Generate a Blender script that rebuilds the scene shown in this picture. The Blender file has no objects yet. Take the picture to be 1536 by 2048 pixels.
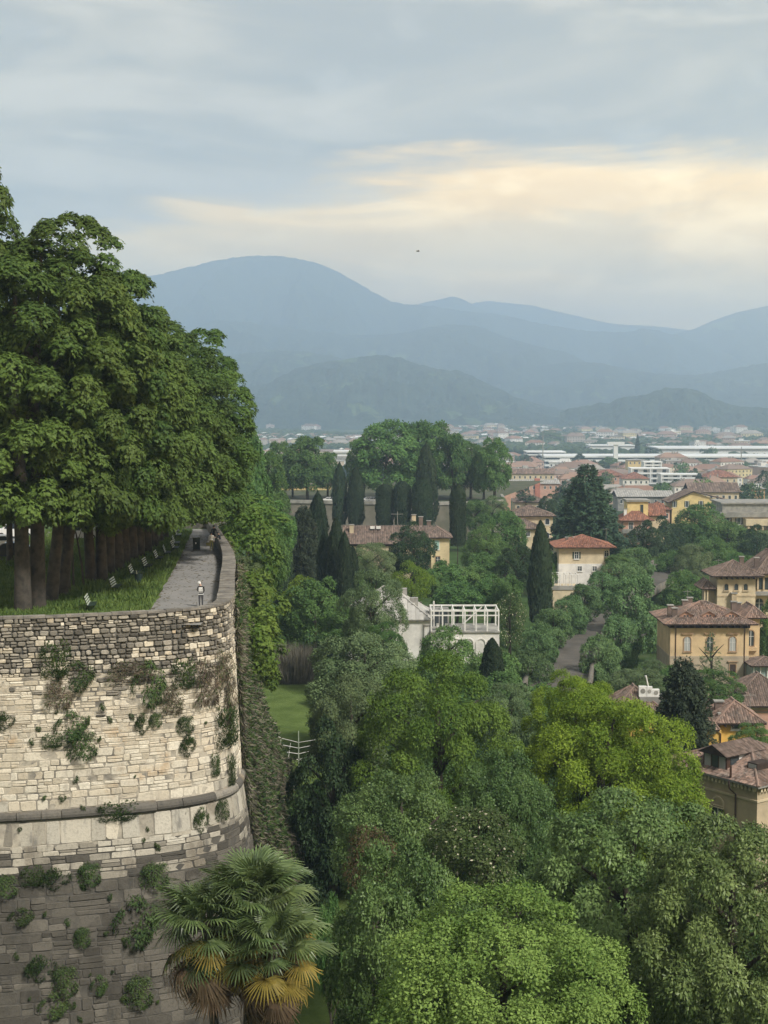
import bpy, math, random
import numpy as np
from math import sin, cos, tan, pi, radians, sqrt, atan2
from mathutils import Vector
random.seed(7); RNG = np.random.default_rng(7)
SC = bpy.context.scene
COL = SC.collection
# ------------------------------------------------------------------ camera
FPX = 3000.0; PITCH = math.atan(234 / FPX)
cam_d = bpy.data.cameras.new('camera'); cam = bpy.data.objects.new('camera', cam_d); COL.objects.link(cam)
cam_d.sensor_fit = 'VERTICAL'; cam_d.sensor_height = 36.0; cam_d.lens = FPX / 2048 * 36
cam_d.clip_start = 0.5; cam_d.clip_end = 60000
cam.location = (0, 0, 0); cam.rotation_euler = (pi / 2 - PITCH, 0, 0)
SC.camera = cam
def ray(px, py):
    cx = (px - 768) / FPX; cy = (1024 - py) / FPX
    return (cx, cos(PITCH) + sin(PITCH) * cy, -sin(PITCH) + cos(PITCH) * cy)
def P(px, py, d):
    """the place d metres ahead that the photo shows at (px, py)"""
    r = ray(px, py); t = d / r[1]
    return Vector((r[0] * t, d, r[2] * t))
def PZ(px, py, z):
    r = ray(px, py); t = z / r[2]
    return Vector((r[0] * t, r[1] * t, z))
# ------------------------------------------------------------------ sky, sun, exposure
SUN_EL, SUN_AZ = radians(46), radians(138)      # azimuth clockwise from straight ahead (+Y)
world = bpy.data.worlds.new('World'); SC.world = world; world.use_nodes = True
class NT:
    """tiny node-graph helper"""
    def __init__(s, tree): s.t = tree; tree.nodes.clear()
    def n(s, typ, **kw):
        nd = s.t.nodes.new(typ)
        for k, v in kw.items():
            if k == 'ins':
                for kk, vv in v.items(): s.put(nd, kk, vv)
            else: setattr(nd, k, v)
        return nd
    def put(s, nd, k, v):
        if isinstance(v, bpy.types.NodeSocket): s.t.links.new(v, nd.inputs[k])
        else: nd.inputs[k].default_value = v
    def math(s, op, a, b=0.0, c=None, clamp=False):
        nd = s.n('ShaderNodeMath', operation=op, use_clamp=clamp); s.put(nd, 0, a); s.put(nd, 1, b)
        if c is not None: s.put(nd, 2, c)
        return nd.outputs[0]
    def mix(s, f, a, b, blend='MIX'):
        nd = s.n('ShaderNodeMix', data_type='RGBA', blend_type=blend, clamp_factor=True)
        s.put(nd, 0, f); s.put(nd, 6, a if not isinstance(a, tuple) else (*a[:3], 1)); s.put(nd, 7, b if not isinstance(b, tuple) else (*b[:3], 1))
        return nd.outputs[2]
    def rng(s, v, a, b, lo=0.0, hi=1.0, smooth=True):
        nd = s.n('ShaderNodeMapRange', interpolation_type='SMOOTHSTEP' if smooth else 'LINEAR', clamp=True) if smooth else s.n('ShaderNodeMapRange', clamp=True)
        s.put(nd, 0, v)
        for i, q in enumerate((a, b, lo, hi)): s.put(nd, i + 1, q)
        return nd.outputs[0]
    def noise(s, vec, scale, detail=4, rough=0.55, dist=0.0):
        nd = s.n('ShaderNodeTexNoise'); nd.inputs['Scale'].default_value = scale; nd.inputs['Detail'].default_value = detail
        nd.inputs['Roughness'].default_value = rough; nd.inputs['Distortion'].default_value = dist
        if vec is not None: s.put(nd, 'Vector', vec)
        return nd.outputs[0]
    def vmul(s, vec, xyz):
        nd = s.n('ShaderNodeVectorMath', operation='MULTIPLY'); s.put(nd, 0, vec); nd.inputs[1].default_value = xyz
        return nd.outputs[0]
g = NT(world.node_tree)
sky = g.n('ShaderNodeTexSky', sky_type='NISHITA', sun_disc=False, sun_elevation=SUN_EL, sun_rotation=SUN_AZ)
sky.altitude = 350; sky.dust_density = 2.0
tc = g.n('ShaderNodeTexCoord').outputs['Generated']
sx = g.n('ShaderNodeSeparateXYZ', ins={0: tc})
cv = g.vmul(tc, (1.0, 1.0, 3.9))
n1 = g.noise(cv, 3.6, 10, 0.58, 0.9)      # broad banks of the deck
n2 = g.noise(g.vmul(tc, (1.0, 1.0, 2.2)), 13.0, 8, 0.62, 0.4)     # finer tufts
elev = sx.outputs[2]
warm_az = g.rng(sx.outputs[0], -0.34, 0.06)
SKY_GREY_D, SKY_GREY_L = (1.45, 1.46, 1.38), (2.55, 2.42, 2.15)
WARM, WARM_L = (7.2, 4.6, 1.5), (9.2, 6.5, 2.8)
deck = g.mix(g.rng(n1, 0.40, 0.64), SKY_GREY_D, SKY_GREY_L)
deck = g.mix(g.math('MULTIPLY', g.rng(n2, 0.50, 0.72), 0.35), deck, (3.1, 2.95, 2.6))
low = g.mix(g.rng(n2, 0.40, 0.66), WARM, WARM_L)
low = g.mix(g.math('MULTIPLY', g.rng(n1, 0.5, 0.62), 0.5), low, (4.2, 3.2, 1.7))
# the deck's ragged lower edge, higher towards the bright side
edge = g.math('ADD', elev, g.math('MULTIPLY', g.math('SUBTRACT', n1, 0.5), 0.12))
edge = g.math('ADD', edge, g.math('MULTIPLY', g.math('SUBTRACT', n2, 0.5), 0.035))
edge = g.math('SUBTRACT', edge, g.math('MULTIPLY', warm_az, 0.05))
dk = g.rng(edge, 0.080, 0.112)
lowc = g.mix(warm_az, (4.6, 3.7, 2.2), low)
lowc = g.mix(g.math('MULTIPLY', g.rng(elev, 0.075, 0.03), g.math('MULTIPLY', warm_az, 0.6)), lowc, (13.0, 7.6, 2.0))
cl = g.mix(dk, lowc, deck)
gap = g.math('MULTIPLY', g.rng(n1, 0.56, 0.40), 0.06)
skyc = g.mix(gap, cl, sky.outputs[0])
bg = g.n('ShaderNodeBackground', ins={'Color': skyc, 'Strength': 0.1})
g.t.links.new(bg.outputs[0], g.n('ShaderNodeOutputWorld').inputs[0])
sun_d = bpy.data.lights.new('sun', 'SUN'); sun = bpy.data.objects.new('sun', sun_d); COL.objects.link(sun)
sun_d.energy = 1.5; sun_d.angle = radians(11); sun_d.color = (1.0, 0.95, 0.86)
sdir = Vector((sin(SUN_AZ) * cos(SUN_EL), cos(SUN_AZ) * cos(SUN_EL), sin(SUN_EL)))
sun.rotation_euler = sdir.to_track_quat('Z', 'Y').to_euler()
sun.location = (0, 0, 400)
vs = SC.view_settings; vs.view_transform = 'Standard'; vs.look = 'None'; vs.gamma = 1.0; vs.use_curve_mapping = False
vs.exposure = 1.62
SC.display_settings.display_device = 'sRGB'
SC.render.engine = 'CYCLES'
cy = SC.cycles; cy.use_denoising = True; cy.max_bounces = 7; cy.diffuse_bounces = 2; cy.glossy_bounces = 2
cy.transmission_bounces = 4; cy.transparent_max_bounces = 8; cy.volume_bounces = 3; cy.use_adaptive_sampling = True
cy.adaptive_threshold = 0.015; cy.sample_clamp_indirect = 4.0; cy.caustics_reflective = False; cy.caustics_refractive = False
try: SC.render.use_persistent_data = False
except Exception: pass
# ------------------------------------------------------------------ mesh helpers
def tag(o, label=None, cat=None, group=None, kind=None):
    if label: o['label'] = label
    if cat: o['category'] = cat
    if group: o['group'] = group
    if kind: o['kind'] = kind
    return o
def link(name, me, parent=None, loc=None):
    o = bpy.data.objects.new(name, me); COL.objects.link(o)
    if parent is not None: o.parent = parent
    if loc is not None: o.location = loc
    return o
def empty(name, loc=(0, 0, 0), rz=0.0):
    o = bpy.data.objects.new(name, None); COL.objects.link(o); o.location = loc; o.rotation_euler = (0, 0, rz)
    o.empty_display_size = 0.3
    return o
def np_mesh(name, V, F, mat=None, smooth=False):
    """V (n,3), F (m,3|4) arrays"""
    V = np.ascontiguousarray(V, np.float32); F = np.ascontiguousarray(F, np.int32)
    me = bpy.data.meshes.new(name); k = F.shape[1]
    me.vertices.add(len(V)); me.vertices.foreach_set('co', V.ravel())
    me.loops.add(F.size); me.loops.foreach_set('vertex_index', F.ravel())
    me.polygons.add(len(F)); me.polygons.foreach_set('loop_start', np.arange(0, F.size, k, dtype=np.int32))
    try: me.polygons.foreach_set('loop_total', np.full(len(F), k, np.int32))
    except Exception: pass
    if smooth: me.polygons.foreach_set('use_smooth', np.ones(len(F), bool))
    me.update(calc_edges=True)
    if mat is not None: me.materials.append(mat)
    return me
class MB:
    """collects shapes for ONE mesh"""
    def __init__(s): s.v = []; s.f = []
    def add(s, vs, fs):
        b = len(s.v); s.v += [tuple(q) for q in vs]; s.f += [tuple(b + i for i in f) for f in fs]; return s
    def box(s, x0, x1, y0, y1, z0, z1):
        return s.add([(x0,y0,z0),(x1,y0,z0),(x1,y1,z0),(x0,y1,z0),(x0,y0,z1),(x1,y0,z1),(x1,y1,z1),(x0,y1,z1)],
                     [(0,3,2,1),(4,5,6,7),(0,1,5,4),(1,2,6,5),(2,3,7,6),(3,0,4,7)])
    def tube(s, pts, rad, n=8, cap=True):
        pts = [Vector(p) for p in pts]
        if not hasattr(rad, '__len__'): rad = [rad] * len(pts)
        ring = []; b = len(s.v); ref = Vector((0.31, 0.93, 0.17))
        for i, p in enumerate(pts):
            t = (pts[min(i + 1, len(pts) - 1)] - pts[max(i - 1, 0)]).normalized()
            u = t.cross(ref); u = u.normalized() if u.length > 1e-3 else Vector((1, 0, 0)); w = t.cross(u)
            for k in range(n):
                a = 2 * pi * k / n; s.v.append(tuple(p + (u * cos(a) + w * sin(a)) * rad[i]))
        for i in range(len(pts) - 1):
            for k in range(n):
                s.f.append((b + i*n + k, b + i*n + (k+1) % n, b + (i+1)*n + (k+1) % n, b + (i+1)*n + k))
        if cap:
            s.f.append(tuple(b + k for k in range(n))[::-1]); e = b + (len(pts)-1)*n; s.f.append(tuple(e + k for k in range(n)))
        return s
    def prism(s, poly, p0, ux, uy, un):
        """polygon (a,b) laid on axes ux, uy at p0, pushed along un"""
        p0, ux, uy, un = Vector(p0), Vector(ux), Vector(uy), Vector(un); n = len(poly)
        A = [p0 + ux * a + uy * b for a, b in poly]
        return s.add(A + [q + un for q in A], [tuple(range(n))[::-1], tuple(range(n, 2*n))] + [(i, (i+1) % n, n + (i+1) % n, n + i) for i in range(n)])
    def lathe(s, prof, n=10, c=(0, 0, 0)):
        b = len(s.v)
        for r, z in prof:
            for k in range(n): a = 2*pi*k/n; s.v.append((c[0] + r*cos(a), c[1] + r*sin(a), c[2] + z))
        for i in range(len(prof) - 1):
            for k in range(n): s.f.append((b+i*n+k, b+i*n+(k+1) % n, b+(i+1)*n+(k+1) % n, b+(i+1)*n+k))
        s.f.append(tuple(b+k for k in range(n))[::-1]); e = b+(len(prof)-1)*n; s.f.append(tuple(e+k for k in range(n)))
        return s
    def mesh(s, name, mat=None, smooth=False):
        me = bpy.data.meshes.new(name); me.from_pydata(s.v, [], s.f)
        if smooth: me.polygons.foreach_set('use_smooth', np.ones(len(s.f), bool))
        if mat is not None: me.materials.append(mat)
        me.update(); return me
    def build(s, name, mat=None, parent=None, smooth=False, loc=None):
        return link(name, s.mesh(name, mat, smooth), parent, loc)
def vnoise(x, y, seed=0):
    """value noise, arrays in -> arrays in 0..1"""
    xi = np.floor(x).astype(np.int64); yi = np.floor(y).astype(np.int64); fx = x - xi; fy = y - yi
    fx = fx*fx*(3-2*fx); fy = fy*fy*(3-2*fy)
    def h(a, b):
        q = (a * 374761393 + b * 668265263 + seed * 982451653) & 0xffffffff
        q = ((q ^ (q >> 13)) * 1274126177) & 0xffffffff
        return ((q ^ (q >> 16)) & 0xffff) / 65535.0
    return (h(xi, yi)*(1-fx) + h(xi+1, yi)*fx)*(1-fy) + (h(xi, yi+1)*(1-fx) + h(xi+1, yi+1)*fx)*fy
def fbm(x, y, oct=4, seed=0):
    s = 0; a = 0.5; t = 0
    for k in range(oct): s = s + a * vnoise(x, y, seed + k); t += a; a *= 0.5; x = x * 2.03 + 17.1; y = y * 2.03 + 5.3
    return s / t
# ------------------------------------------------------------------ materials
MATS = {}
def material(name, fn):
    if name in MATS: return MATS[name]
    m = bpy.data.materials.new(name); m.use_nodes = True; q = NT(m.node_tree); out = q.n('ShaderNodeOutputMaterial'); fn(q, out)
    MATS[name] = m; return m
def plain(name, col, rough=0.8, vary=0.12, scale=1.5, metal=0.0, island=0.0, obj=0.0, bump=0.0, spec=0.3, col2=None):
    """a matt surface with blotchy wear; island/obj give each piece or each object its own tone"""
    def fn(q, out):
        pos = q.n('ShaderNodeNewGeometry')
        n = q.noise(pos.outputs['Position'], scale, 5, 0.6)
        n_b = q.noise(pos.outputs['Position'], scale * 7, 3, 0.6)
        c2 = col2 or tuple(max(0.0, c * (1 - vary * 2.2)) for c in col)
        c = q.mix(q.rng(n, 0.35, 0.7), col, c2)
        c = q.mix(q.math('MULTIPLY', q.rng(n_b, 0.5, 0.8), vary), c, tuple(x * 0.55 for x in col))
        if island or obj:
            f = 0.0
            r = q.math('ADD', q.math('MULTIPLY', pos.outputs['Random Per Island'], 1.0 if island else 0.0),
                       q.math('MULTIPLY', q.n('ShaderNodeObjectInfo').outputs['Random'], 1.0 if obj else 0.0))
            r = q.math('FRACT', r); amp = max(island, obj)
            hs = q.n('ShaderNodeHueSaturation', ins={'Color': c, 'Value': q.math('ADD', 1 - amp, q.math('MULTIPLY', r, 2 * amp)),
                     'Saturation': q.math('ADD', 1.15 - 0.3 * amp, q.math('MULTIPLY', q.math('FRACT', q.math('MULTIPLY', r, 7.3)), -0.4 * amp))})
            c = hs.outputs[0]
        b = q.n('ShaderNodeBsdfPrincipled', ins={'Base Color': c, 'Roughness': rough, 'Metallic': metal, 'Specular IOR Level': spec})
        if bump:
            bm = q.n('ShaderNodeBump', ins={'Height': n_b, 'Strength': 0.6, 'Distance': bump}); q.t.links.new(bm.outputs[0], b.inputs['Normal'])
        q.t.links.new(b.outputs[0], out.inputs[0])
    return material(name, fn)
def leafmat(name, c_dark, c_light, trans=0.28, rough=0.55, patch=0.35, obj=0.12, hue=0.0, spec=0.12, c_odd=None, odd=0.06):
    """foliage: every leaf its own tone, broad patches of fresher growth, light passing through"""
    def fn(q, out):
        ge = q.n('ShaderNodeNewGeometry'); r = ge.outputs['Random Per Island']
        tcx = q.n('ShaderNodeTexCoord').outputs['Object']
        n = q.noise(tcx, patch, 3, 0.6)
        f = q.math('ADD', q.math('MULTIPLY', r, 0.62), q.math('MULTIPLY', q.rng(n, 0.35, 0.68), 0.45), clamp=True)
        c = q.mix(f, c_dark, c_light)
        if c_odd: c = q.mix(q.math('GREATER_THAN', q.math('FRACT', q.math('MULTIPLY', r, 31.7)), 1 - odd), c, c_odd)
        ri = q.n('ShaderNodeObjectInfo').outputs['Random']
        c = q.n('ShaderNodeHueSaturation', ins={'Color': c, 'Value': q.math('ADD', 1 - obj, q.math('MULTIPLY', ri, 2 * obj)),
                'Hue': q.math('ADD', 0.5 - 0.012 + hue, q.math('MULTIPLY', q.math('FRACT', q.math('MULTIPLY', ri, 5.7)), 0.024))}).outputs[0]
        b = q.n('ShaderNodeBsdfPrincipled', ins={'Base Color': c, 'Roughness': rough, 'Specular IOR Level': spec})
        t = q.n('ShaderNodeBsdfTranslucent', ins={'Color': q.mix(0.5, c, c_light)})
        ms = q.n('ShaderNodeMixShader', ins={0: trans, 1: b.outputs[0], 2: t.outputs[0]})
        q.t.links.new(ms.outputs[0], out.inputs[0])
    return material(name, fn)
# ------------------------------------------------------------------ the land
TD = np.array([-60, 0, 20, 40, 62, 84, 98, 112, 150, 200, 330, 450, 560, 680, 820, 1000, 1300, 1700, 2300, 3500, 5000, 20000.])
TZ = np.array([-6, -8, -15, -22, -29.0, -42.5, -42.0, -38.3, -37.2, -38.2, -40.5, -42.5, -48, -54, -60, -66, -74, -80, -86.5, -95, -100, -100.])
def ground_a(x, y):
    dip = 5.0*np.clip((x - 12)/16, 0, 1)*np.interp(y, [95, 125, 255, 330], [0, 1, 1, 0])
    return np.interp(y, TD, TZ) - dip
def ground(x, y): return float(ground_a(float(x), float(y)))
def forest_mat(name, a, b, field, fscale, fth):
    def fn(q, out):
        pos = q.n('ShaderNodeNewGeometry').outputs['Position']
        n = q.noise(pos, 0.02, 6, 0.65); n2 = q.noise(q.vmul(pos, (1, 1, 2.0)), fscale, 3, 0.5)
        c = q.mix(q.rng(n, 0.3, 0.7), a, b)
        c = q.mix(q.rng(n2, fth, fth + 0.03), c, field)
        bs = q.n('ShaderNodeBsdfPrincipled', ins={'Base Color': c, 'Roughness': 0.95, 'Specular IOR Level': 0.05})
        bm = q.n('ShaderNodeBump', ins={'Height': q.noise(pos, 0.035, 4, 0.6), 'Strength': 1.0, 'Distance': 14.0})
        q.t.links.new(bm.outputs[0], bs.inputs['Normal']); q.t.links.new(bs.outputs[0], out.inputs[0])
    return material(name, fn)
M_FOR = forest_mat('forest_hillside', (0.018, 0.032, 0.024), (0.042, 0.062, 0.04), (0.11, 0.15, 0.06), 0.0016, 0.68)
M_FOR2 = forest_mat('forest_and_fields', (0.018, 0.032, 0.024), (0.042, 0.062, 0.04), (0.075, 0.11, 0.05), 0.0065, 0.62)
def plain_mat(q, out):
    pos = q.n('ShaderNodeNewGeometry').outputs['Position']
    near = q.mix(q.rng(q.noise(pos, 0.5, 5, 0.65), 0.3, 0.7), (0.028, 0.055, 0.016), (0.055, 0.095, 0.026))
    near = q.mix(q.math('MULTIPLY', q.rng(q.noise(pos, 0.09, 3, 0.6), 0.52, 0.66), 0.5), near, (0.10, 0.11, 0.05))
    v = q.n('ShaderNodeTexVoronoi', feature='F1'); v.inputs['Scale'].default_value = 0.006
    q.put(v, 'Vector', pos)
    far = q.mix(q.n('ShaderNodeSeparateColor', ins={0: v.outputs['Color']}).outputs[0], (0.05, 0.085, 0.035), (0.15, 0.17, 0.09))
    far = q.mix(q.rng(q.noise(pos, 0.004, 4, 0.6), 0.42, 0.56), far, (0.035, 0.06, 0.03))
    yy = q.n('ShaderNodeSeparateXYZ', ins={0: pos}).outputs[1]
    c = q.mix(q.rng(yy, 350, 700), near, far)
    bs = q.n('ShaderNodeBsdfPrincipled', ins={'Base Color': c, 'Roughness': 0.95, 'Specular IOR Level': 0.08})
    bm = q.n('ShaderNodeBump', ins={'Height': q.noise(pos, 2.5, 4, 0.7), 'Strength': 0.7, 'Distance': 0.15})
    q.t.links.new(bm.outputs[0], bs.inputs['Normal']); q.t.links.new(bs.outputs[0], out.inputs[0])
def fan(name, ds, nx, half, zf, mat):
    ds = np.asarray(ds); u = np.linspace(-1, 1, nx)
    D, U = np.meshgrid(ds, u, indexing='ij'); X = U * half(D); V = np.stack([X, D, zf(X, D)], -1).reshape(-1, 3)
    i, j = np.meshgrid(np.arange(len(ds)-1), np.arange(nx-1), indexing='ij'); b = (i*nx + j).ravel()
    return np_mesh(name, V, np.stack([b, b+1, b+nx+1, b+nx], 1), mat, True)
def lawn_mat(q, out):
    pos = q.n('ShaderNodeNewGeometry').outputs['Position']
    c = q.mix(q.rng(q.noise(pos, 0.35, 5, 0.65), 0.3, 0.7), (0.075, 0.115, 0.028), (0.12, 0.17, 0.048)); c = q.mix(q.math('MULTIPLY', q.rng(q.noise(pos, 3.0, 3, 0.7), 0.5, 0.75), 0.5), c, (0.06, 0.09, 0.025))
    bs = q.n('ShaderNodeBsdfPrincipled', ins={'Base Color': c, 'Roughness': 0.95, 'Specular IOR Level': 0.08}); bm = q.n('ShaderNodeBump', ins={'Height': q.noise(pos, 2.5, 4, 0.7), 'Strength': 0.8, 'Distance': 0.2})
    q.t.links.new(bm.outputs[0], bs.inputs['Normal']); q.t.links.new(bs.outputs[0], out.inputs[0])
M_GARDEN = material('garden_lawn', lawn_mat)
ly = np.linspace(80, 205, 60); lw = np.linspace(0, 1, 8)
LY, LW = np.meshgrid(ly, lw, indexing='ij'); L0 = np.interp(LY, [80, 110, 150, 205], [-8, -9.5, -13, -17]); L1 = np.interp(LY, [80, 110, 150, 205], [-0.5, -3, -5, -7]) + .6*np.sin(LY*.3); LX = L0 + (L1 - L0)*LW
i, j = np.meshgrid(np.arange(59), np.arange(7), indexing='ij'); b = (i*8 + j).ravel()
tag(link('lawn', np_mesh('lawn', np.stack([LX, LY, ground_a(LX, LY) + .05], -1).reshape(-1, 3), np.stack([b, b+1, b+9, b+8], 1), M_GARDEN, True)), kind='structure')
ds = np.concatenate([np.linspace(-60, 300, 90), np.linspace(310, 1300, 60), np.geomspace(1350, 17000, 46)])
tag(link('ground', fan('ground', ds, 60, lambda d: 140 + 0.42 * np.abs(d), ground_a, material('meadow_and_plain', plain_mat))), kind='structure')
def hill(name, D, pts, front, back, rough, mat, nx=260, ny=40, lump=0.0, seed=1):
    px = np.array([p[0] for p in pts], float); py = np.array([p[1] for p in pts], float)
    U = np.linspace(px[0], px[-1], nx)
    cr = np.interp(U, px, py); k = np.ones(7) / 7; crs = np.convolve(np.pad(cr, 3, mode='edge'), k, 'valid'); cr = 0.6 * crs + 0.4 * cr
    cz = (790 - cr) / FPX * D; foot = -106.0
    v = np.concatenate([np.linspace(0, 1, ny), np.linspace(1, 2, ny // 3)[1:]])
    VV, UU = np.meshgrid(v, U, indexing='ij'); CZ = np.broadcast_to(cz, VV.shape)
    s = np.where(VV <= 1, VV ** 1.15, np.clip(2 - VV, 0, 1) ** 1.2)
    dd = np.where(VV <= 1, D - front * (1 - VV), D + back * (VV - 1))
    X = (UU - 768) / FPX * dd
    H = CZ - foot
    rg = 1 - np.abs(2 * fbm(X / (front * 0.16), dd / (front * 0.5), 5, seed) - 1)
    n = (rg - 0.75) * rough * H * s * (1 - np.clip(s, 0, 1)) * 4.6
    L = (fbm(X / 28.0, dd / 28.0, 3, seed + 9) - 0.5) * lump
    Z = np.maximum(foot + H * s + n + L * np.clip(s * 4, 0, 1), foot)
    V = np.stack([X, dd, Z], -1).reshape(-1, 3); m = len(v)
    i, j = np.meshgrid(np.arange(m-1), np.arange(nx-1), indexing='ij'); b = (i*nx + j).ravel()
    return tag(link(name, np_mesh(name, V, np.stack([b, b+1, b+nx+1, b+nx], 1), mat, True)), kind='structure')
hill('mountain', 13300, [(500,800),(760,690),(860,640),(940,609),(975,603),(1010,608),(1060,612),(1100,622),(1150,633),(1190,643),(1230,650),(1300,653),(1380,662),(1500,690),(1800,720),(2100,790)], 2500, 2000, .5, M_FOR, seed=3)
hill('mountain', 12200, [(560,790),(760,640),(815,617),(850,606),(880,601),(905,594),(930,603),(950,615),(980,632),(1040,650),(1150,670),(1300,730),(1500,800)], 2200, 2000, .5, M_FOR, seed=4)
hill('mountain', 11200, [(1000,800),(1250,700),(1330,672),(1380,661),(1420,643),(1470,626),(1536,612),(1640,590),(1760,600),(1900,640),(2200,780)], 2600, 2000, .5, M_FOR, seed=5)
hill('mountain', 10000, [(-600,790),(-300,680),(-100,600),(60,585),(150,570),(210,556),(250,552),(275,554),(300,557),(350,545),(400,534),(430,525),(470,519),(500,516),(540,514),(570,516),(610,523),(655,536),(680,548),(700,560),(750,588),(775,602),(795,608),(830,611),(860,614),(880,617),(940,626),(1000,630),(1060,645),(1150,661),(1250,666),(1285,657),(1320,664),(1350,672),(1430,700),(1510,727),(1600,745),(1900,800)], 2600, 1500, .55, M_FOR, nx=420, ny=60, lump=16, seed=6)
hill('hill', 8000, [(-500,790),(0,700),(300,668),(380,655),(440,643),(500,645),(560,655),(640,665),(720,672),(800,668),(860,655),(920,650),(960,655),(1000,672),(1060,690),(1130,705),(1250,760),(1400,800)], 1900, 1200, .6, M_FOR, nx=380, ny=50, lump=14, seed=7)
hill('hill', 7200, [(850,800),(960,762),(1050,737),(1120,726),(1160,724),(1200,727),(1290,745),(1340,749),(1400,750),(1440,742),(1500,730),(1536,727),(1650,715),(1800,740),(2000,800)], 1500, 1000, .6, M_FOR2, nx=300, ny=46, lump=14, seed=8)
hill('hill', 6400, [(-400,800),(100,760),(400,722),(470,710),(530,702),(580,703),(620,705),(680,716),(760,750),(850,800)], 1300, 900, .6, M_FOR2, nx=300, ny=46, lump=14, seed=9)
hill('hill', 5200, [(300,815),(400,800),(480,782),(540,764),(600,736),(640,727),(680,721),(740,713),(780,712),(800,715),(840,731),(870,738),(920,741),(960,760),(1010,785),(1060,806),(1120,818),(1200,824)], 1000, 800, .65, M_FOR2, nx=420, ny=56, lump=17, seed=10)
hill('hill', 4500, [(1120,822),(1200,806),(1260,795),(1300,786),(1330,777),(1370,776),(1400,784),(1440,803),(1500,815),(1560,822)], 420, 400, .5, M_FOR, nx=220, ny=36, lump=16, seed=11)
# the air between here and the mountains
def haze_fn(q, out):
    v = q.n('ShaderNodeVolumePrincipled', ins={'Color': (0.55, 0.74, 1.0, 1), 'Density': HAZE, 'Anisotropy': 0.15})
    q.t.links.new(v.outputs[0], out.inputs['Volume'])
HAZE = 1.9e-4
tag(MB().box(-8200, 8200, -80, 17400, -108, 945).build('haze', material('hazy_air', haze_fn)), kind='stuff')
# ------------------------------------------------------------------ foliage
def unit(v): return v / np.maximum(np.linalg.norm(v, axis=-1, keepdims=True), 1e-9)
def rdirs(n, rng, up=-1.0):
    z = rng.uniform(up, 1, n); a = rng.uniform(0, 2*pi, n); r = np.sqrt(1 - z*z)
    return np.stack([r*np.cos(a), r*np.sin(a), z], -1)
def leaves(C, A, Nn, L, W, rng, fold=0.25, jit=0.48):
    """one folded blade per row: base C, axis A, face normal Nn"""
    n = len(C); L = np.broadcast_to(L, n) * rng.uniform(1 - jit, 1 + jit, n); W = np.broadcast_to(W, n) * rng.uniform(1 - jit, 1 + jit, n)
    A = unit(A); S = unit(np.cross(Nn, A)); U = np.cross(A, S)
    mid = C + A * (L * 0.45)[:, None] - U * (W * fold)[:, None]
    V = np.stack([C, mid - S * (W*0.5)[:, None], C + A * L[:, None], mid + S * (W*0.5)[:, None]], 1).reshape(-1, 3)
    return V
def quads(V): return np.arange(len(V), dtype=np.int32).reshape(-1, 4)
def fit(V):
    lo, hi = np.percentile(V, 0.6, axis=0), np.percentile(V, 99.4, axis=0); return (V - (lo + hi)/2)/((hi - lo)/2)
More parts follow.
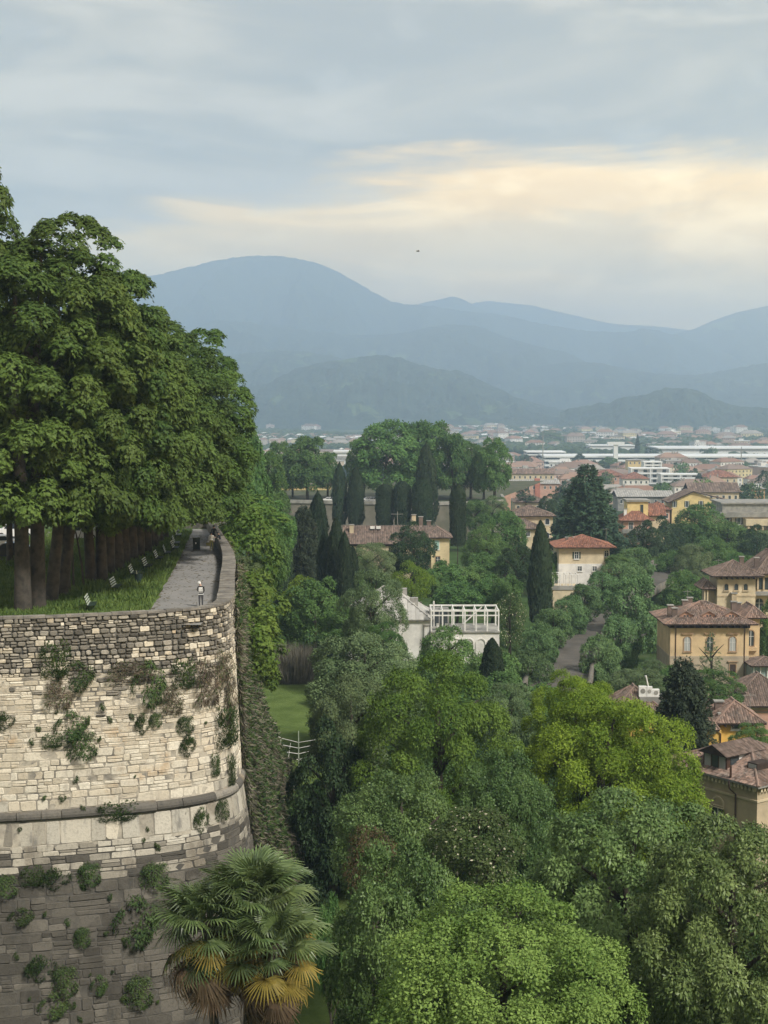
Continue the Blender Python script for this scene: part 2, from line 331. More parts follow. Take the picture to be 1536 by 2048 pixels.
def crown_lobed(seed, lobes, tufts, per, leaf, wid, lobe_r=(0.30, 0.45), tuft_r=0.12, droop=0.35, squash=0.75, flat=-0.75, spike=0.0, top=1.0, shape=1.0, palm=0, inner=0.12, irreg=0.18, asp=1.0, upw=0.55):
    """crown in the unit box: branch masses, on them leaf tufts, on those leaves"""
    rng = np.random.default_rng(seed)
    D = rdirs(lobes, rng, flat)
    # even out the directions a little
    for _ in range(12):
        d = D[:, None] - D[None]; q = np.sum(d*d, -1) + 1e-3; np.fill_diagonal(q, 1e9)
        D = unit(D + 0.02 * np.sum(d / q[..., None]**1.5, 1) / 4); D[:, 2] = np.maximum(D[:, 2], flat); D = unit(D)
    lr = rng.uniform(*lobe_r, lobes)
    R = 1 - lr * 0.9
    prof = 1 - shape * 0.32 * np.clip(D[:, 2], 0, 1)**2
    LC = D * (R * rng.uniform(1 - irreg, 1 + irreg*0.4, lobes) * np.where(D[:, 2] > 0, 1, prof))[:, None]
    LC[:, 2] *= top
    k = rng.integers(0, lobes, tufts)
    o = rdirs(tufts, rng, -1)
    o = unit(o + D[k] * 0.75 + np.array([0, 0, 0.30]))
    TC = LC[k] + o * (lr[k] * rng.uniform(0.80, 1.06, tufts))[:, None] * np.array([1, 1, squash])
    ni = int(tufts * inner)
    TC[:ni] *= rng.uniform(0.35, 0.8, (ni, 1))
    TC[:, 2] *= asp
    ax = unit(o + np.array([0, 0, upw]) + rng.normal(0, 0.2, (tufts, 3)))
    n = tufts * per; t = np.repeat(np.arange(tufts), per)
    if palm:
        # a stalk tip carrying a fan of drooping leaflets
        m = n // palm; tt = t[::palm][:m]; e = unit(rng.normal(0, 1, (m, 3))); e -= ax[tt] * np.sum(e*ax[tt], -1, keepdims=True); e = unit(e)
        hub = TC[tt] + e * (tuft_r * rng.uniform(0.2, 1.0, m))[:, None] - ax[tt] * (tuft_r * 0.5 * rng.uniform(0, 1, m)**2)[:, None]
        hn = unit(ax[tt] + 0.35*e + rng.normal(0, 0.18, (m, 3))); h = np.repeat(hub, palm, 0); hn = np.repeat(hn, palm, 0); e = np.repeat(e, palm, 0)
        ang = np.tile(np.linspace(-1.25, 1.25, palm), m) + rng.normal(0, 0.12, m*palm)
        s = np.cross(hn, e); A = e * np.cos(ang)[:, None] + s * np.sin(ang)[:, None] - hn * 0.15 - np.array([0, 0, droop])
        V = leaves(h, A, hn, leaf, wid, rng)
    else:
        e = rng.normal(0, 1, (n, 3)); e -= ax[t] * np.sum(e*ax[t], -1, keepdims=True); e = unit(e)
        rr = tuft_r * np.sqrt(rng.uniform(0, 1, n))
        C = TC[t] + e * rr[:, None] + ax[t] * (tuft_r * (0.45 - 0.9*(rr/tuft_r)**2) + rng.normal(0, tuft_r*0.22, n))[:, None]
        if spike: C += ax[t] * (np.abs(rng.normal(0, spike, n)))[:, None]
        Nn = unit(ax[t] + 0.5*e + rng.normal(0, 0.30, (n, 3)))
        A = e + ax[t]*0.25 - np.array([0, 0, droop]) + rng.normal(0, 0.3, (n, 3))
        V = leaves(C, A, Nn, leaf, wid, rng)
    return fit(V)
def crown_column(seed, n, leaf, wid, prof, lump=0.10, up=1.2):
    """cypress: steep scaly sprays on a narrow column; prof(t) radius for t 0..1"""
    rng = np.random.default_rng(seed)
    t = rng.uniform(0, 1, n)**0.9; a = rng.uniform(0, 2*pi, n)
    lum = fbm(a*2.2 + 40, t*9, 3, seed) + 0.5*(vnoise(a*5 + 9, t*4, seed+5) - .5)
    r = prof(t) * (1 - lump*2.2 + lump*4*lum*0.9) * rng.uniform(0.82, 1.0, n)
    ni = n // 8; r[:ni] *= rng.uniform(0.2, 0.8, ni)
    o = np.stack([np.cos(a), np.sin(a), np.zeros(n)], -1); C = o * r[:, None]; C[:, 2] = t*2 - 1
    A = o*0.62 + np.array([0, 0, up]) + rng.normal(0, 0.28, (n, 3)); N = o + np.array([0, 0, 0.25]) + rng.normal(0, 0.3, (n, 3))
    return fit(leaves(C, A, N, leaf, wid, rng))
def crown_conifer(seed, tiers, per_tier, leaf, wid, nper, prof, droop=0.25, lift=0.0, ragged=0.2, thick=0.05):
    """cedar or fir: whorls of layered boughs"""
    rng = np.random.default_rng(seed); Vs = []
    for i in range(tiers):
        t = (i + rng.uniform(-.3, .3)) / tiers; t = min(max(t, 0.0), 0.995); R = prof(t); m = max(4, int(per_tier * (0.35 + R)))
        for k in range(m):
            a = 2*pi*(k + rng.uniform(-.35, .35))/m + i*1.7; L = R * rng.uniform(1 - ragged, 1 + ragged*0.4); n = max(10, int(nper * L))
            u = np.sqrt(rng.uniform(0.02, 1, n)); w = (rng.uniform(-1, 1, n)) * 0.30 * L * np.sqrt(np.clip(1.05 - u, 0, 1)) * 1.2
            o = np.array([cos(a), sin(a), 0]); s = np.array([-sin(a), cos(a), 0])
            z = (t*2 - 1) + lift*L*u - droop*L*u*u - 0.25*np.abs(w) + rng.normal(0, thick, n)*0.5
            C = o*(u*L)[:, None] + s*w[:, None]; C[:, 2] = z
            A = o*0.9 + s*(w/ max(L, .02)*2.2)[:, None] + rng.normal(0, .3, (n, 3)) - np.array([0, 0, droop*0.8]); N = np.array([0, 0, 1.0]) + o*0.3 + rng.normal(0, .35, (n, 3))
            Vs.append(leaves(C, A, N, leaf, wid, rng))
    return fit(np.concatenate(Vs))
def leafmesh(name, V, mat): return np_mesh(name, V, quads(V), mat)
M_BARK = plain('bark', (0.075, 0.062, 0.05), 0.95, 0.25, 2.5, bump=0.03, obj=0.15, col2=(0.035, 0.03, 0.026))
M_BARKG = plain('grey_bark', (0.075, 0.066, 0.056), 0.95, 0.25, 2.0, bump=0.03, obj=0.15, col2=(0.035, 0.033, 0.029))
L_CHEST = leafmat('chestnut_leaf', (0.025, 0.055, 0.015), (0.106, 0.168, 0.036), 0.16, patch=0.5)
L_MID = leafmat('broad_leaf', (0.042, 0.097, 0.029), (0.130, 0.230, 0.065), 0.16, patch=1.2, obj=0.22)
L_DARK = leafmat('evergreen_leaf', (0.018, 0.040, 0.018), (0.052, 0.092, 0.036), 0.12, patch=1.2, obj=0.15)
L_OLIVE = leafmat('olive_leaf', (0.062, 0.097, 0.044), (0.176, 0.241, 0.106), 0.16, patch=1.2, obj=0.15)
L_GOLD = leafmat('robinia_leaf', (0.062, 0.125, 0.014), (0.26, 0.355, 0.042), 0.24, patch=1.6, obj=0.04)
L_LOCUST = leafmat('locust_leaf', (0.040, 0.095, 0.014), (0.14, 0.235, 0.042), 0.22, patch=1.5, obj=0.04)
L_MAPLE = leafmat('maple_leaf', (0.070, 0.145, 0.028), (0.243, 0.362, 0.092), 0.2, patch=1.4, obj=0.04)
L_LIME = leafmat('lime_leaf', (0.095, 0.162, 0.016), (0.212, 0.307, 0.035), 0.32, patch=1.4, obj=0.05)
L_TUFT = leafmat('bay_leaf', (0.037, 0.083, 0.026), (0.150, 0.240, 0.074), 0.14, rough=0.42, patch=1.5, obj=0.06, spec=0.2)
L_DROOP = leafmat('cherry_leaf', (0.040, 0.082, 0.022), (0.207, 0.286, 0.095), 0.16, rough=0.42, patch=1.5, obj=0.06, spec=0.2)
L_CYP = leafmat('cypress_spray', (0.018, 0.034, 0.020), (0.050, 0.080, 0.042), 0.05, patch=1.5, obj=0.2, spec=0.1)
L_FIR = leafmat('fir_needle', (0.018, 0.029, 0.018), (0.055, 0.073, 0.042), 0.06, patch=1.5, obj=0.1, spec=0.15)
L_CEDAR = leafmat('cedar_needle', (0.026, 0.055, 0.032), (0.072, 0.124, 0.063), 0.08, patch=1.5, obj=0.1, spec=0.15)
L_DRY = leafmat('dry_leaf', (0.075, 0.07, 0.045), (0.25, 0.215, 0.17), 0.1, patch=0.5, obj=0.1, c_odd=(0.075, 0.11, 0.03), odd=0.28)
L_REED = leafmat('reed_blade', (0.099, 0.094, 0.072), (0.264, 0.242, 0.198), 0.2, patch=1.0, obj=0.05)
L_WALL = leafmat('wall_plant_leaf', (0.024, 0.051, 0.016), (0.083, 0.124, 0.035), 0.2, patch=1.0, obj=0.25)
L_WDRY = leafmat('wall_plant_dry', (0.068, 0.061, 0.041), (0.165, 0.124, 0.088), 0.15, patch=1.0, obj=0.2, c_odd=(0.05, 0.08, 0.02), odd=0.25)
L_FIG = leafmat('fig_leaf', (0.054, 0.115, 0.019), (0.159, 0.230, 0.047), 0.3, patch=1.0, obj=0.14)
L_FLOWER = leafmat('flowering_leaf', (0.033, 0.066, 0.018), (0.110, 0.160, 0.055), 0.22, patch=1.2, c_odd=(0.6, 0.57, 0.42), odd=0.045)
L_PLANE = leafmat('plane_leaf', (0.05, 0.10, 0.034), (0.15, 0.25, 0.10), 0.16, patch=1.2, obj=0.3)
LIB = {}
def lib(k, V, mat): LIB[k] = leafmesh(k, V, mat)
lib('chestnut_near', crown_lobed(11, 84, 5200, 25, 0.031, 0.015, (0.13, 0.24), 0.062, droop=0.10, squash=0.42, flat=-0.6, palm=5, inner=0.05, asp=1.5, upw=1.2, irreg=.14), L_CHEST)
lib('chestnut_near_b', crown_lobed(12, 74, 4400, 25, 0.033, 0.016, (0.14, 0.25), 0.066, droop=0.10, squash=0.42, flat=-0.6, palm=5, inner=0.05, asp=1.5, upw=1.2, irreg=.14), L_CHEST)
lib('chestnut_far', crown_lobed(13, 30, 900, 16, 0.075, 0.046, (0.22, 0.34), 0.10, droop=0.2, squash=0.55, flat=-0.6, asp=1.2, upw=.8), L_MID)
lib('chestnut_far_b', crown_lobed(14, 26, 800, 16, 0.08, 0.048, (0.24, 0.36), 0.10, droop=0.2, squash=0.55, flat=-0.6, asp=1.2, upw=.8), L_MID)
lib('round', crown_lobed(15, 22, 900, 16, 0.062, 0.040, (0.26, 0.40), 0.10, droop=0.1, squash=0.75), L_MID)
lib('round_b', crown_lobed(16, 28, 900, 16, 0.060, 0.038, (0.22, 0.34), 0.09, droop=0.1, squash=0.75, irreg=0.3), L_MID)
lib('round_c', crown_lobed(26, 36, 1300, 18, 0.045, 0.030, (0.19, 0.30), 0.08, droop=0.1, squash=0.75, irreg=0.25), L_MID)
lib('plane', crown_lobed(29, 22, 900, 16, 0.062, 0.042, (0.24, 0.38), 0.10, droop=0.1, squash=0.75), L_PLANE)
lib('dark', crown_lobed(17, 28, 1100, 16, 0.055, 0.034, (0.20, 0.34), 0.09, droop=0.1, squash=0.75, irreg=0.28), L_DARK)
lib('olive', crown_lobed(18, 36, 2200, 18, 0.036, 0.021, (0.18, 0.30), 0.075, droop=0.15, squash=0.8, irreg=0.28), L_OLIVE)
lib('bush', crown_lobed(19, 16, 620, 16, 0.085, 0.050, (0.28, 0.42), 0.12, droop=0.15, squash=0.85, flat=-0.35), L_MID)
lib('lime_bush', crown_lobed(20, 16, 620, 14, 0.070, 0.036, (0.3, 0.45), 0.13, droop=0.1, squash=0.9, spike=0.03), L_LIME)
lib('flower_tree', crown_lobed(21, 16, 620, 14, 0.062, 0.04, (0.3, 0.45), 0.12, droop=0.25, squash=0.85), L_FLOWER)
lib('locust', crown_lobed(22, 64, 4500, 20, 0.027, 0.014, (0.14, 0.25), 0.058, spike=.015, droop=0.25, squash=0.65, flat=-0.65, irreg=0.16, upw=.7), L_LOCUST)
lib('robinia', crown_lobed(23, 60, 4800, 20, 0.026, 0.015, (0.14, 0.25), 0.058, spike=.025, droop=0.1, squash=0.7, flat=-0.7, irreg=0.28, upw=.7), L_GOLD)
lib('maple', crown_lobed(24, 72, 4600, 20, 0.024, 0.017, (0.13, 0.23), 0.050, spike=.03, droop=0.0, squash=0.8, flat=-0.4, irreg=0.18), L_MAPLE)
lib('bay', crown_lobed(25, 56, 3600, 20, 0.034, 0.019, (0.15, 0.27), 0.050, droop=-.1, squash=0.85, flat=-0.5, spike=0.035, irreg=0.25), L_TUFT)
lib('cherry', crown_lobed(27, 60, 4200, 20, 0.034, 0.017, (0.14, 0.25), 0.055, droop=0.28, squash=0.75, flat=-0.55, irreg=0.2), L_DROOP)
lib('fig', crown_lobed(28, 16, 700, 15, 0.075, 0.042, (0.3, 0.46), 0.13, droop=0.35, squash=0.85, irreg=0.3, palm=5), L_FIG)
cyp = lambda t: np.clip(np.where(t < 0.12, 0.75 + 2*t, 1.0) * np.where(t > 0.35, np.clip(1 - ((t-0.35)/0.65)**2.2, 0, 1)**0.7, 1), 0.02, 1)
cyp_blunt = lambda t: np.clip(np.where(t > 0.82, np.sqrt(np.clip(1 - ((t-0.82)/0.18)**2, 0, 1)), 1) * (0.88 + 0.12*np.sin(t*3)), 0.05, 1)
lib('cypress', crown_column(31, 9000, 0.085, 0.10, cyp, 0.13), L_CYP)
lib('cypress_b', crown_column(32, 9000, 0.085, 0.10, lambda t: cyp(np.clip(t*1.05 - 0.03, 0, 1)), 0.17), L_CYP)
lib('cypress_blunt', crown_column(33, 9000, 0.075, 0.10, cyp_blunt, 0.06), L_CYP)
lib('cedar', crown_conifer(34, 24, 15, 0.075, 0.042, 190, lambda t: (1 - t)**0.62 * (0.72 + 0.28*min(1, t*6)), 0.30, 0.18, 0.28), L_CEDAR)
lib('fir', crown_conifer(35, 36, 12, 0.075, 0.034, 230, lambda t: (1 - t)**0.40 * (0.7 + 0.3*min(1, t*4)), 0.28, 0.12, 0.38), L_FIR)
lib('spruce_thin', crown_conifer(36, 15, 5, 0.13, 0.030, 62, lambda t: (1 - t)**0.9, 0.16, 0.22, 0.25, 0.02), L_OLIVE)
lib('far_tree', crown_lobed(37, 9, 90, 8, 0.20, 0.14, (0.34, 0.5), 0.16, droop=0.2, squash=0.85), L_MID)
lib('far_tree_dark', crown_lobed(38, 8, 90, 8, 0.20, 0.14, (0.34, 0.5), 0.16, droop=0.2, squash=0.85), L_DARK)
def trunk_mesh(name, seed, limbs=6, r=0.05, bend=0.04, mat=M_BARK, top=1.0, fork=0.42, ll=1.0):
    """unit-high tapered trunk that forks into limbs; r is radius over height"""
    rng = random.Random(seed); b = MB()
    pts = [(0, 0, -0.03)] + [(rng.uniform(-bend, bend)*t, rng.uniform(-bend, bend)*t, t) for t in (0.03, 0.2, 0.4, 0.6, 0.8, top)]
    b.tube(pts, [r*1.5, r*1.25, r, r*0.9, r*0.72, r*0.45, r*0.12], 9)
    for k in range(limbs):
        a = k*2.4 + rng.uniform(-.4, .4); z = fork + 0.4*k/max(limbs, 1); L = rng.uniform(0.18, 0.3)*ll
        b.tube([(0, 0, z), (cos(a)*L*0.5, sin(a)*L*0.5, z + L*0.45), (cos(a)*L, sin(a)*L, z + L*0.8)], [r*0.5, r*0.32, r*0.1], 6)
    return b.mesh(name, mat, True)
TR = [trunk_mesh('trunk', s, 6, 0.03) for s in (1, 2)]
TR_COL = trunk_mesh('trunk', 3, 0, 0.018)
TR_AV = [trunk_mesh('trunk', s, 5, 0.024, 0.02, M_BARKG, fork=0.36, ll=0.45) for s in (4, 5)]
def tree(crown, px, ytop, ybot, wpx, d, label, name='broadleaf_tree', cat='tree', group=None, trunk=None, zbase=None, tx=None, depth=1.0, tr=1.0, crx=0.0):
    """a tree whose crown fills the box the photo shows at distance d; trunk down to the ground (or to zbase)"""
    T = P(px, ytop, d); B = P(px, ybot, d); W = wpx / FPX * d; H = T.z - B.z
    x = T.x if tx is None else (tx - 768) / FPX * d
    z0 = ground(T.x, d) if zbase is None else zbase
    r = empty(name, (x, d, z0)); tag(r, label, cat, group)
    k = link('crown', LIB[crown], r, (T.x - x, crx, (T.z + B.z)/2 - z0)); a = random.uniform(0, 2*pi)
    k.scale = (W/2*0.97, W/2*depth*0.97, H/2*0.97); 
    if abs(depth - 1) < .01: k.rotation_euler = (0, 0, a)
    th = max(T.z - z0 - 0.12*H, 0.6); tm = trunk or random.choice(TR)
    t = link('trunk', tm, r, (0, 0, 0)); wr = min(th, W*1.6)*tr; t.scale = (wr, wr, th)
    if tx is not None and abs(T.x - x) > 0.05: t.rotation_euler = (0, math.atan2((T.x - x)*0.55, th), 0)
    return r
# ------------------------------------------------------------------ the near bastion
ZP, ZT = -14.5, -13.5           # promenade level, parapet top
_pl = [(-75,85.0),(-60,86.3),(-45,88),(-30,89.7),(-23,90.7),(-18,92.0),(-14.6,93.2),(-12.3,94.5),(-10.9,96.0),(-10.3,98),(-10.35,102),(-11.2,111),(-13.1,129),(-18.1,159),(-19.3,166)]
def catmull(p, n=24):
    p = np.array([p[0]] + list(p) + [p[-1]], float); o = []
    for i in range(1, len(p)-2):
        for t in np.linspace(0, 1, n, endpoint=False):
            a, b, c, e = p[i-1], p[i], p[i+1], p[i+2]
            o.append(0.5*((2*b) + (c-a)*t + (2*a-5*b+4*c-e)*t*t + (3*b-a-3*c+e)*t**3))
    o.append(p[-2]); return np.array(o)
_pc = catmull(_pl); _ps = np.concatenate([[0], np.cumsum(np.linalg.norm(np.diff(_pc, axis=0), axis=1))])
SL = _ps[-1]
def plan(s): return np.stack([np.interp(s, _ps, _pc[:, 0]), np.interp(s, _ps, _pc[:, 1])], -1)
def plan_n(s):
    t = plan(np.asarray(s) + 0.3) - plan(np.asarray(s) - 0.3); t = t / np.linalg.norm(t, axis=-1, keepdims=True)
    return np.stack([t[..., 1], -t[..., 0]], -1)
S_CORNER = _ps[np.argmin(np.hypot(_pc[:, 0] + 10.3, _pc[:, 1] - 98))]
def batter(z): z = np.asarray(z, float); return np.clip(ZT - z, 0, None)*0.045 + np.clip(-25.8 - z, 0, None)*0.10
def wall(s, z, out=0.0):
    s = np.asarray(s, float); z = np.asarray(z, float); q = plan(s) + plan_n(s)*(batter(z) + out)[..., None]
    return np.concatenate([q, z[..., None]], -1)
bastion = empty('bastion_wall', (-20, 91, -38)); tag(bastion, 'old round stone bastion wall under the chestnut promenade', 'bastion')
BO = np.array([-20, 91, -38.0])
M_MORTAR = plain('mortar', (0.46, 0.41, 0.33), 0.95, 0.3, 0.9, bump=0.03, col2=(0.13, 0.12, 0.105))
M_MORTARD = plain('dark_mortar', (0.145, 0.135, 0.115), 0.95, 0.3, 0.9, bump=0.03, col2=(0.05, 0.05, 0.045))
def stone_mat(name, a, b, stain, amp, sth=0.55, lichen=(0.06, 0.06, 0.055), drip=0.5):
    def fn(q, out):
        ge = q.n('ShaderNodeNewGeometry'); pos = ge.outputs['Position']
        r = q.math('FRACT', q.math('ADD', ge.outputs['Random Per Island'], q.n('ShaderNodeObjectInfo').outputs['Random']))
        c = q.mix(r, a, b)
        big = q.noise(pos, 0.35, 4, 0.6); c = q.mix(q.math('MULTIPLY', q.rng(big, sth, sth + 0.12), 0.75), c, stain)
        st = q.noise(q.vmul(pos, (1.6, 1.6, 0.35)), 0.9, 5, 0.65); c = q.mix(q.math('MULTIPLY', q.rng(st, 0.52, 0.70), drip), c, lichen)
        fine = q.noise(pos, 7.0, 4, 0.7); c = q.mix(q.math('MULTIPLY', q.rng(fine, 0.45, 0.75), 0.5), c, tuple(v*0.5 for v in a))
        v2 = q.math('FRACT', q.math('MULTIPLY', r, 9.7))
        c = q.n('ShaderNodeHueSaturation', ins={'Color': c, 'Value': q.math('ADD', 1 - amp, q.math('MULTIPLY', v2, 2*amp))}).outputs[0]
        bs = q.n('ShaderNodeBsdfPrincipled', ins={'Base Color': c, 'Roughness': 0.92, 'Specular IOR Level': 0.2})
        bm = q.n('ShaderNodeBump', ins={'Height': fine, 'Strength': 0.8, 'Distance': 0.05}); q.t.links.new(bm.outputs[0], bs.inputs['Normal'])
        q.t.links.new(bs.outputs[0], out.inputs[0])
    return material(name, fn)
M_ST = {'rubble': stone_mat('rubble_stone', (0.13, 0.118, 0.10), (0.36, 0.325, 0.27), (0.10, 0.092, 0.08), 0.40, 0.52),
        'ashlar': stone_mat('pale_limestone', (0.52, 0.45, 0.345), (0.70, 0.64, 0.53), (0.44, 0.32, 0.20), 0.14, 0.58, (0.28, 0.25, 0.21), 0.5),
        'band': stone_mat('white_limestone', (0.42, 0.38, 0.31), (0.58, 0.54, 0.46), (0.28, 0.25, 0.20), 0.16, 0.56, (0.15, 0.145, 0.14), 0.7),
        'mid': stone_mat('stained_limestone', (0.25, 0.225, 0.185), (0.44, 0.40, 0.33), (0.20, 0.17, 0.13), 0.22, 0.52, (0.10, 0.095, 0.085), 0.6),
        'foot': stone_mat('dark_shaded_stone', (0.085, 0.077, 0.065), (0.15, 0.135, 0.113), (0.07, 0.063, 0.053), 0.28, 0.5, (0.06, 0.06, 0.055), 0.5)}  # foot: dark stone, with shade from the trees also worked into its colour
# the core behind the stones
def sheet(s0, s1, ns, zs, out, mat, name, parent, off):
    S, Z = np.meshgrid(np.linspace(s0, s1, ns), np.asarray(zs, float), indexing='ij'); V = wall(S, Z, out).reshape(-1, 3) - off; nz = len(zs)
    i, j = np.meshgrid(np.arange(ns-1), np.arange(nz-1), indexing='ij'); b = (i*nz + j).ravel()
    return link(name, np_mesh(name, V, np.stack([b+1, b, b+nz, b+nz+1], 1), mat, True), parent)
bastion.location = BO
sheet(0, SL, 220, [ZT, -17.2], -0.10, M_MORTARD, 'rubble_core', bastion, BO)
sheet(0, SL, 220, [-17.2, -20, -25.8, -27.8], -0.015, M_MORTAR, 'core', bastion, BO)
sheet(0, SL, 220, [-27.8, -32, -42.5], -0.03, plain('foot_mortar', (0.11, 0.10, 0.085), 0.95, 0.3, 0.9, bump=0.03, col2=(0.06, 0.056, 0.05)), 'foot_core', bastion, BO)
# courses of stones where the photo shows them singly
S_A = _ps[np.argmin(np.abs(_pc[:, 0] + 29) + (_pc[:, 1] > 95)*99)]; S_B = S_CORNER + 7.0
rs = random.Random(5); stones = []
def course(z1, z0, wmin, wmax, kind, split=0.0):
    s = S_A + rs.uniform(-wmax, 0)
    while s < S_B:
        w = rs.uniform(wmin, wmax)
        if rs.random() < 0.12: w *= 1.5
        k0 = kind
        kind = pick((z0 + z1)/2, s)
        if rs.random() < split:
            zm = z0 + (z1 - z0)*rs.uniform(.4, .6); stones.append((s, s + w, z0, zm, kind)); stones.append((s, s + w, zm, z1, kind))
        else: stones.append((s, s + w, z0 + rs.uniform(-.03, .03), z1 + rs.uniform(-.03, .03), kind))
        s += w; kind = k0
_mix = [(-15.6, 'rubble', .0), (-17.0, 'rubble', .15), (-18.6, 'rubble', .75), (-20.5, 'rubble', .97)]
def pick(z, s):
    z += 0.8*sin(s*0.45) + 0.5*sin(s*1.3 + 2)
    if z > -26: return 'ashlar' if rs.random() < np.interp(-z, [15.0, 17.0, 18.2, 19.2], [0.06, 0.3, 0.86, 1]) else 'rubble'
    if z > -27.6: return 'band'
    return 'foot' if rs.random() < np.interp(-z, [27.8, 28.8, 30.2], [0.0, 0.3, 1]) else 'mid'
def zone(zt, zb, hmin, hmax, wmin, wmax, kind, split=0.0):
    z = zt
    while z > zb + 0.05:
        h = min(rs.uniform(hmin, hmax), z - zb); h = h if z - h - zb > hmin*0.6 else z - zb
        k = h / ((hmin + hmax)/2); course(z, z - h, wmin*(0.6 + 0.4*k), wmax*(0.6 + 0.4*k), kind, split); z -= h
zone(ZT - 0.12, -17.2, 0.20, 0.40, 0.24, 0.62, 'rubble', 0.22)
zone(-17.2, -21.0, 0.22, 0.46, 0.32, 1.15, 'ashlar', 0.30)
zone(-21.0, -25.47, 0.26, 0.62, 0.40, 1.25, 'ashlar', 0.26)
zone(-26.15, -27.6, 1.40, 1.45, 0.75, 1.35, 'band')
zone(-27.6, -29.5, 0.28, 0.50, 0.6, 1.5, 'band', 0.3)
zone(-29.5, -41.5, 0.32, 0.80, 0.5, 1.5, 'foot', 0.32)
def stone_geo(s0, s1, z0, z1, kind):
    g = {'rubble': .03, 'ashlar': .014, 'mid': .015, 'band': .012, 'foot': .016}[kind]
    g = min(g, (z1 - z0)*0.15, (s1 - s0)*0.15); s0 += g; s1 -= g; z0 += g; z1 -= g
    cs, cz = (s0+s1)/2, (z0+z1)/2; hs, hz = (s1-s0)/2, (z1-z0)/2; r = {'rubble': 0.40, 'ashlar': 0.20, 'mid': 0.2, 'band': 0.10, 'foot': 0.2}[kind]
    j = {'rubble': 0.16, 'ashlar': 0.12, 'mid': 0.11, 'band': 0.05, 'foot': 0.09}[kind]
    o = [(-1, -1+r), (-1, 1-r), (-1+r, 1), (1-r, 1), (1, 1-r), (1, -1+r), (1-r, -1), (-1+r, -1)]
    jj = [(rs.uniform(-j, j*0.4), rs.uniform(-j, j*0.4)) for _ in o]
    ring = [(a*(1 + q[0]), b*(1 + q[1])) for (a, b), q in zip(o, jj)]
    proud = {'rubble': rs.uniform(-0.01, 0.11), 'ashlar': rs.uniform(-0.012, 0.035), 'mid': rs.uniform(-0.015, 0.04), 'band': rs.uniform(-0.01, 0.04), 'foot': rs.uniform(-0.02, 0.05)}[kind]
    tilt = rs.uniform(-0.03, 0.03); bev = min(0.05 if kind == 'rubble' else 0.028, hz*0.3, hs*0.3)
    S, Z, O = [], [], []
    for k, (ins, dep) in enumerate(((0, -0.14), (0, proud - bev), (bev, proud))):
        for a, b in ring:
            S.append(cs + a*(hs - ins)); Z.append(cz + b*(hz - ins)); O.append(dep + (tilt*a if k else 0) + (rs.uniform(-.012, .012) if k == 2 else 0))
    V = wall(np.array(S), np.array(Z), np.array(O)) - BO
    F = [(k*8+i, k*8+(i+1) % 8, k*8+8+(i+1) % 8, k*8+8+i) for k in (0, 1) for i in range(8)] + [tuple(range(16, 24))]
    return V, [f[::-1] for f in F]
def seen(s): c = plan(np.array((s[0]+s[1])/2)); n = plan_n(np.array((s[0]+s[1])/2)); v = -c/np.linalg.norm(c); return max(0.0, float(n @ v)) * (1 if 768 + 3000*c[0]/c[1] > -30 and 790 - 3000*s[3]/c[1] < 2075 else 0)
stones = [q for q in stones if q[3] - q[2] > 0.05]
order = sorted(range(len(stones)), key=lambda i: -(stones[i][1]-stones[i][0])*(stones[i][3]-stones[i][2])*seen(stones[i]))
big = set(order[:300]); rest = {}
for i, q in enumerate(stones):
    V, F = stone_geo(*q)
    if i in big:
        me = bpy.data.meshes.new('stone'); me.from_pydata([tuple(v) for v in V], [], F); me.materials.append(M_ST[q[4]]); link('stone', me, bastion)
    else: rest.setdefault(q[4], MB()).add(V, F)
sm = MB(); mi = []; kinds = list(rest)
for kx, kk in enumerate(kinds): n0 = len(sm.f); sm.add(rest[kk].v, rest[kk].f); mi += [kx]*(len(sm.f) - n0)
me = sm.mesh('stones'); [me.materials.append(M_ST[k]) for k in kinds]; me.polygons.foreach_set('material_index', np.array(mi, np.int32))
tag(link('small_stones', me, bastion), kind='stuff')
# half-round string course in lengths
M_CORD = stone_mat('cordon_stone', (0.13, 0.12, 0.105), (0.22, 0.20, 0.17), (0.28, 0.22, 0.15), 0.38, 0.52)
s = S_A - 1
while s < S_CORNER + 12:
    w = rs.uniform(1.1, 2.4); rr = 0.33 + rs.uniform(-.05, .03); ss = np.linspace(s + 0.02, s + w - 0.02, 5); a = np.linspace(-pi/2, pi/2, 7)
    V = np.concatenate([wall(np.full(7, q), -25.8 + rr*np.sin(a), rr*np.cos(a)*1.05 - 0.06) for q in ss]) - BO
    F = [(k*7+i, k*7+7+i, k*7+8+i, k*7+1+i)[::-1] for k in range(4) for i in range(6)] + [tuple(range(7)), tuple(range(28, 35))[::-1]]
    me = bpy.data.meshes.new('cordon_stone'); me.from_pydata([tuple(v) for v in V], [], F); me.materials.append(M_CORD); link('cordon_stone', me, bastion); s += w
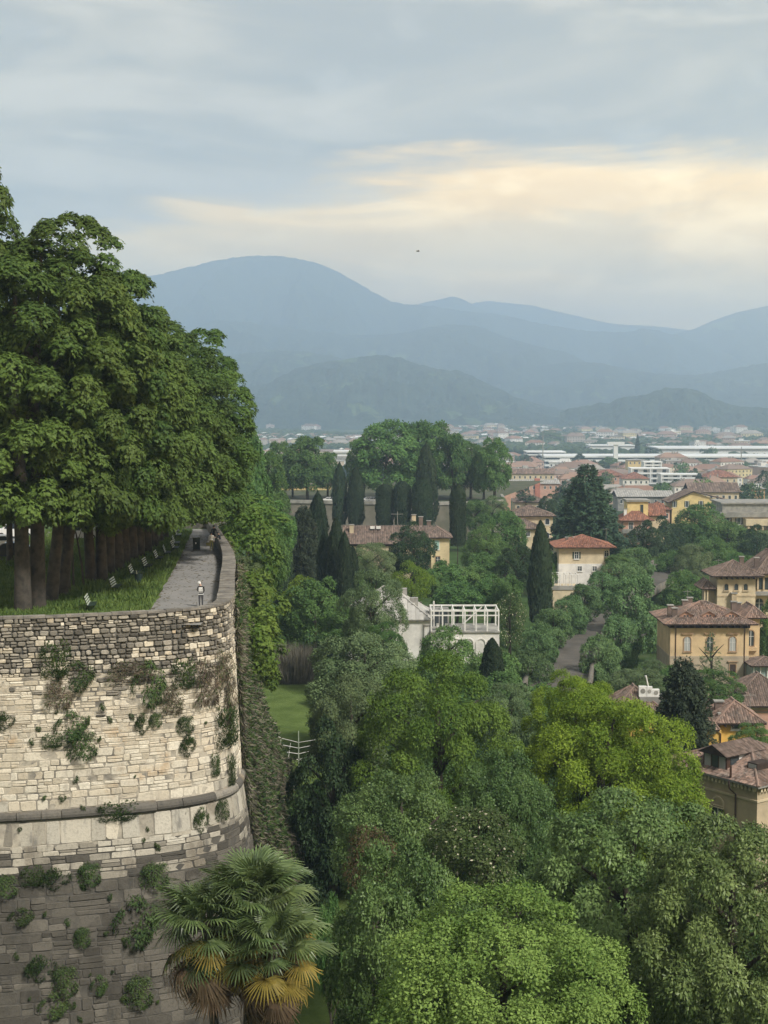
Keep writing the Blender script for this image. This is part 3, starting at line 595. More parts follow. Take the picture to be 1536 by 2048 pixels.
# parapet: inner face and coping slabs
M_COPE = plain('coping_stone', (0.24, 0.22, 0.19), 0.9, 0.25, 1.2, island=0.0, obj=0.22, bump=0.02, col2=(0.12, 0.11, 0.10))
def inner(s, th): return plan(s) - plan_n(s)*th
ss = np.linspace(0, SL, 200); th = np.interp(ss, [S_CORNER - 4, S_CORNER + 3, S_CORNER + 25, S_CORNER + 45], [0.5, 1.0, 0.95, 0.6]); a = inner(ss, th[:, None])
V = np.concatenate([np.column_stack([a, np.full(200, ZT - 0.13)]), np.column_stack([a, np.full(200, ZP - 0.3)])]) - BO
i = np.arange(199); link('parapet_inner_face', np_mesh('parapet_inner_face', V, np.stack([i, i+1, i+201, i+200], 1), M_MORTARD, True), bastion)
s = 0.0
while s < SL - 0.5:
    w = min(rs.uniform(0.8, 1.5), SL - s); q = np.array([s + 0.012, s + w/2, s + w - 0.012]); t = np.interp(q, [S_CORNER - 4, S_CORNER + 3, S_CORNER + 25, S_CORNER + 45], [0.5, 1.0, 0.95, 0.6])
    o = plan(q) + plan_n(q)*(0.07 + rs.uniform(0, .03)); n = plan(q) - plan_n(q)*(t + 0.04)[:, None]; zt = ZT + rs.uniform(-.02, .03)
    V = [(*o[k], z) for z in (ZT - 0.13, zt) for k in range(3)] + [(*n[k], z) for z in (ZT - 0.13, zt) for k in range(3)]
    V = np.array(V) - BO
    F = [(0,1,4,3),(1,2,5,4),(6,9,10,7),(7,10,11,8),(3,4,10,9),(4,5,11,10),(0,6,7,1),(1,7,8,2),(0,3,9,6),(2,8,11,5)]
    me = bpy.data.meshes.new('coping_stone'); me.from_pydata([tuple(v) for v in V], [], F); me.materials.append(M_COPE); link('coping_stone', me, bastion); s += w
# promenade on top: lawn and asphalt path
M_LAWN = plain('promenade_lawn_soil', (0.06, 0.10, 0.028), 0.95, 0.2, 0.35, bump=0.04, col2=(0.035, 0.08, 0.018))
M_PATH = plain('worn_asphalt', (0.205, 0.20, 0.193), 0.9, 0.22, 0.35, bump=0.006, col2=(0.255, 0.245, 0.235))
poly = [tuple(q) for q in inner(np.linspace(0, SL, 120), 0.3)]
pl = MB(); n = len(poly); pl.add([(x, y, ZP) for x, y in poly] + [(-75, 330, ZP), (-75, 85, ZP)][:1], [tuple(range(n + 1))])
tag(pl.build('promenade_lawn', M_LAWN), kind='structure')
tag(MB().add([(-75, 166, ZP - .01), (-20, 166, ZP - .01), (-24, 330, ZP - .01), (-75, 330, ZP - .01)], [(0, 1, 2, 3)]).build('avenue_lawn', M_LAWN), kind='structure')
le = [PZ(*q, ZP) for q in ((255,1250),(300,1220),(322,1180),(340,1150),(362,1110),(384,1062),(386,1054))]
ss = np.linspace(S_CORNER - 6, S_CORNER + 63, 40); ri = inner(ss, np.interp(ss, [S_CORNER - 4, S_CORNER + 3, S_CORNER + 25, S_CORNER + 45], [0.4, 0.9, 0.85, 0.5])[:, None])
yy = np.linspace(94, 162, 60); lx = np.interp(yy, [p.y for p in le], [p.x for p in le])
far = ri[ri[:, 0].argmax():]; rx = np.interp(yy, ri[8:, 1], ri[8:, 0])
V = np.concatenate([np.column_stack([lx + 0.08*np.sin(yy*2.1), yy, np.full(60, ZP + .012)]), np.column_stack([rx, yy, np.full(60, ZP + .012)])])
i = np.arange(59); tag(link('footpath', np_mesh('footpath', V, np.stack([i, i+60, i+61, i+1], 1), M_PATH)), kind='structure')
# low cross wall at the path's far end
ew = empty('end_wall', (-22, 163, ZP)); tag(ew, 'low grey stone wall across the far end of the path', 'wall')
MB().box(-4.2, 3.6, -0.3, 0.3, 0, 0.95).build('masonry', M_MORTARD, ew); MB().box(-4.25, 3.65, -0.36, 0.36, 0.953, 1.06).build('coping', M_COPE, ew)
# grass blades on the promenade
def blades(n, xs, ys, zf, h, w, mat, name, rng):
    x = rng.uniform(*xs, n); y = rng.uniform(*ys, n)
    keep = zf(x, y); x, y = x[keep], y[keep]; m = len(x)
    A = rng.normal(0, .35, (m, 3)); A[:, 2] = 1; N = rng.normal(0, 1, (m, 3)); N[:, 2] = 0.1
    return x, y, A, N
rg = np.random.default_rng(9); n = 60000
x = rg.uniform(-36, -15, n); y = 94 + (160 - 94)*rg.uniform(0, 1, n)**1.6
k = (x < np.interp(y, [p.y for p in le], [p.x for p in le]) + 0.05) & (y > np.interp(x, _pc[:300, 0], _pc[:300, 1]) + 1)
x, y = x[k], y[k]; m = len(x); A = rg.normal(0, .4, (m, 3)); A[:, 2] = 1; N = rg.normal(0, 1, (m, 3)); N[:, 2] = .1
L_GRASS = leafmat('grass_blade', (0.06, 0.105, 0.025), (0.16, 0.215, 0.06), 0.25, patch=0.4)
tag(link('promenade_grass', leafmesh('promenade_grass', leaves(np.column_stack([x, y, np.full(m, ZP)]), A, N, 0.34*(0.6 + fbm(x/3, y/3, 2, 4)), 0.10, rg, 0.05), L_GRASS)), kind='stuff')

n = 900; y = 95 + 60*rg.uniform(0, 1, n); f = rg.beta(.45, .6, n); x = np.interp(y, yy, lx) + f*(np.interp(y, yy, rx) - np.interp(y, yy, lx)); a = rg.uniform(0, 6.3, n)
tag(link('fallen_leaves', leafmesh('fallen_leaves', leaves(np.column_stack([x, y, np.full(n, ZP + .03)]), np.column_stack([np.cos(a), np.sin(a), np.full(n, .05)]), np.column_stack([np.zeros(n), np.zeros(n), np.ones(n)]) + rg.normal(0, .2, (n, 3)), .22, .13, rg), leafmat('litter_leaf', (.05, .045, .02), (.14, .11, .05), .05))), kind='stuff')
# ------------------------------------------------------------------ avenue of chestnuts on the promenade
ORD = ['first', 'second', 'third', 'fourth', 'fifth', 'sixth', 'seventh', 'eighth', 'ninth', 'tenth', 'eleventh', 'twelfth', 'thirteenth', 'fourteenth', 'fifteenth', 'sixteenth', 'seventeenth', 'eighteenth', 'nineteenth', 'twentieth']
AV = [  # trunk px, base py, crown centre px, top, bottom, width, trunk girth, crown
 (40, 1229, 10, 452, 1040, 400, 1.0, 'chestnut_near'), (69, 1221, 125, 424, 1036, 330, 1.0, 'chestnut_near_b'),
 (97, 1206, 190, 478, 1046, 290, 0.8, 'chestnut_near'), (118, 1196, 232, 545, 1052, 280, 0.75, 'chestnut_near_b'),
 (129, 1189, 90, 520, 1045, 320, 0.5, 'chestnut_near_b'), (179, 1168, 180, 560, 1050, 300, 0.75, 'chestnut_near'), (200, 1166, 268, 592, 1060, 260, 0.8, 'chestnut_near'),
 (213, 1152, 305, 640, 1050, 250, 0.9, 'chestnut_near_b'), (232, 1143, 262, 650, 1045, 260, 1.0, 'chestnut_near'), (246, 1131, 345, 648, 1042, 240, 0.9, 'chestnut_near'),
 (262, 1122, 325, 690, 1040, 230, 0.9, 'chestnut_near_b'), (275, 1115, 392, 656, 1022, 225, 0.9, 'chestnut_near_b'), (290, 1105, 355, 720, 1028, 220, 0.9, 'chestnut_near'),
 (303, 1096, 418, 700, 1008, 180, 0.9, 'chestnut_near'), (315, 1086, 385, 760, 1018, 190, 0.9, 'chestnut_near_b'), (326, 1078, 410, 790, 1005, 170, 0.9, 'chestnut_near'),
 (-95, 1226, -95, 235, 1010, 270, 1.0, 'chestnut_near_b'), (16, 1128, 0, 600, 1045, 300, 0.5, 'chestnut_near_b')]
rr = random.Random(3)
def avenue_tree(i, q):
    tx, yb, cx, yt, yb2, w, gi, cr = q
    d = -ZP*FPX/(yb - 790); lab = f'tall horse chestnut, {ORD[i]} trunk of the promenade avenue counted from the bastion front'
    if i == 16: lab = 'tallest chestnut, its crown jutting in at the left edge above all others'
    if i == 17: lab = 'slim forked chestnut beside the parked cars behind the front trunks'
    o = tree(cr, cx, yt, yb2, w, d, lab, 'chestnut_tree', 'tree', 'chestnuts of the promenade avenue', trunk=TR_AV[i % 2], zbase=ZP, tx=tx, tr=1)
    t = [c for c in o.children if c.name.startswith('trunk')][0]
    k = gi*20; t.scale = (k, k, t.scale[2])
    if i not in (2, 3): t.rotation_euler = (rr.uniform(-.02, .02), rr.uniform(-.02, .03), rr.uniform(0, 6))
    else: t.rotation_euler = (0, 0.075 + 0.02*i, 0)
for i, q in enumerate(AV): avenue_tree(i, q)
for tx, yb, lab in ((143, 1179, 'thin bare sapling staked between the front chestnut trunks'), (164, 1178, 'thin pale sapling leaning left between the chestnut trunks')):
    d = -ZP*FPX/(yb - 790); o = empty('young_tree', ((tx - 768)/FPX*d, d, ZP)); tag(o, lab, 'tree', 'saplings among the chestnuts')
    ln = -0.55 if tx > 150 else -0.1
    MB().tube([(0, 0, -.05), (ln*.3, 0, 1.8), (ln*.8, 0, 3.6), (ln*1.5, .1, 5.5)], [.09, .08, .065, .03], 7).tube([(ln*.8, 0, 3.6), (ln*.8 + .5, .1, 4.9)], [.04, .015], 5).build('trunk', M_BARKG, o)
    c = link('crown', LIB['round'], o, (ln*1.4, 0, 6.3)); c.scale = (1.2, 1.2, 1.3)
# behind the trunks: road, cars and a pale house
tag(MB().add([(-75, 127, ZP + .004), (-29.6, 127, ZP + .004), (-29.6, 160, ZP + .004), (-75, 160, ZP + .004)], [(0, 1, 2, 3)]).build('parking_road', M_PATH), kind='structure')
M_TYRE = plain('tyre_rubber', (0.02, 0.02, 0.02), 0.9); M_RIM = plain('alloy_rim', (0.4, 0.4, 0.42), 0.4, metal=0.6); M_GLASS = plain('dark_glass', (0.03, 0.04, 0.05), 0.12, 0.05, spec=0.6)
M_LAMP = plain('lamp_glass', (0.75, 0.75, 0.72), 0.2, 0.03); M_LAMPR = plain('tail_lamp', (0.4, 0.02, 0.02), 0.3, 0.03)
def car(loc, rz, paint, label, name='parked_car', van=False, group='parked cars'):
    o = empty(name, loc, rz); tag(o, label, 'van' if van else 'car', group); h = 0.5 if van else 0.0
    body = [(-2.1, .35), (-2.12, .75), (-1.9, .9), (-1.2, .97), (1.85, 1.0), (2.05, .85), (2.1, .4), (1.8, .25), (-1.8, .25)]
    cab = [(-1.25, .95), (-.55, 1.42 + h), (1.0, 1.46 + h), (1.8, .98)]
    MB().prism(body, (0, -.85, 0), (1, 0, 0), (0, 0, 1), (0, 1.7, 0)).prism(cab, (0, -.74, 0), (1, 0, 0), (0, 0, 1), (0, 1.48, 0)).build('body', paint, o)
    for sgn in (-1, 1):
        MB().prism([(-1.02, 1.0), (-.5, 1.34 + h), (.15, 1.38 + h), (.15, 1.0)], (0, sgn*.745, 0), (1, 0, 0), (0, 0, 1), (0, sgn*.012, 0)).build('window', M_GLASS, o)
        MB().prism([(.24, 1.0), (.24, 1.38 + h), (.95, 1.38 + h), (1.5, 1.0)], (0, sgn*.745, 0), (1, 0, 0), (0, 0, 1), (0, sgn*.012, 0)).build('window', M_GLASS, o)
        MB().box(-2.14, -2.0, sgn*.62 - .17, sgn*.62 + .17, .62, .78).build('headlight', M_LAMP, o); MB().box(2.0, 2.11, sgn*.66 - .13, sgn*.66 + .13, .62, .85).build('tail_light', M_LAMPR, o)
        for x in (-1.3, 1.3):
            w = MB().tube([(x, sgn*.70, .31), (x, sgn*.87, .31)], .31, 14).build('wheel', M_TYRE, o); MB().tube([(x, sgn*.872, .31), (x, sgn*.885, .31)], .2, 10).build('rim', M_RIM, w)
    MB().add([(-1.24, -.6, 1.0), (-1.24, .6, 1.0), (-.62, .6, 1.36 + h), (-.62, -.6, 1.36 + h)], [(0, 3, 2, 1)]).build('windscreen', M_GLASS, o)
    for v in o.children:
        if v.name.startswith('windscreen'): v.location.x = -.05
    return o
PW = plain('white_car_paint', (0.75, 0.75, 0.74), 0.3, 0.04, spec=0.5); PD = plain('dark_car_paint', (0.03, 0.034, 0.045), 0.25, 0.04, spec=0.6); PS = plain('silver_car_paint', (0.42, 0.43, 0.44), 0.3, 0.04, metal=0.4)
car((-36.4, 139.5, ZP), 0.3, PW, 'white parked car half hidden behind the leftmost chestnut trunks'); car((-33.2, 133.0, ZP), 0.2, PD, 'dark car parked in front of the white car by the avenue')
car((-30.6, 150, ZP), 0.15, PS, 'silver car parked behind the avenue, glimpsed between two trunks'); car((-37.5, 152, ZP), 0.1, PW, 'white van parked farther back behind the chestnut trunks', 'parked_van', True)
# ------------------------------------------------------------------ plants in the wall
_gs, _gz = np.meshgrid(np.linspace(S_A - 4, S_CORNER + 9, 260), np.linspace(ZT, -38.5, 300), indexing='ij')
_gw = wall(_gs, _gz); _dep = cos(PITCH)*_gw[..., 1] - sin(PITCH)*_gw[..., 2]
_gx = 768 + FPX*_gw[..., 0]/_dep; _gy = 1024 - FPX*(sin(PITCH)*_gw[..., 1] + cos(PITCH)*_gw[..., 2])/_dep
_nn = plan_n(_gs); _vis = np.sum(_nn*_gw[..., :2], -1) < 0
def on_wall(px, py):
    q = (_gx - px)**2 + (_gy - py)**2 + np.where(_vis, 0, 1e9); i = np.unravel_index(np.argmin(q), q.shape); return Vector(_gw[i]), _nn[i]
lib('wall_tuft', crown_lobed(51, 9, 130, 14, 0.16, 0.06, (0.38, 0.55), 0.2, droop=0.8, squash=0.9, flat=-0.9, irreg=0.4), L_WALL)
lib('wall_tuft_b', crown_lobed(52, 7, 100, 14, 0.20, 0.06, (0.38, 0.6), 0.22, droop=1.1, squash=0.9, flat=-0.9, irreg=0.5), L_WALL)
lib('wall_dry', crown_lobed(53, 8, 110, 14, 0.22, 0.045, (0.38, 0.55), 0.2, droop=1.2, squash=0.9, flat=-0.9, irreg=0.4), L_WDRY)
lib('wall_small', crown_lobed(54, 4, 34, 12, 0.34, 0.13, (0.4, 0.6), 0.25, droop=0.6, squash=0.9, flat=-0.9, irreg=0.3), L_WALL)
TUFT = [
 (112,1318,58,70,'t','green plant trailing from the rubble courses at left, topmost of a chain of three'), (152,1352,70,58,'u','bushy green plant to the right of the chain in the upper wall'),
 (115,1388,52,56,'d','brownish plant hanging lowest in the chain on the upper wall'), (296,1366,66,88,'u','large dark plant hanging in a tongue below the rubble courses'),
 (366,1346,52,56,'t','green plant rooted just left of the wall corner, beside a larger brownish one'), (412,1364,62,92,'d','large brownish green plant trailing near the corner of the wall'),
 (344,1400,44,56,'d','dry brown plant under the large dark tongue-shaped one'), (260,1342,90,40,'d','flat dry brown patch of growth left of the dark tongue-shaped plant'),
 (138,1452,62,58,'u','dark green plant in the pale limestone, upper one of a close pair'), (162,1492,58,56,'t','dark green plant in the pale limestone, lower one of a close pair'),
 (106,1482,40,28,'t','small spreading green plant left of the close dark pair'), (238,1622,78,38,'t','round leafy green bush growing on top of the stone cordon'),
 (401,1640,34,50,'u','dark plant with pale blossoms hanging below the cordon'), (440,1620,32,40,'t','small green plant below the cordon nearest the corner'),
 (447,1452,66,84,'t','large green bush at the right corner of the wall, halfway up'), (370,1450,34,34,'t','small green plant above a twin in the pale stone near the corner'),
 (374,1490,34,44,'u','green plant just below its twin near the corner'), (428,1530,24,44,'t','narrow green plant above the cordon close to the corner'),
 (286,1446,30,42,'u','brown tinged small plant in the middle of the pale wall'), (311,1440,24,28,'t','tiny green plant right of the brown tinged one'),
 (10,1442,40,36,'u','green plant cut by the left edge of the pale wall'), (455,1395,40,110,'d','brown green growth running down the edge of the wall corner'),
 (460,1540,26,60,'t','green growth spilling round the wall corner above the cordon'), (442,1330,50,60,'d','reddish dry growth at the corner just under the parapet'),
 (180,1748,44,46,'t','leafy plant below the white band, rightmost of three in a line'), (112,1758,60,44,'u','broad plant below the white band, middle of three in a line'),
 (62,1752,44,38,'t','small plant below the white band, leftmost of three in a line'), (8,1772,50,44,'t','plant in the dark lower wall cut by the left edge'),
 (308,1752,56,52,'t','green plant in the dark wall beside the top of the palm'), (272,1842,90,96,'u','large dark mass of growth on the lower wall left of the palms'),
 (44,1832,50,34,'u','low dark plant on the lower wall at left'), (165,1876,32,40,'t','upright small plant alone in the middle of the dark lower wall'),
 (80,1935,60,54,'u','dark plant on the lower wall near the left edge, above a smaller one'), (130,1962,50,60,'t','green plant on the dark wall between two pale flowering ones'),
 (276,1984,54,64,'t','leafy green plant low on the dark wall beside the palm skirt'), (198,1968,34,40,'u','small plant low in the dark wall centre'), (105,2010,60,50,'u','plant at the foot of the dark wall near the bottom edge')]
for px, py, w, h, k, lab in TUFT:
    p, n = on_wall(px, py); d = p.y; o = link('wall_plant', LIB[{'t': 'wall_tuft', 'u': 'wall_tuft_b', 'd': 'wall_dry'}[k]], None, p + Vector((n[0]*.12, n[1]*.12, 0)))
    o.scale = (w/2/FPX*d*1.08, min(w, h)/2/FPX*d*.8, h/2/FPX*d*1.08); o.rotation_euler = (0, 0, math.atan2(n[0], -n[1])); tag(o, lab, 'plant', 'plants rooted in the bastion wall')
    if k != 'd': o.rotation_euler[1] = rr.choice((0, 0, pi))
for i in range(46):
    py = rr.choice((rr.uniform(1400, 1520), rr.uniform(1400, 1700), rr.uniform(1760, 2045))); px = rr.uniform(0, 470 if py < 1600 else 330); s = rr.uniform(7, 18)
    p, n = on_wall(px, py); o = link('wall_weed', LIB['wall_small'], None, p + Vector((n[0]*.05, n[1]*.05, 0))); k = s/2/FPX*p.y; o.scale = (k, k*.7, k); o.rotation_euler = (0, 0, rr.uniform(0, 6))
    zn = 'dark lower courses of the bastion' if py > 1740 else ('white band below the cordon' if p.z < -25.8 else ('pale limestone just above the cordon' if py > 1520 else 'upper pale limestone of the bastion'))
    hv = ('left edge', 'left half', 'middle', 'right part')[min(3, int(px/(480 if py < 1600 else 340)*4))]
    tag(o, f'tiny weed tuft in the {zn}, {hv}', 'weed', f'weed tufts in the {zn}, {hv}')
# dry creeper down the flank
cr_ = empty('dry_creeper', BO); tag(cr_, 'grey brown dry creeper matted over the receding flank of the bastion', 'creeper')
rg = np.random.default_rng(21)
def thick(s, z): return np.interp(s, [S_CORNER + 3, S_CORNER + 7, S_CORNER + 17], [0, .45, 1.0])*np.interp(-z, [13.5, 16, 24, 30, 37], [0.15, .45, 1.0, 1.9, 3.3])*(0.35 + 1.3*fbm(np.asarray(s)*.35, np.asarray(z)*.22, 4, 8))
S, Z = np.meshgrid(np.linspace(S_CORNER + 3, SL, 160), np.linspace(-14.2, -42, 90), indexing='ij'); V = wall(S, Z, thick(S, Z)*0.9).reshape(-1, 3) - BO
i, j = np.meshgrid(np.arange(159), np.arange(89), indexing='ij'); b = (i*90 + j).ravel()
link('stems', np_mesh('stems', V, np.stack([b+1, b, b+90, b+91], 1), plain('creeper_stems', (0.16, 0.135, 0.10), 0.95, 0.3, 0.6, bump=0.08, col2=(0.07, 0.08, 0.035)), True), cr_)
n = 75000; s = S_CORNER + 3 + (SL - S_CORNER - 3)*rg.uniform(0, 1, n)**1.5; z = rg.uniform(-41, -14.0, n); C = wall(s, z, thick(s, z) + rg.uniform(-.15, .25, n)) - BO
nn = plan_n(s); A = np.column_stack([nn*0.5, np.full(n, -.8)]) + rg.normal(0, .5, (n, 3)); N = np.column_stack([nn, np.full(n, .3)]) + rg.normal(0, .4, (n, 3))
link('foliage', leafmesh('creeper_leaves', leaves(C, A, N, .55, .095, rg, .1), L_DRY), cr_)
n = 26000; s = S_CORNER + 3 + (SL - S_CORNER - 3)*rg.uniform(0, 1, n)**1.5; z = rg.uniform(-41, -14.0, n); k = fbm(s*.5, z*.35, 3, 77) > .50; s, z = s[k], z[k]; n = len(s)
C = wall(s, z, thick(s, z) + rg.uniform(.0, .45, n)) - BO; nn = plan_n(s); A = np.column_stack([nn*.7, np.full(n, .2)]) + rg.normal(0, .6, (n, 3)); N = np.column_stack([nn*.5, np.full(n, .8)]) + rg.normal(0, .4, (n, 3))
link('leafy_shoots', leafmesh('creeper_shoots', leaves(C, A, N, .30, .15, rg), L_WALL), cr_)
# ------------------------------------------------------------------ benches, bins, people
M_IRON = plain('bench_iron', (0.02, 0.028, 0.022), 0.5, 0.1); M_SLATLIT = plain('lit_bench_slat', (0.42, 0.46, 0.39), 0.45, 0.1); M_SLATD = plain('green_bench_slat', (0.03, 0.05, 0.035), 0.5, 0.1)  # back slats paler than the seat: light reflecting off them is put into the colour
def bench():
    o = empty('park_bench')
    for y in (-.62, .62):
        MB().tube([(-.34, y, .88), (-.20, y, .46), (-.16, y, .40), (.30, y, .43)], .026, 6).tube([(-.17, y, .40), (-.25, y, 0)], .026, 6).tube([(.22, y, .42), (.27, y, 0)], .026, 6).build('leg', M_IRON, o)
    MB().box(-.02, .02, -.62, .62, .355, .385).build('stretcher', M_IRON, o)
    sl = MB().box(-.018, .018, -.85, .85, -.040, .040).mesh('back_slat', M_SLATLIT); se = MB().box(-.048, .048, -.85, .85, -.015, .015).mesh('seat_slat', M_SLATD)
    for k in range(4):
        q = link('back_slat', sl, o, (-.17 - .05*k + .035, 0, .50 + .145*k)); q.rotation_euler = (0, -.36, 0)
        link('seat_slat', se, o, (-.08 + .115*k, 0, .445))
    return o
def copy_tree(o, parent=None):
    c = o.copy(); COL.objects.link(c)
    if parent is not None: c.parent = parent
    for ch in o.children: copy_tree(ch, c)
    return c
BL = ['slatted park bench nearest the bastion parapet', 'second slatted bench from the bastion parapet', 'park bench standing right behind the round litter bin', 'fourth slatted bench from the parapet, just past the litter bin', 'fifth bench from the parapet along the grass',
      'sixth bench from the parapet with a bright back', 'seventh bench from the parapet, dark against the grass', 'eighth bench from the parapet, level with the dark cabinet', 'ninth bench from the parapet towards the end wall', 'tenth bench from the parapet, last but one before the end wall', 'farthest park bench, close to the end wall']
BP = [(182,1222),(232,1185),(268,1157),(295,1142),(317,1126),(334,1115),(350,1105),(352,1095),(356,1078),(357,1071),(357,1062)]
b0 = bench(); kids = list(b0.children)
for i, (px, py) in enumerate(BP):
    o = b0 if i == 0 else copy_tree(b0); o.location = PZ(px, py, ZP); o.rotation_euler = (0, 0, 0.05 + rr.uniform(-.08, .08)); o.scale = (1.12,)*3; tag(o, BL[i], 'bench', 'park benches facing the path')
o = empty('litter_bin', PZ(277, 1169, ZP)); tag(o, 'round dark green litter bin in the grass beside a bench', 'bin'); M_BIN = plain('bin_green', (0.018, 0.034, 0.032), 0.5, 0.15)
MB().lathe([(.22, .06), (.26, .1), (.29, .8), (.30, .84), (.26, .84), (.24, .5)], 16).build('barrel', M_BIN, o); MB().tube([(0, 0, 0), (0, 0, .1)], .1, 8).build('foot', M_IRON, o); MB().tube([(.3, 0, .0), (.3, 0, 1.05)], .025, 6).build('post', M_IRON, o)
for k in range(3): MB().tube([(.1*k - .1, .05*k, .7), (.16*k - .16, .04*k, 1.08 + .05*k)], .03, 5).build('rubbish', M_SLATD if k else plain('rubbish_paper', (.3, .3, .2), .8), o)
o = empty('utility_cabinet', PZ(393, 1101, ZP), .12); tag(o, 'dark green metal cabinet standing at the left edge of the path', 'cabinet')
MB().box(-.36, .36, -.22, .22, 0, .1).build('base', M_COPE, o); MB().box(-.33, .33, -.2, .2, .1, 1.16).build('case', M_BIN, o); MB().box(-.36, .36, -.23, .23, 1.163, 1.2).build('lid', M_BIN, o)
d_ = MB().box(-.29, .29, -.212, -.2, .16, 1.1).build('door', M_BIN, o); MB().prism([(.0, .1), (.06, .03), (.06, -.05), (0, -.11), (-.06, -.05), (-.06, .03)], (-.06, -.214, .72), (1, 0, 0), (0, 0, 1), (0, -.006, 0)).build('badge', M_LAMP, d_)
M_SKIN = plain('skin', (0.42, 0.27, 0.2), 0.6, 0.05); cloth = lambda n, c: plain(n, c, 0.85, 0.15, 6)
C_BLK, C_GREY, C_WHT, C_OLV, C_NAVY = cloth('black_cloth', (.015, .015, .017)), cloth('grey_cloth', (.075, .075, .08)), cloth('white_cloth', (.75, .75, .73)), cloth('olive_cloth', (.23, .21, .07)), cloth('navy_cloth', (.02, .025, .04))
def person(loc, rz, label, top, legs, hair, pose, extra=None, scale=1.0):
    """one continuous skinned body; clothes are faces of their own colour, hair and bag are children"""
    J = dict(pel=(0,0,.95), wst=(0,.0,1.1), chs=(0,.01,1.32), nck=(0,.0,1.47), hd0=(0,-.01,1.56), hd1=(0,-.01,1.70)); R = dict(pel=.145, wst=.125, chs=.16, nck=.06, hd0=.085, hd1=.075); E = [('pel','wst'),('wst','chs'),('chs','nck'),('nck','hd0'),('hd0','hd1')]
    for s, n in ((-1,'l'),(1,'r')):
        kx, ax = pose.get('knee'+n, (0, 0)), pose.get('arm'+n, ((0.04, 0, -.27), (0.0, -.06, -.24)))
        hip = (s*.09, 0, .90); kn = (s*.10, kx[0], .50); an = (s*.10, kx[1], .09); toe = (s*.11, kx[1] - .15, .035)
        sh = (s*.19, 0, 1.40); el = tuple(a + b*(s if i == 0 else 1) for i, (a, b) in enumerate(zip(sh, ax[0]))); wr = tuple(a + b*(s if i == 0 else 1) for i, (a, b) in enumerate(zip(el, ax[1]))); hn = tuple(w + (w - e)*.34 for w, e in zip(wr, el))
        for k, v, r in (('hip', hip, .10), ('kn', kn, .066), ('an', an, .045), ('toe', toe, .036), ('sh', sh, .062), ('el', el, .045), ('wr', wr, .032), ('hn', hn, .036)): J[k+n] = v; R[k+n] = r
        E += [('pel','hip'+n),('hip'+n,'kn'+n),('kn'+n,'an'+n),('an'+n,'toe'+n),('chs','sh'+n),('sh'+n,'el'+n),('el'+n,'wr'+n),('wr'+n,'hn'+n)]
    ln = pose.get('lean', 0); tl = pose.get('tilt', 0); keys = list(J)
    def bend(v):
        x, y, z = v
        if z > .95: y -= (z - .95)*ln
        if z > 1.47: x += (z - 1.47)*tl
        return (x, y, z)
    me = bpy.data.meshes.new('person'); me.from_pydata([bend(J[k]) for k in keys], [(keys.index(a), keys.index(b)) for a, b in E], [])
    o = bpy.data.objects.new('body', me); COL.objects.link(o); m = o.modifiers.new('skin', 'SKIN'); m.use_smooth_shade = True
    sv = me.skin_vertices[0].data
    for i, k in enumerate(keys): sv[i].radius = (R[k], R[k]*(.72 if k in ('pel','wst','chs') else 1)); sv[i].use_root = (k == 'pel')
    o.modifiers.new('sub', 'SUBSURF').levels = 1; o.modifiers['sub'].render_levels = 1
    dg = bpy.context.evaluated_depsgraph_get(); dg.update(); bm = bpy.data.meshes.new_from_object(o.evaluated_get(dg)); bpy.data.objects.remove(o); bm.name = 'body'
    bm.materials.clear(); [bm.materials.append(q) for q in (M_SKIN, top, legs)]
    for f in bm.polygons:
        c = f.center; f.material_index = 0 if c.z > 1.47 - .0 else (2 if c.z < .97 and abs(c.x) < .2 else 1)
        if f.material_index == 1 and min((c - Vector(bend(J['hn'+n]))).length for n in 'lr') < .12: f.material_index = 0
    r = empty('person', loc, rz); r.scale = (scale,)*3; tag(r, label, 'person'); link('body', bm, r)
    hx, hy, hz = bend((0, -.01, 1.66)); b = MB(); b.lathe([(.02, .115), (.07, .10), (.105, .05), (.115, -.02), (.10, -.07), (.085, -.075)], 12, (hx, hy + .012, hz)); b.build('hair', hair, r, True)
    f = MB(); f.add([(hx - .02, hy - .10, hz - .04), (hx + .02, hy - .10, hz - .04), (hx, hy - .135, hz - .055), (hx, hy - .10, hz + .01)], [(0,2,1),(0,3,2),(2,3,1)])
    f.build('nose', M_SKIN, r)
    for s in (-1, 1): MB().box(hx + s*.035 - .012, hx + s*.035 + .012, hy - .103, hy - .092, hz - .01, hz + .004).build('eye', C_BLK, r)
    if extra: extra(r)
    return r
def ex1(r):
    MB().box(-.13, .13, .095, .125, 1.12, 1.38).build('back_print', C_WHT, r); MB().box(-.15, .15, .09, .13, 1.03, 1.075).build('stripe', C_WHT, r); MB().box(-.17, .17, -.15, .12, .86, .91).build('belt', C_WHT, r)
def ex2(r): MB().prism([(-.17, 0), (.17, 0), (.19, .3), (-.19, .3)], (-.3, -.2, .45), (1, 0, 0), (0, 0, 1), (0, .16, 0)).build('bag', C_OLV, r); MB().lathe([(.02, .07), (.07, .04), (.08, 0), (.05, -.05)], 10, (-.3, -.14, .86)).build('bag_top', C_WHT, r)
p_ = PZ(402, 1214, ZP)
person(p_, pi, 'person in black top with white panels and grey trousers, white haired head bowed sideways', C_BLK, C_GREY, C_WHT, dict(tilt=.55, lean=-.02, armr=((.03, -.05, -.26), (-.06, -.18, -.14)), arml=((.03, -.05, -.26), (-.06, -.18, -.14))), ex1)
person(PZ(423, 1101, ZP), .1, 'person in white top walking towards us with an olive bag', C_WHT, C_OLV, C_BLK, dict(kneel=(-.14, -.02), kneer=(.03, .22), lean=.12), ex2)
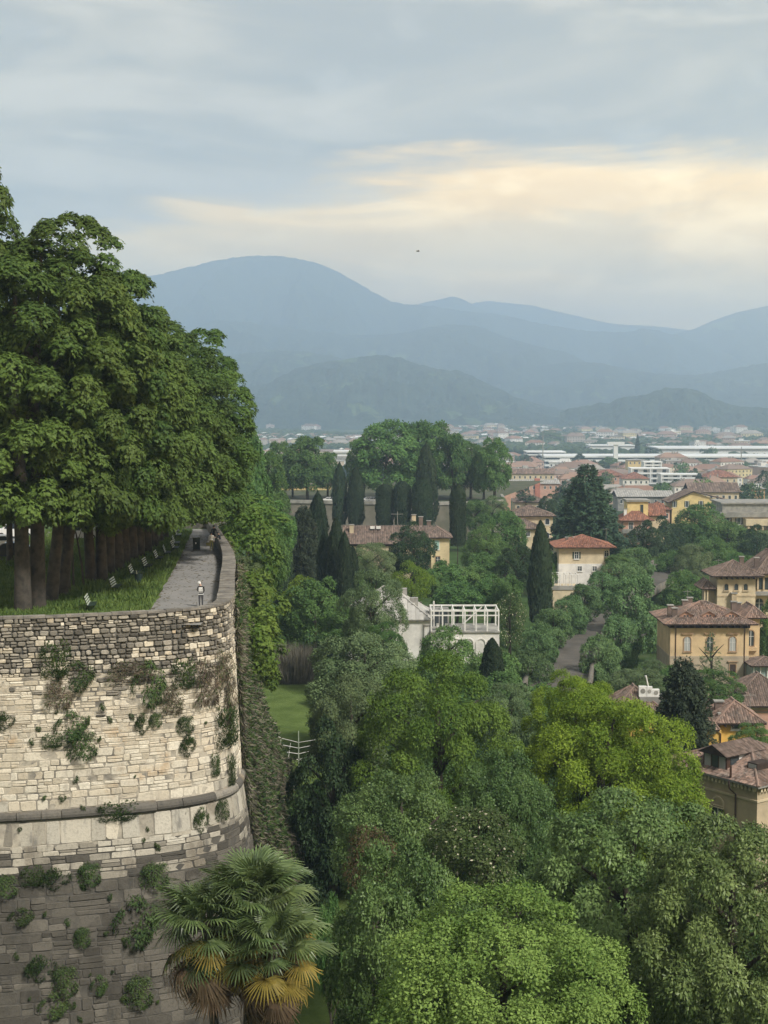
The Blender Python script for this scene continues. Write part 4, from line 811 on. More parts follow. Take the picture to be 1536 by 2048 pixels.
person(PZ(428, 1086, ZP), .2, 'person in black walking just behind the one in white', C_BLK, C_BLK, C_GREY, dict(kneer=(-.12, -.05), kneel=(.02, .18)))
person(PZ(441, 1100, ZP), -1.2, 'person in dark clothes leaning on the parapet', C_NAVY, C_BLK, C_GREY, dict(lean=.3, armr=((.03, -.16, -.2), (-.02, -.24, .02)), arml=((.03, -.16, -.2), (-.02, -.24, .02))))
# ------------------------------------------------------------------ shrubs spilling over the flank
SH = [(492,1035,150,90,168,'fig','light green shrub at the far end of the flank, below the avenue trees'), (530,1050,110,90,172,'round_b','pale green shrub topping the far flank wall'), (500,1100,120,150,150,'fig','bright green shrub leaning over the parapet beside the path'), (540,1120,80,130,160,'round','mid green shrub behind the bright one on the flank'),
      (478,1172,90,120,128,'olive','greyish green shrub spilling over the parapet coping'), (505,1210,130,140,126,'fig','bushy light green shrub halfway along the flank'), (497,1280,140,130,112,'fig','large leaved green shrub hanging over the flank near the corner'), (462,1255,50,90,108,'round_b','narrow green shrub close to the wall corner'), (525,1345,70,70,120,'fig','loose light green branch hanging lowest on the flank')]
for px, py, w, h, d, k, lab in SH:
    p = P(px, py, d); o = empty('wall_shrub', p); tag(o, lab, 'shrub', 'shrubs on the bastion flank'); c = link('crown', LIB[k], o); c.scale = (w/2/FPX*d, w/2/FPX*d, h/2/FPX*d); c.rotation_euler = (0, 0, rr.uniform(0, 6))
    nx = plan(np.array(min(S_CORNER + max(d - 98, 0), SL))); e = Vector((nx[0] - .3, nx[1], p.z - h/FPX*d*.6)) - p
    MB().tube([e, e*.5 + Vector((0, 0, -.2)), (0, 0, 0)], [.14, .10, .04], 6).build('stem', M_BARK, o)
# ------------------------------------------------------------------ fan palms
L_PALM = leafmat('palm_leaf', (0.04, 0.07, 0.022), (0.14, 0.19, 0.065), 0.18, patch=0.6, obj=0.25, rough=0.4, spec=0.45)
L_PALMY = leafmat('palm_leaf_yellow', (0.13, 0.11, 0.025), (0.30, 0.225, 0.05), 0.2, patch=0.6, obj=0.2); L_PALMD = leafmat('palm_leaf_dead', (0.09, 0.06, 0.035), (0.22, 0.16, 0.10), 0.15, patch=0.6, obj=0.25)
M_PET = plain('palm_stalk', (0.09, 0.12, 0.04), 0.6, 0.2)
def fan_mesh(name, mat, seed, nseg=30, arc=2.75, R=1.15, pet=1.25, sag=0.35):
    rng = random.Random(seed); b = MB(); b.tube([(0, 0, 0), (pet*.5, 0, .05), (pet, 0, 0)], [.028, .022, .016], 5)
    for k in range(nseg):
        a = (k/(nseg-1) - .5)*2*arc*0.86 + rng.uniform(-.02, .02); L = R*(1 - .18*abs(a/arc)**2)*rng.uniform(.9, 1.05); c, s = cos(a), sin(a)
        P0 = Vector((pet, 0, 0)); z1 = rng.uniform(-.02, .03); zz = [0, z1 + .02, z1 - sag*.35, -sag*rng.uniform(.4, 1.3)]
        w = [.006, .034, .030, .003]; rr_ = [0, .42*L, .75*L, L*(.97)]
        for i in range(3):
            q = []
            for j in (i, i+1):
                ce = P0 + Vector((c*rr_[j], s*rr_[j], zz[j])); q += [ce + Vector((s*w[j], -c*w[j], -.012)), ce + Vector((-s*w[j], c*w[j], .012))]
            b.add([q[0], q[2], q[3], q[1]], [(0, 1, 2, 3)])
    return b.mesh(name, mat)
FR = {'g': [fan_mesh('frond', L_PALM, s, sag=.16 + .14*s) for s in (1, 2)], 'y': [fan_mesh('frond', L_PALMY, 3, sag=.55)], 'd': [fan_mesh('frond', L_PALMD, 4, sag=.9, arc=1.9)]}
M_PTR = plain('palm_trunk_fibre', (0.10, 0.08, 0.055), 0.95, 0.35, 5, bump=0.06, col2=(0.045, 0.038, 0.03))
def palm(px, py, d, n, label, seed, sc=1.0, lean=0.0):
    rng = random.Random(seed); p = P(px, py, d); z0 = ground(p.x, d); o = empty('fan_palm', (p.x - lean, d, z0)); tag(o, label, 'palm', 'fan palms at the foot of the bastion'); h = p.z - z0
    b = MB(); pts = [(0, 0, -.1)] + [(lean*(t**1.5), 0, h*t) for t in (.1, .3, .5, .7, .85, .95, 1.0)]; b.tube(pts, [.24, .21, .19, .19, .24, .30, .26, .1], 12); b.build('trunk', M_PTR, o, True)
    for i in range(n):
        t = i/(n - 1); el = 1.35 - 2.45*t**0.85 + rng.uniform(-.14, .14); az = i*2.39996 + rng.uniform(-.3, .3)
        kind = 'g' if t < .58 else ('y' if t < .80 and rng.random() < .55 else ('g' if t < .72 else ('d' if t > .82 or rng.random() < .45 else ('g' if rng.random() < .25 else 'y'))))
        f = link('frond', rng.choice(FR[kind]), o, (lean + .08*cos(az), .08*sin(az), h - .1 - 2.8*max(0, t - .42))); s = sc*rng.uniform(.85, 1.12)*(.8 if t < .12 else 1); f.scale = (s, s, s)
        f.rotation_euler = (rng.uniform(-.35, .35), -el, az)
palm(505, 1795, 62, 84, 'tallest fan palm before the bastion, with a brown skirt of dead fronds', 1, 1.15, .3)
palm(415, 1835, 61, 70, 'lower fan palm close against the dark bastion wall, left of the tallest palm', 2, 1.02, -.3)
palm(548, 1880, 60, 44, 'smallest fan palm with orange yellow fronds at the right of the palm clump', 3, 1.0, .2)
# ------------------------------------------------------------------ houses
M_TILE = plain('old_roof_tile', (0.235, 0.15, 0.115), 0.9, 0.25, 0.6, island=0.42, col2=(0.15, 0.115, 0.095))
M_TILEB = plain('brown_roof_tile', (0.185, 0.135, 0.112), 0.9, 0.25, 0.6, island=0.34, col2=(0.12, 0.09, 0.075))
M_TILER = plain('red_roof_tile', (0.27, 0.125, 0.085), 0.9, 0.2, 0.6, island=0.30, col2=(0.19, 0.09, 0.065))
M_UND = plain('roof_underlay', (0.08, 0.055, 0.045), 0.9, 0.2)
M_WOOD = plain('dark_eave_wood', (0.045, 0.03, 0.024), 0.8, 0.2, 3); M_GUT = plain('copper_gutter', (0.09, 0.05, 0.035), 0.5, 0.2)
M_PANE = plain('window_pane', (0.05, 0.06, 0.065), 0.15, 0.05, spec=0.6); M_PANEL = plain('curtained_pane', (0.40, 0.41, 0.40), 0.25, 0.05, spec=0.5)
M_FRM = plain('stone_surround', (0.40, 0.27, 0.17), 0.85, 0.15); M_FRW = plain('white_window_frame', (0.72, 0.71, 0.68), 0.5, 0.08); M_SHUT = plain('dark_shutter', (0.06, 0.04, 0.035), 0.6, 0.15); M_SHG = plain('green_shutter', (0.03, 0.055, 0.035), 0.6, 0.15)
ren = lambda n, c, c2=None: plain(n, c, 0.9, 0.20, 0.45, bump=0.01, col2=tuple(x*.86 for x in c2) if c2 else None)
W_OCH = ren('ochre_render', (0.63, 0.47, 0.28), (0.55, 0.41, 0.25)); W_YEL = ren('yellow_render', (0.66, 0.42, 0.11), (0.58, 0.36, 0.10)); W_CRE = ren('cream_render', (0.62, 0.52, 0.36), (0.54, 0.45, 0.31)); W_SAND = ren('sand_render', (0.50, 0.40, 0.27), (0.40, 0.33, 0.23))
W_WHT = ren('white_render', (0.74, 0.72, 0.68), (0.62, 0.60, 0.57)); W_PNK = ren('pink_render', (0.56, 0.33, 0.25), (0.48, 0.29, 0.22)); W_GRY = ren('grey_render', (0.30, 0.29, 0.27), (0.22, 0.215, 0.2)); W_LYEL = ren('light_yellow_render', (0.70, 0.55, 0.26), (0.62, 0.48, 0.24)); W_STO = ren('stone_base_render', (0.42, 0.35, 0.26), (0.33, 0.28, 0.215))
M_GROOF = plain('grey_roof_panel', (0.42, 0.41, 0.385), 0.7, 0.25, 0.5, island=0.12, col2=(0.30, 0.29, 0.275)); M_CONC = plain('weathered_concrete', (0.32, 0.31, 0.285), 0.9, 0.25, 0.6, col2=(0.2, 0.195, 0.18))
def slope_tiles(b, A, B, up, S, a, bb, tw=0.26, tl=0.46, rng=random, hgt=0.07):
    """rows of barrel tiles on one roof slope: eave A-B, slope vector up, insets a and bb at the top"""
    A, B, up = Vector(A), Vector(B), Vector(up).normalized(); L = (B - A).length; e = (B - A)/L; nrm = e.cross(up).normalized(); n = max(2, int(L/tw)); tw = L/n
    for i in range(n):
        x = (i + .5)*tw; vm = S
        if a > 1e-3: vm = min(vm, S*x/a)
        if bb > 1e-3: vm = min(vm, S*(L - x)/bb)
        m = max(1, int(round(vm/tl))); dl = vm/m; p0 = A + e*x
        for k in range(m):
            h = hgt*rng.uniform(.8, 1.25); lo = p0 + up*(k*dl - .04); hi = p0 + up*((k+1)*dl + .02); s = e*(tw*.47); j = e*rng.uniform(-.02, .02)
            b.add([lo - s + nrm*.03 + j, lo + nrm*h*1.35 + j, lo + s + nrm*.03 + j, hi - s*.9 + nrm*.0 + j, hi + nrm*h*.8 + j, hi + s*.9 + j], [(0, 1, 4, 3), (1, 2, 5, 4)])
def hip_roof(o, x0, x1, y0, y1, ze, rise, kind, mat, tw=.26, tl=.46, seed=1, ridge_cap=True, thick=.16, edge=M_WOOD, name='roof'):
    """roof over the rectangle; kind hip, gx (ridge along x, open gables), gy"""
    rng = random.Random(seed); w, dp = x1 - x0, y1 - y0; zr = ze + rise
    if kind == 'gx': R0, R1 = (x0, (y0+y1)/2), (x1, (y0+y1)/2)
    elif kind == 'gy': R0, R1 = ((x0+x1)/2, y0), ((x0+x1)/2, y1)
    elif w >= dp: R0, R1 = (x0 + dp/2, (y0+y1)/2), (x1 - dp/2, (y0+y1)/2)
    else: R0, R1 = ((x0+x1)/2, y0 + w/2), ((x0+x1)/2, y1 - w/2)
    r0, r1 = (*R0, zr), (*R1, zr); c = [(x0, y0, ze), (x1, y0, ze), (x1, y1, ze), (x0, y1, ze)]
    b = MB(); tb = MB()
    along_x = kind == 'gx' or (kind == 'hip' and w >= dp)
    if along_x: faces = [(c[0], c[1], r1, r0), (c[2], c[3], r0, r1), (c[1], c[2], r1, r1), (c[3], c[0], r0, r0)]
    else: faces = [(c[0], c[1], r0, r0), (c[2], c[3], r1, r1), (c[1], c[2], r1, r0), (c[3], c[0], r0, r1)]
    for i, (A, B, Ct, Dt) in enumerate(faces):
        if kind != 'hip' and Ct == Dt: continue
        A_, B_, Ct_, Dt_ = map(Vector, (A, B, Ct, Dt)); e = (B_ - A_).normalized(); a = (Dt_ - A_).dot(e); bb = (B_ - Ct_).dot(e); up = (Dt_ - A_) - e*a; S = up.length
        b.add([A_, B_, Ct_, Dt_] if Ct != Dt else [A_, B_, Ct_], [(0, 1, 2, 3) if Ct != Dt else (0, 1, 2)])
        slope_tiles(tb, A_, B_, up, S, a, bb, tw, tl, rng)
    b.box(x0, x1, y0, y1, ze - thick, ze - .004)
    rf = b.build(name, edge, o); tag(tb.build('roof_tiles', mat, rf), kind='stuff')
    if ridge_cap and kind == 'hip':
        k = MB()
        for q, s in ((c[0], r0), (c[1], r1 if along_x else r0), (r0, r1)):
            if (Vector(q) - Vector(s)).length > .2: k.tube([Vector(q) + Vector((0, 0, .04)), Vector(s) + Vector((0, 0, .06))], .11, 6)
        k.build('ridge_tiles', mat, rf)
    return rf
class House:
    """front wall faces the camera; u runs left to right in metres, photo pixels convert through fx and fz"""
    def __init__(s, name, label, cat, px0, px1, d, eave_y, dep, wall, base=None, rz=0.0, group=None):
        s.d = d; s.p0 = px0; s.w = (px1 - px0)/FPX*d; s.dep = dep; a = P(px0, eave_y, d); s.z0 = base if base is not None else ground(a.x, d) - .6
        s.o = empty(name, (a.x, d, s.z0), rz); tag(s.o, label, cat, group); s.ze = a.z - s.z0; s.wm = wall
        s.x0 = a.x; s.rz = rz
        if wall: MB().box(0, s.w, 0, dep, 0, s.ze).build('wall', wall, s.o)
    def fx(s, px): return (px - s.p0)/FPX*s.d
    def fz(s, py): return P(768, py, s.d).z - s.z0
    def block(s, px0, px1, y0, y1, dy0, dy1, mat, name='wall'):
        return MB().box(s.fx(px0), s.fx(px1), dy0, dy1, s.fz(y1), s.fz(y0)).build(name, mat, s.o)
    def roof(s, rise, ov, kind='hip', mat=None, px0=None, px1=None, dy0=0, dy1=None, ey=None, seed=1, **k):
        x0 = 0 if px0 is None else s.fx(px0); x1 = s.w if px1 is None else s.fx(px1); ze = s.ze if ey is None else s.fz(ey)
        return hip_roof(s.o, x0 - ov, x1 + ov, dy0 - ov, (s.dep if dy1 is None else dy1) + ov, ze + .17, rise, kind, mat or M_TILE, seed=seed, **k)
    def face(s, f, off=0.0):
        if f == 'f': return Vector((0, -off, 0)), Vector((1, 0, 0)), Vector((0, -1, 0))
        if f == 'r': return Vector((s.w + off, 0, 0)), Vector((0, 1, 0)), Vector((1, 0, 0))
        return Vector((-off, s.dep, 0)), Vector((0, -1, 0)), Vector((-1, 0, 0))
    def window(s, u, z, w, h, arch=False, f='f', frame=None, pane=None, shut=None, lintel=False, off=0.0, bars=True, openw=False):
        p, U, N = s.face(f, off); Z = Vector((0, 0, 1)); c = p + U*u + Z*z; fr = frame or M_FRM
        def outline(ww, hh):
            if not arch: return [(-ww/2, -hh/2), (ww/2, -hh/2), (ww/2, hh/2), (-ww/2, hh/2)]
            r = ww/2; return [(-r, -hh/2), (r, -hh/2)] + [(r*cos(t), hh/2 - r + r*sin(t)) for t in np.linspace(0, pi, 9)]
        q = MB(); O, I = outline(w + .26, h + .26), outline(w, h); n = len(O)
        V = [c + U*a + Z*b for a, b in O] + [c + U*a + Z*b + N*.09 for a, b in O] + [c + U*a + Z*b + N*.09 for a, b in I] + [c + U*a + Z*b + N*.005 for a, b in I]
        q.add(V, [(k*n + i, k*n + (i+1) % n, k*n + n + (i+1) % n, k*n + n + i) for k in range(3) for i in range(n)])
        q.prism([(-w/2 - .2, -h/2 - .22), (w/2 + .2, -h/2 - .22), (w/2 + .2, -h/2 - .14), (-w/2 - .2, -h/2 - .14)], c, U, Z, N*.16)
        win = q.build('window', fr, s.o)
        MB().add([c + U*a + Z*b + N*.02 for a, b in I], [tuple(range(n))]).build('pane', pane or M_PANE, win)
        if bars:
            q = MB(); ww = .035; q.prism([(-ww, -h/2), (ww, -h/2), (ww, h/2 - .02), (-ww, h/2 - .02)], c + N*.025, U, Z, N*.03); q.prism([(-w/2, h*.1), (w/2, h*.1), (w/2, h*.1 + .05), (-w/2, h*.1 + .05)], c + N*.026, U, Z, N*.02); q.build('frame', M_FRW, win)
        if shut:
            for sg in (-1, 1): MB().prism([(-w*.27, -h/2), (w*.27, -h/2), (w*.27, h/2), (-w*.27, h/2)], c + U*(sg*(w*.5 + w*.27 + .02)) + N*.02, U, Z, N*.05).build('shutter', shut, win)
        if lintel: MB().prism([(-w*.85, 0), (w*.85, 0), (w*.95, .14), (-w*.95, .14)], c + Z*(h/2 + .32), U, Z, N*.22).build('lintel', fr, win)
        return win
    def band(s, y, hgt, out, mat, name='cornice', f0=None, f1=None):
        x0 = 0 if f0 is None else s.fx(f0); x1 = s.w if f1 is None else s.fx(f1); z = s.fz(y)
        MB().box(x0 - out, x1 + out, -out, s.dep + out, z - hgt/2, z + hgt/2).build(name, mat, s.o)
    def chimney(s, px, y0, y1, dy, w=.7, mat=None, cap=True):
        k = (s.d + dy)/s.d; x = ((px - 768)/FPX*(s.d + dy)) - s.x0; zt = P(768, y0, s.d + dy).z - s.z0; zb = P(768, y1, s.d + dy).z - s.z0 - 1.2
        c = MB().box(x - w/2, x + w/2, dy - w*.4, dy + w*.4, zb, zt).build('chimney', mat or M_TILEB, s.o)
        if cap: MB().box(x - w*.65, x + w*.65, dy - w*.55, dy + w*.55, zt + .003, zt + .14).build('cap', M_CONC, c)
    def pipe(s, px, y0, y1, off=.08): MB().tube([(s.fx(px), -off, s.fz(y0)), (s.fx(px), -off, s.fz(y1))], .06, 6).build('drainpipe', M_GUT, s.o)
    def brackets(s, n, y, ln=.9, f='f', h=.3):
        b = MB(); p, U, N = s.face(f); L = s.w if f == 'f' else s.dep
        for i in range(n): b.prism([(0, 0), (.14, 0), (.14, h), (0, h)], p + U*(L*(i + .5)/n) + Vector((0, 0, s.fz(y) - h)), U, Vector((0, 0, 1)), N*ln)
        tag(b.build('eave_brackets', M_WOOD, s.o), kind='stuff')
# ochre villa with three arched windows
h = House('ochre_villa', 'ochre villa with three arched windows and three small dormers under a wide tiled roof', 'villa', 1341, 1500, 215, 1249, 10.5, W_OCH)
h.roof(2.5, 1.05, seed=2); h.band(1252.5, .5, .12, M_WOOD); h.brackets(12, 1250, .95)
MB().box(-.03, h.w + .03, -.03, h.dep + .03, 0, h.fz(1316)).build('stone_base', W_STO, h.o); h.band(1314, .28, .06, W_STO, 'string_course')
for px, pn in ((1375.5, M_PANEL), (1421, M_PANE), (1467, M_PANEL)):
    h.window(h.fx(px), h.fz(1287.5), .92, 2.1, True, pane=pn, lintel=True)
for px in (1376.5, 1468): h.window(h.fx(px), h.fz(1340), .85, 1.7, pane=M_SHUT, lintel=True, off=.03, bars=False)
h.pipe(1352, 1256, 1370); h.pipe(1491, 1256, 1370)
def dormer(h, u, zb, w, hh, dy, slope, wall, mat, panes=2):
    """small gabled dormer standing out of a roof slope"""
    o = MB().prism([(-w/2, 0), (w/2, 0), (w/2, hh*.55), (0, hh), (-w/2, hh*.55)], (u, dy, zb), (1, 0, 0), (0, 0, 1), (0, 2.2, 0)).build('dormer', wall, h.o)
    b = MB()
    for sg in (-1, 1):
        A = Vector((u + sg*(w/2 + .25), dy - .25, zb + hh*.55 - .12)); B = Vector((u, dy - .25, zb + hh + .06)); D = Vector((0, 2.6, 0)); U = Vector((0, 0, .09))
        b.add([A, B, B + D, A + D, A + U, B + U, B + D + U, A + D + U], [(0,1,2,3),(4,5,6,7),(0,1,5,4),(0,4,7,3),(1,2,6,5),(2,3,7,6)])
    b.build('dormer_roof', mat, o)
    for k in range(panes): x = u + (k - (panes-1)/2)*.42; MB().box(x - .15, x + .15, dy - .02, dy - .005, zb + .12, zb + hh*.55).build('pane', M_PANE, o)
for px in (1375, 1421, 1467): dormer(h, h.fx(px), h.fz(1243) + .15, 1.9, 1.15, 1.0, .4, W_PNK, M_TILE)
for px, a, b_, dy in ((1345, 1211, 1230, 3.5), (1354, 1217, 1236, 1.8), (1374, 1201, 1216, 6.5), (1384, 1196, 1214, 7.5), (1473, 1204, 1218, 6.8), (1482, 1206, 1220, 8)): h.chimney(px, a, b_, dy, .75)
b_ = h.block(1500, 1529, 1240, 1370, 2.2, 8.2, W_OCH, 'bay'); hip_roof(h.o, h.fx(1500) - .3, h.fx(1529) + .9, 1.4, 9.0, h.fz(1240) + .1, 1.5, 'hip', M_TILE, seed=3)
h.window(h.fx(1511), h.fz(1281), .9, 2.3, True, off=-2.2); MB().box(h.fx(1502), h.fx(1524), 1.7, 2.2, h.fz(1306), h.fz(1299)).build('balcony', W_OCH, h.o)
v = h.block(1494, 1560, 1354, 1372, -3.2, 2.0, W_STO, 'veranda_base'); hip_roof(h.o, h.fx(1492), h.fx(1562), -3.7, 2.2, h.fz(1323), .9, 'hip', M_TILEB, seed=4, name='veranda_roof')
MB().box(h.fx(1496), h.fx(1558), -3.0, 2.0, h.fz(1354), h.fz(1325)).build('veranda_glass', plain('pale_green_glass', (.34, .42, .40), .3, .1), h.o)
for px in (1500, 1513, 1527, 1541): MB().tube([(h.fx(px), -3.12, h.fz(1356)), (h.fx(px), -3.12, h.fz(1324))], .10, 8).build('veranda_column', M_FRW, h.o)
# tower villa behind it
h = House('tower_villa', 'sandy villa with a square tower, pyramid roof and three small arched windows', 'villa', 1435, 1512, 245, 1153, 6.3, W_CRE)
h.roof(2.2, 1.15, mat=M_TILEB, seed=5); h.brackets(7, 1154, 1.0); h.band(1157, .3, .1, W_SAND); h.band(1192, .22, .08, W_SAND, 'string_course')
for px in (1453, 1473, 1492): h.window(h.fx(px), h.fz(1174), .66, 1.05, True, frame=W_SAND, bars=False)
h.block(1512, 1600, 1146, 1260, 2.0, 11, W_CRE, 'wing'); hip_roof(h.o, h.fx(1512) + .2, h.fx(1600), 1.0, 12, h.fz(1149), 3.4, 'hip', M_TILEB, seed=6, name='wing_roof')
MB().box(h.fx(1514), h.fx(1575), 1.93, 1.99, h.fz(1182), h.fz(1158)).build('loggia_shade_panel', M_PANE, h.o)  # flat dark panel on the wing wall, painted in for the shade inside the loggia
for px in (1522, 1534): MB().box(h.fx(px) - .15, h.fx(px) + .15, 1.7, 1.92, h.fz(1182), h.fz(1156)).build('loggia_post', W_SAND, h.o)
MB().box(h.fx(1512), h.fx(1590), .6, 1.99, h.fz(1192), h.fz(1186)).build('balcony', W_GRY, h.o); h.window(h.fx(1526), h.fz(1212), 1.3, 2.0, True, off=-2.0, frame=W_SAND)
hip_roof(h.o, h.fx(1403), h.fx(1434), 0.2, 6, h.fz(1178), 1.3, 'hip', M_TILEB, seed=7, name='porch_roof')
for px in (1411, 1417): MB().tube([(h.fx(px), .6, h.fz(1215)), (h.fx(px), .6, h.fz(1179))], .13, 8).build('porch_column', W_CRE, h.o)
h.block(1420, 1435, 1183, 1260, 1.5, 6, W_SAND, 'porch_wall')
h.chimney(1487, 1114, 1126, 3.6, .7); h.chimney(1517, 1116, 1128, 4.5, .7); h.chimney(1473, 1187, 1200, -.5, .8, W_SAND)
# brown roofed house at the right edge
h = House('brick_house', 'low house with a broad brown tiled roof and a small lead-sided dormer', 'house', 1466, 1600, 178, 1413, 9, W_PNK)
h.roof(3.1, .7, mat=M_TILEB, seed=8); h.band(1417, .28, .1, W_SAND); h.band(1424, .12, .06, W_GRY, 'string_course')
o_ = MB().box(h.fx(1478), h.fx(1492), .6, 3, h.fz(1408), h.fz(1390)).build('dormer', W_GRY, h.o); MB().box(h.fx(1476), h.fx(1494), .45, 3.1, h.fz(1390) + .004, h.fz(1388)).build('dormer_roof', M_WOOD, o_); MB().box(h.fx(1481), h.fx(1489), .57, .595, h.fz(1405), h.fz(1394)).build('pane', M_PANEL, o_)
MB().box(h.fx(1506), h.fx(1514), 1.5, 2.3, h.fz(1400), h.fz(1394)).build('skylight', M_PANEL, h.o)
# yellow house
h = House('yellow_house', 'bright yellow house with mottled hip roofs and a brown drainpipe beside the dark fir', 'house', 1440, 1516, 150, 1447, 5.5, W_YEL)
h.roof(1.75, .75, seed=9); h.brackets(5, 1446, .7); h.window(h.fx(1472), h.fz(1453), .75, .45, bars=False, frame=M_FRW)
h.block(1366, 1440, 1458, 1560, -.7, 6, W_YEL, 'wing'); hip_roof(h.o, h.fx(1366) - .6, h.fx(1434), -1.3, 7, h.fz(1457) + .15, 2.6, 'hip', M_TILE, seed=10, name='wing_roof')
h.chimney(1450, 1428, 1440, .9, .45, W_YEL); h.chimney(1446, 1403, 1412, 3.0, .8)
MB().tube([(h.fx(1432), -.8, h.fz(1459)), (h.fx(1438), -.8, h.fz(1464)), (h.fx(1438.5), -.8, h.fz(1530))], .06, 6).build('drainpipe', M_GUT, h.o); MB().box(h.fx(1396), h.fx(1406), .1, .8, h.fz(1436), h.fz(1430)).build('skylight', M_FRW, h.o)
# low roof with cooling units
h = House('low_house', 'tiled roof half hidden by the yellow green tree, carrying white cooling units', 'house', 1226, 1330, 160, 1432, 7, W_YEL)
h.roof(2.5, .5, seed=11); hy = h
pz = P(1300, 1388, 161.5); b0_ = MB().box(pz.x - 1.2, pz.x + 1.6, 161, 163, pz.z - 1.6, pz.z - .25).build('roof_platform', W_GRY, h.o); b0_.matrix_parent_inverse = h.o.matrix_basis.inverted()
for i, (px, y0, y1, w_) in enumerate(((1286, 1373, 1387, 16), (1299, 1374, 1390, 12), (1312, 1379, 1392, 14))):
    a, c = P(px - w_/2, y1, 161.3), P(px + w_/2, y0, 161.3); o = empty('cooling_unit', (a.x, 161.3, pz.z - .25)); tag(o, ('white cooling unit at the left of the roof platform, largest of three', 'white cooling unit in the middle of the roof platform', 'white cooling unit at the right beside the fir')[i], 'cooling unit', 'cooling units on the roof')
    w2, h2 = c.x - a.x, max(c.z - pz.z + .25, .5); MB().box(0, w2, 0, .5, 0, h2).build('case', M_FRW, o); MB().tube([(w2/2, -.03, h2*.55), (w2/2, -.005, h2*.55)], min(w2, h2)*.32, 14).build('fan_grille', M_CONC, o)
a, c = P(1298, 1372, 161.6), P(1292, 1353, 161.6); o = empty('vent_pipe', (a.x, 161.6, a.z)); tag(o, 'white slanting pole sticking up from the cooling units', 'pole'); MB().tube([(0, 0, -.4), (c.x - a.x, 0, c.z - a.z)], .08, 8).build('pole', M_FRW, o); MB().tube([(c.x - a.x - .02, 0, c.z - a.z - .05), (c.x - a.x - .04, 0, c.z - a.z + .1)], .12, 8).build('tip', M_FRW, o)
# nearest house at the right edge, seen on its corner
cn = P(1515, 1570, 118); RZ = math.atan2(-4.3, 3.2); W6 = 10.0
h = House('corner_house', 'nearest sandstone house at the right edge, tiled hip roof with a glazed timber dormer', 'house', 1515, 1515 + W6*3000/118, 118, 1572, 10, None, rz=RZ, base=-44)
h.o.location = Vector((cn.x, cn.y, -44)) - Vector((cos(RZ)*W6, sin(RZ)*W6, 0)); h.w = W6; ze = cn.z + 44 - .2; h.ze = ze
MB().box(0, W6, 0, 10, 0, ze).build('wall', W_SAND, h.o)
hip_roof(h.o, -.5, W6 + .5, -.5, 10.5, ze + .2, 2.1, 'hip', M_TILE, seed=12, tw=.22, tl=.40, edge=W_GRY)
for f, n in (('f', 26), ('r', 26)):
    p, U, N = h.face(f); b = MB()
    for i in range(n): b.prism([(0, 0), (.2, 0), (.2, .3), (0, .3)], p + U*(10*(i + .25)/n) + Vector((0, 0, ze - .36)), U, Vector((0, 0, 1)), N*.3)
    tag(b.build('corbels', W_CRE, h.o), kind='stuff')
MB().box(-.09, W6 + .09, -.09, 10.09, ze - 1.25, ze - 1.08).build('string_course', W_CRE, h.o)
for u in (3.55, 4.1): MB().box(u - .18, u + .18, -.13, 0, ze - 7, ze - 1.3).build('pilaster', W_CRE, h.o)
for u in (2.4, 6.0):
    h.window(u, ze - 3.2, .95, 1.35, pane=M_PANE, frame=M_SHUT); h.window(u, ze - 2.0, 1.1, .62, True, pane=W_SAND, frame=W_CRE, bars=False)
h.window(2.6, ze - 3.0, .9, 1.4, f='r')
MB().tube([(7.6, -.62, ze + .1), (7.6, -.55, ze - .5), (7.9, -.12, ze - 1.0), (7.9, -.12, ze - 8)], .07, 6).build('drainpipe', M_GUT, h.o); MB().tube([(7.5, -.3, ze), (7.5, -.3, ze + 1.3)], .09, 6).build('flue', M_GUT, h.o)
D0 = 3.9   # timber dormer with three panes looking down the street
q = MB().box(D0, D0 + 2.5, .5, .7, ze + .3, ze + 1.75).build('dormer', M_GUT, h.o); MB().box(D0 + .02, D0 + 2.48, .703, 4.8, ze + .3, ze + 1.72).build('dormer_side', M_GUT, q)
for k in range(3): MB().box(D0 + .14 + k*.78, D0 + .80 + k*.78, .48, .497, ze + .47, ze + 1.64).build('pane', M_PANEL if k != 1 else M_PANE, q)
MB().box(D0 + 2.503, D0 + 2.52, .95, 1.95, ze + .95, ze + 1.62).build('pane', M_PANE, q); MB().box(D0 + 2.503, D0 + 2.52, 2.0, 2.9, ze + 1.1, ze + 1.65).build('pane', M_FRW, q)
t = MB(); slope_tiles(t, (D0 - .3, 5.0, ze + 1.75), (D0 - .3, .1, ze + 1.75), (1.55, 0, .75), 1.72, 0, 0, .22, .4); slope_tiles(t, (D0 + 2.8, .1, ze + 1.75), (D0 + 2.8, 5.0, ze + 1.75), (-1.55, 0, .75), 1.72, 0, 0, .22, .4)
MB().add([(D0 - .32, .1, ze + 1.72), (D0 + 2.82, .1, ze + 1.72), (D0 + 1.25, .1, ze + 2.48), (D0 - .32, 5.0, ze + 1.72), (D0 + 2.82, 5.0, ze + 1.72), (D0 + 1.25, 5.0, ze + 2.48)], [(0,1,2),(0,2,5,3),(1,4,5,2),(0,3,4,1),(3,5,4)]).build('dormer_roof', M_WOOD, q); t.build('dormer_tiles', M_TILEB, q)
q = MB().box(7.8, 8.8, 1.4, 3.2, ze + .9, ze + 1.45).build('small_dormer', M_WOOD, h.o); MB().box(7.9, 8.7, 1.38, 1.398, ze + .98, ze + 1.36).build('pane', M_PANEL, q)
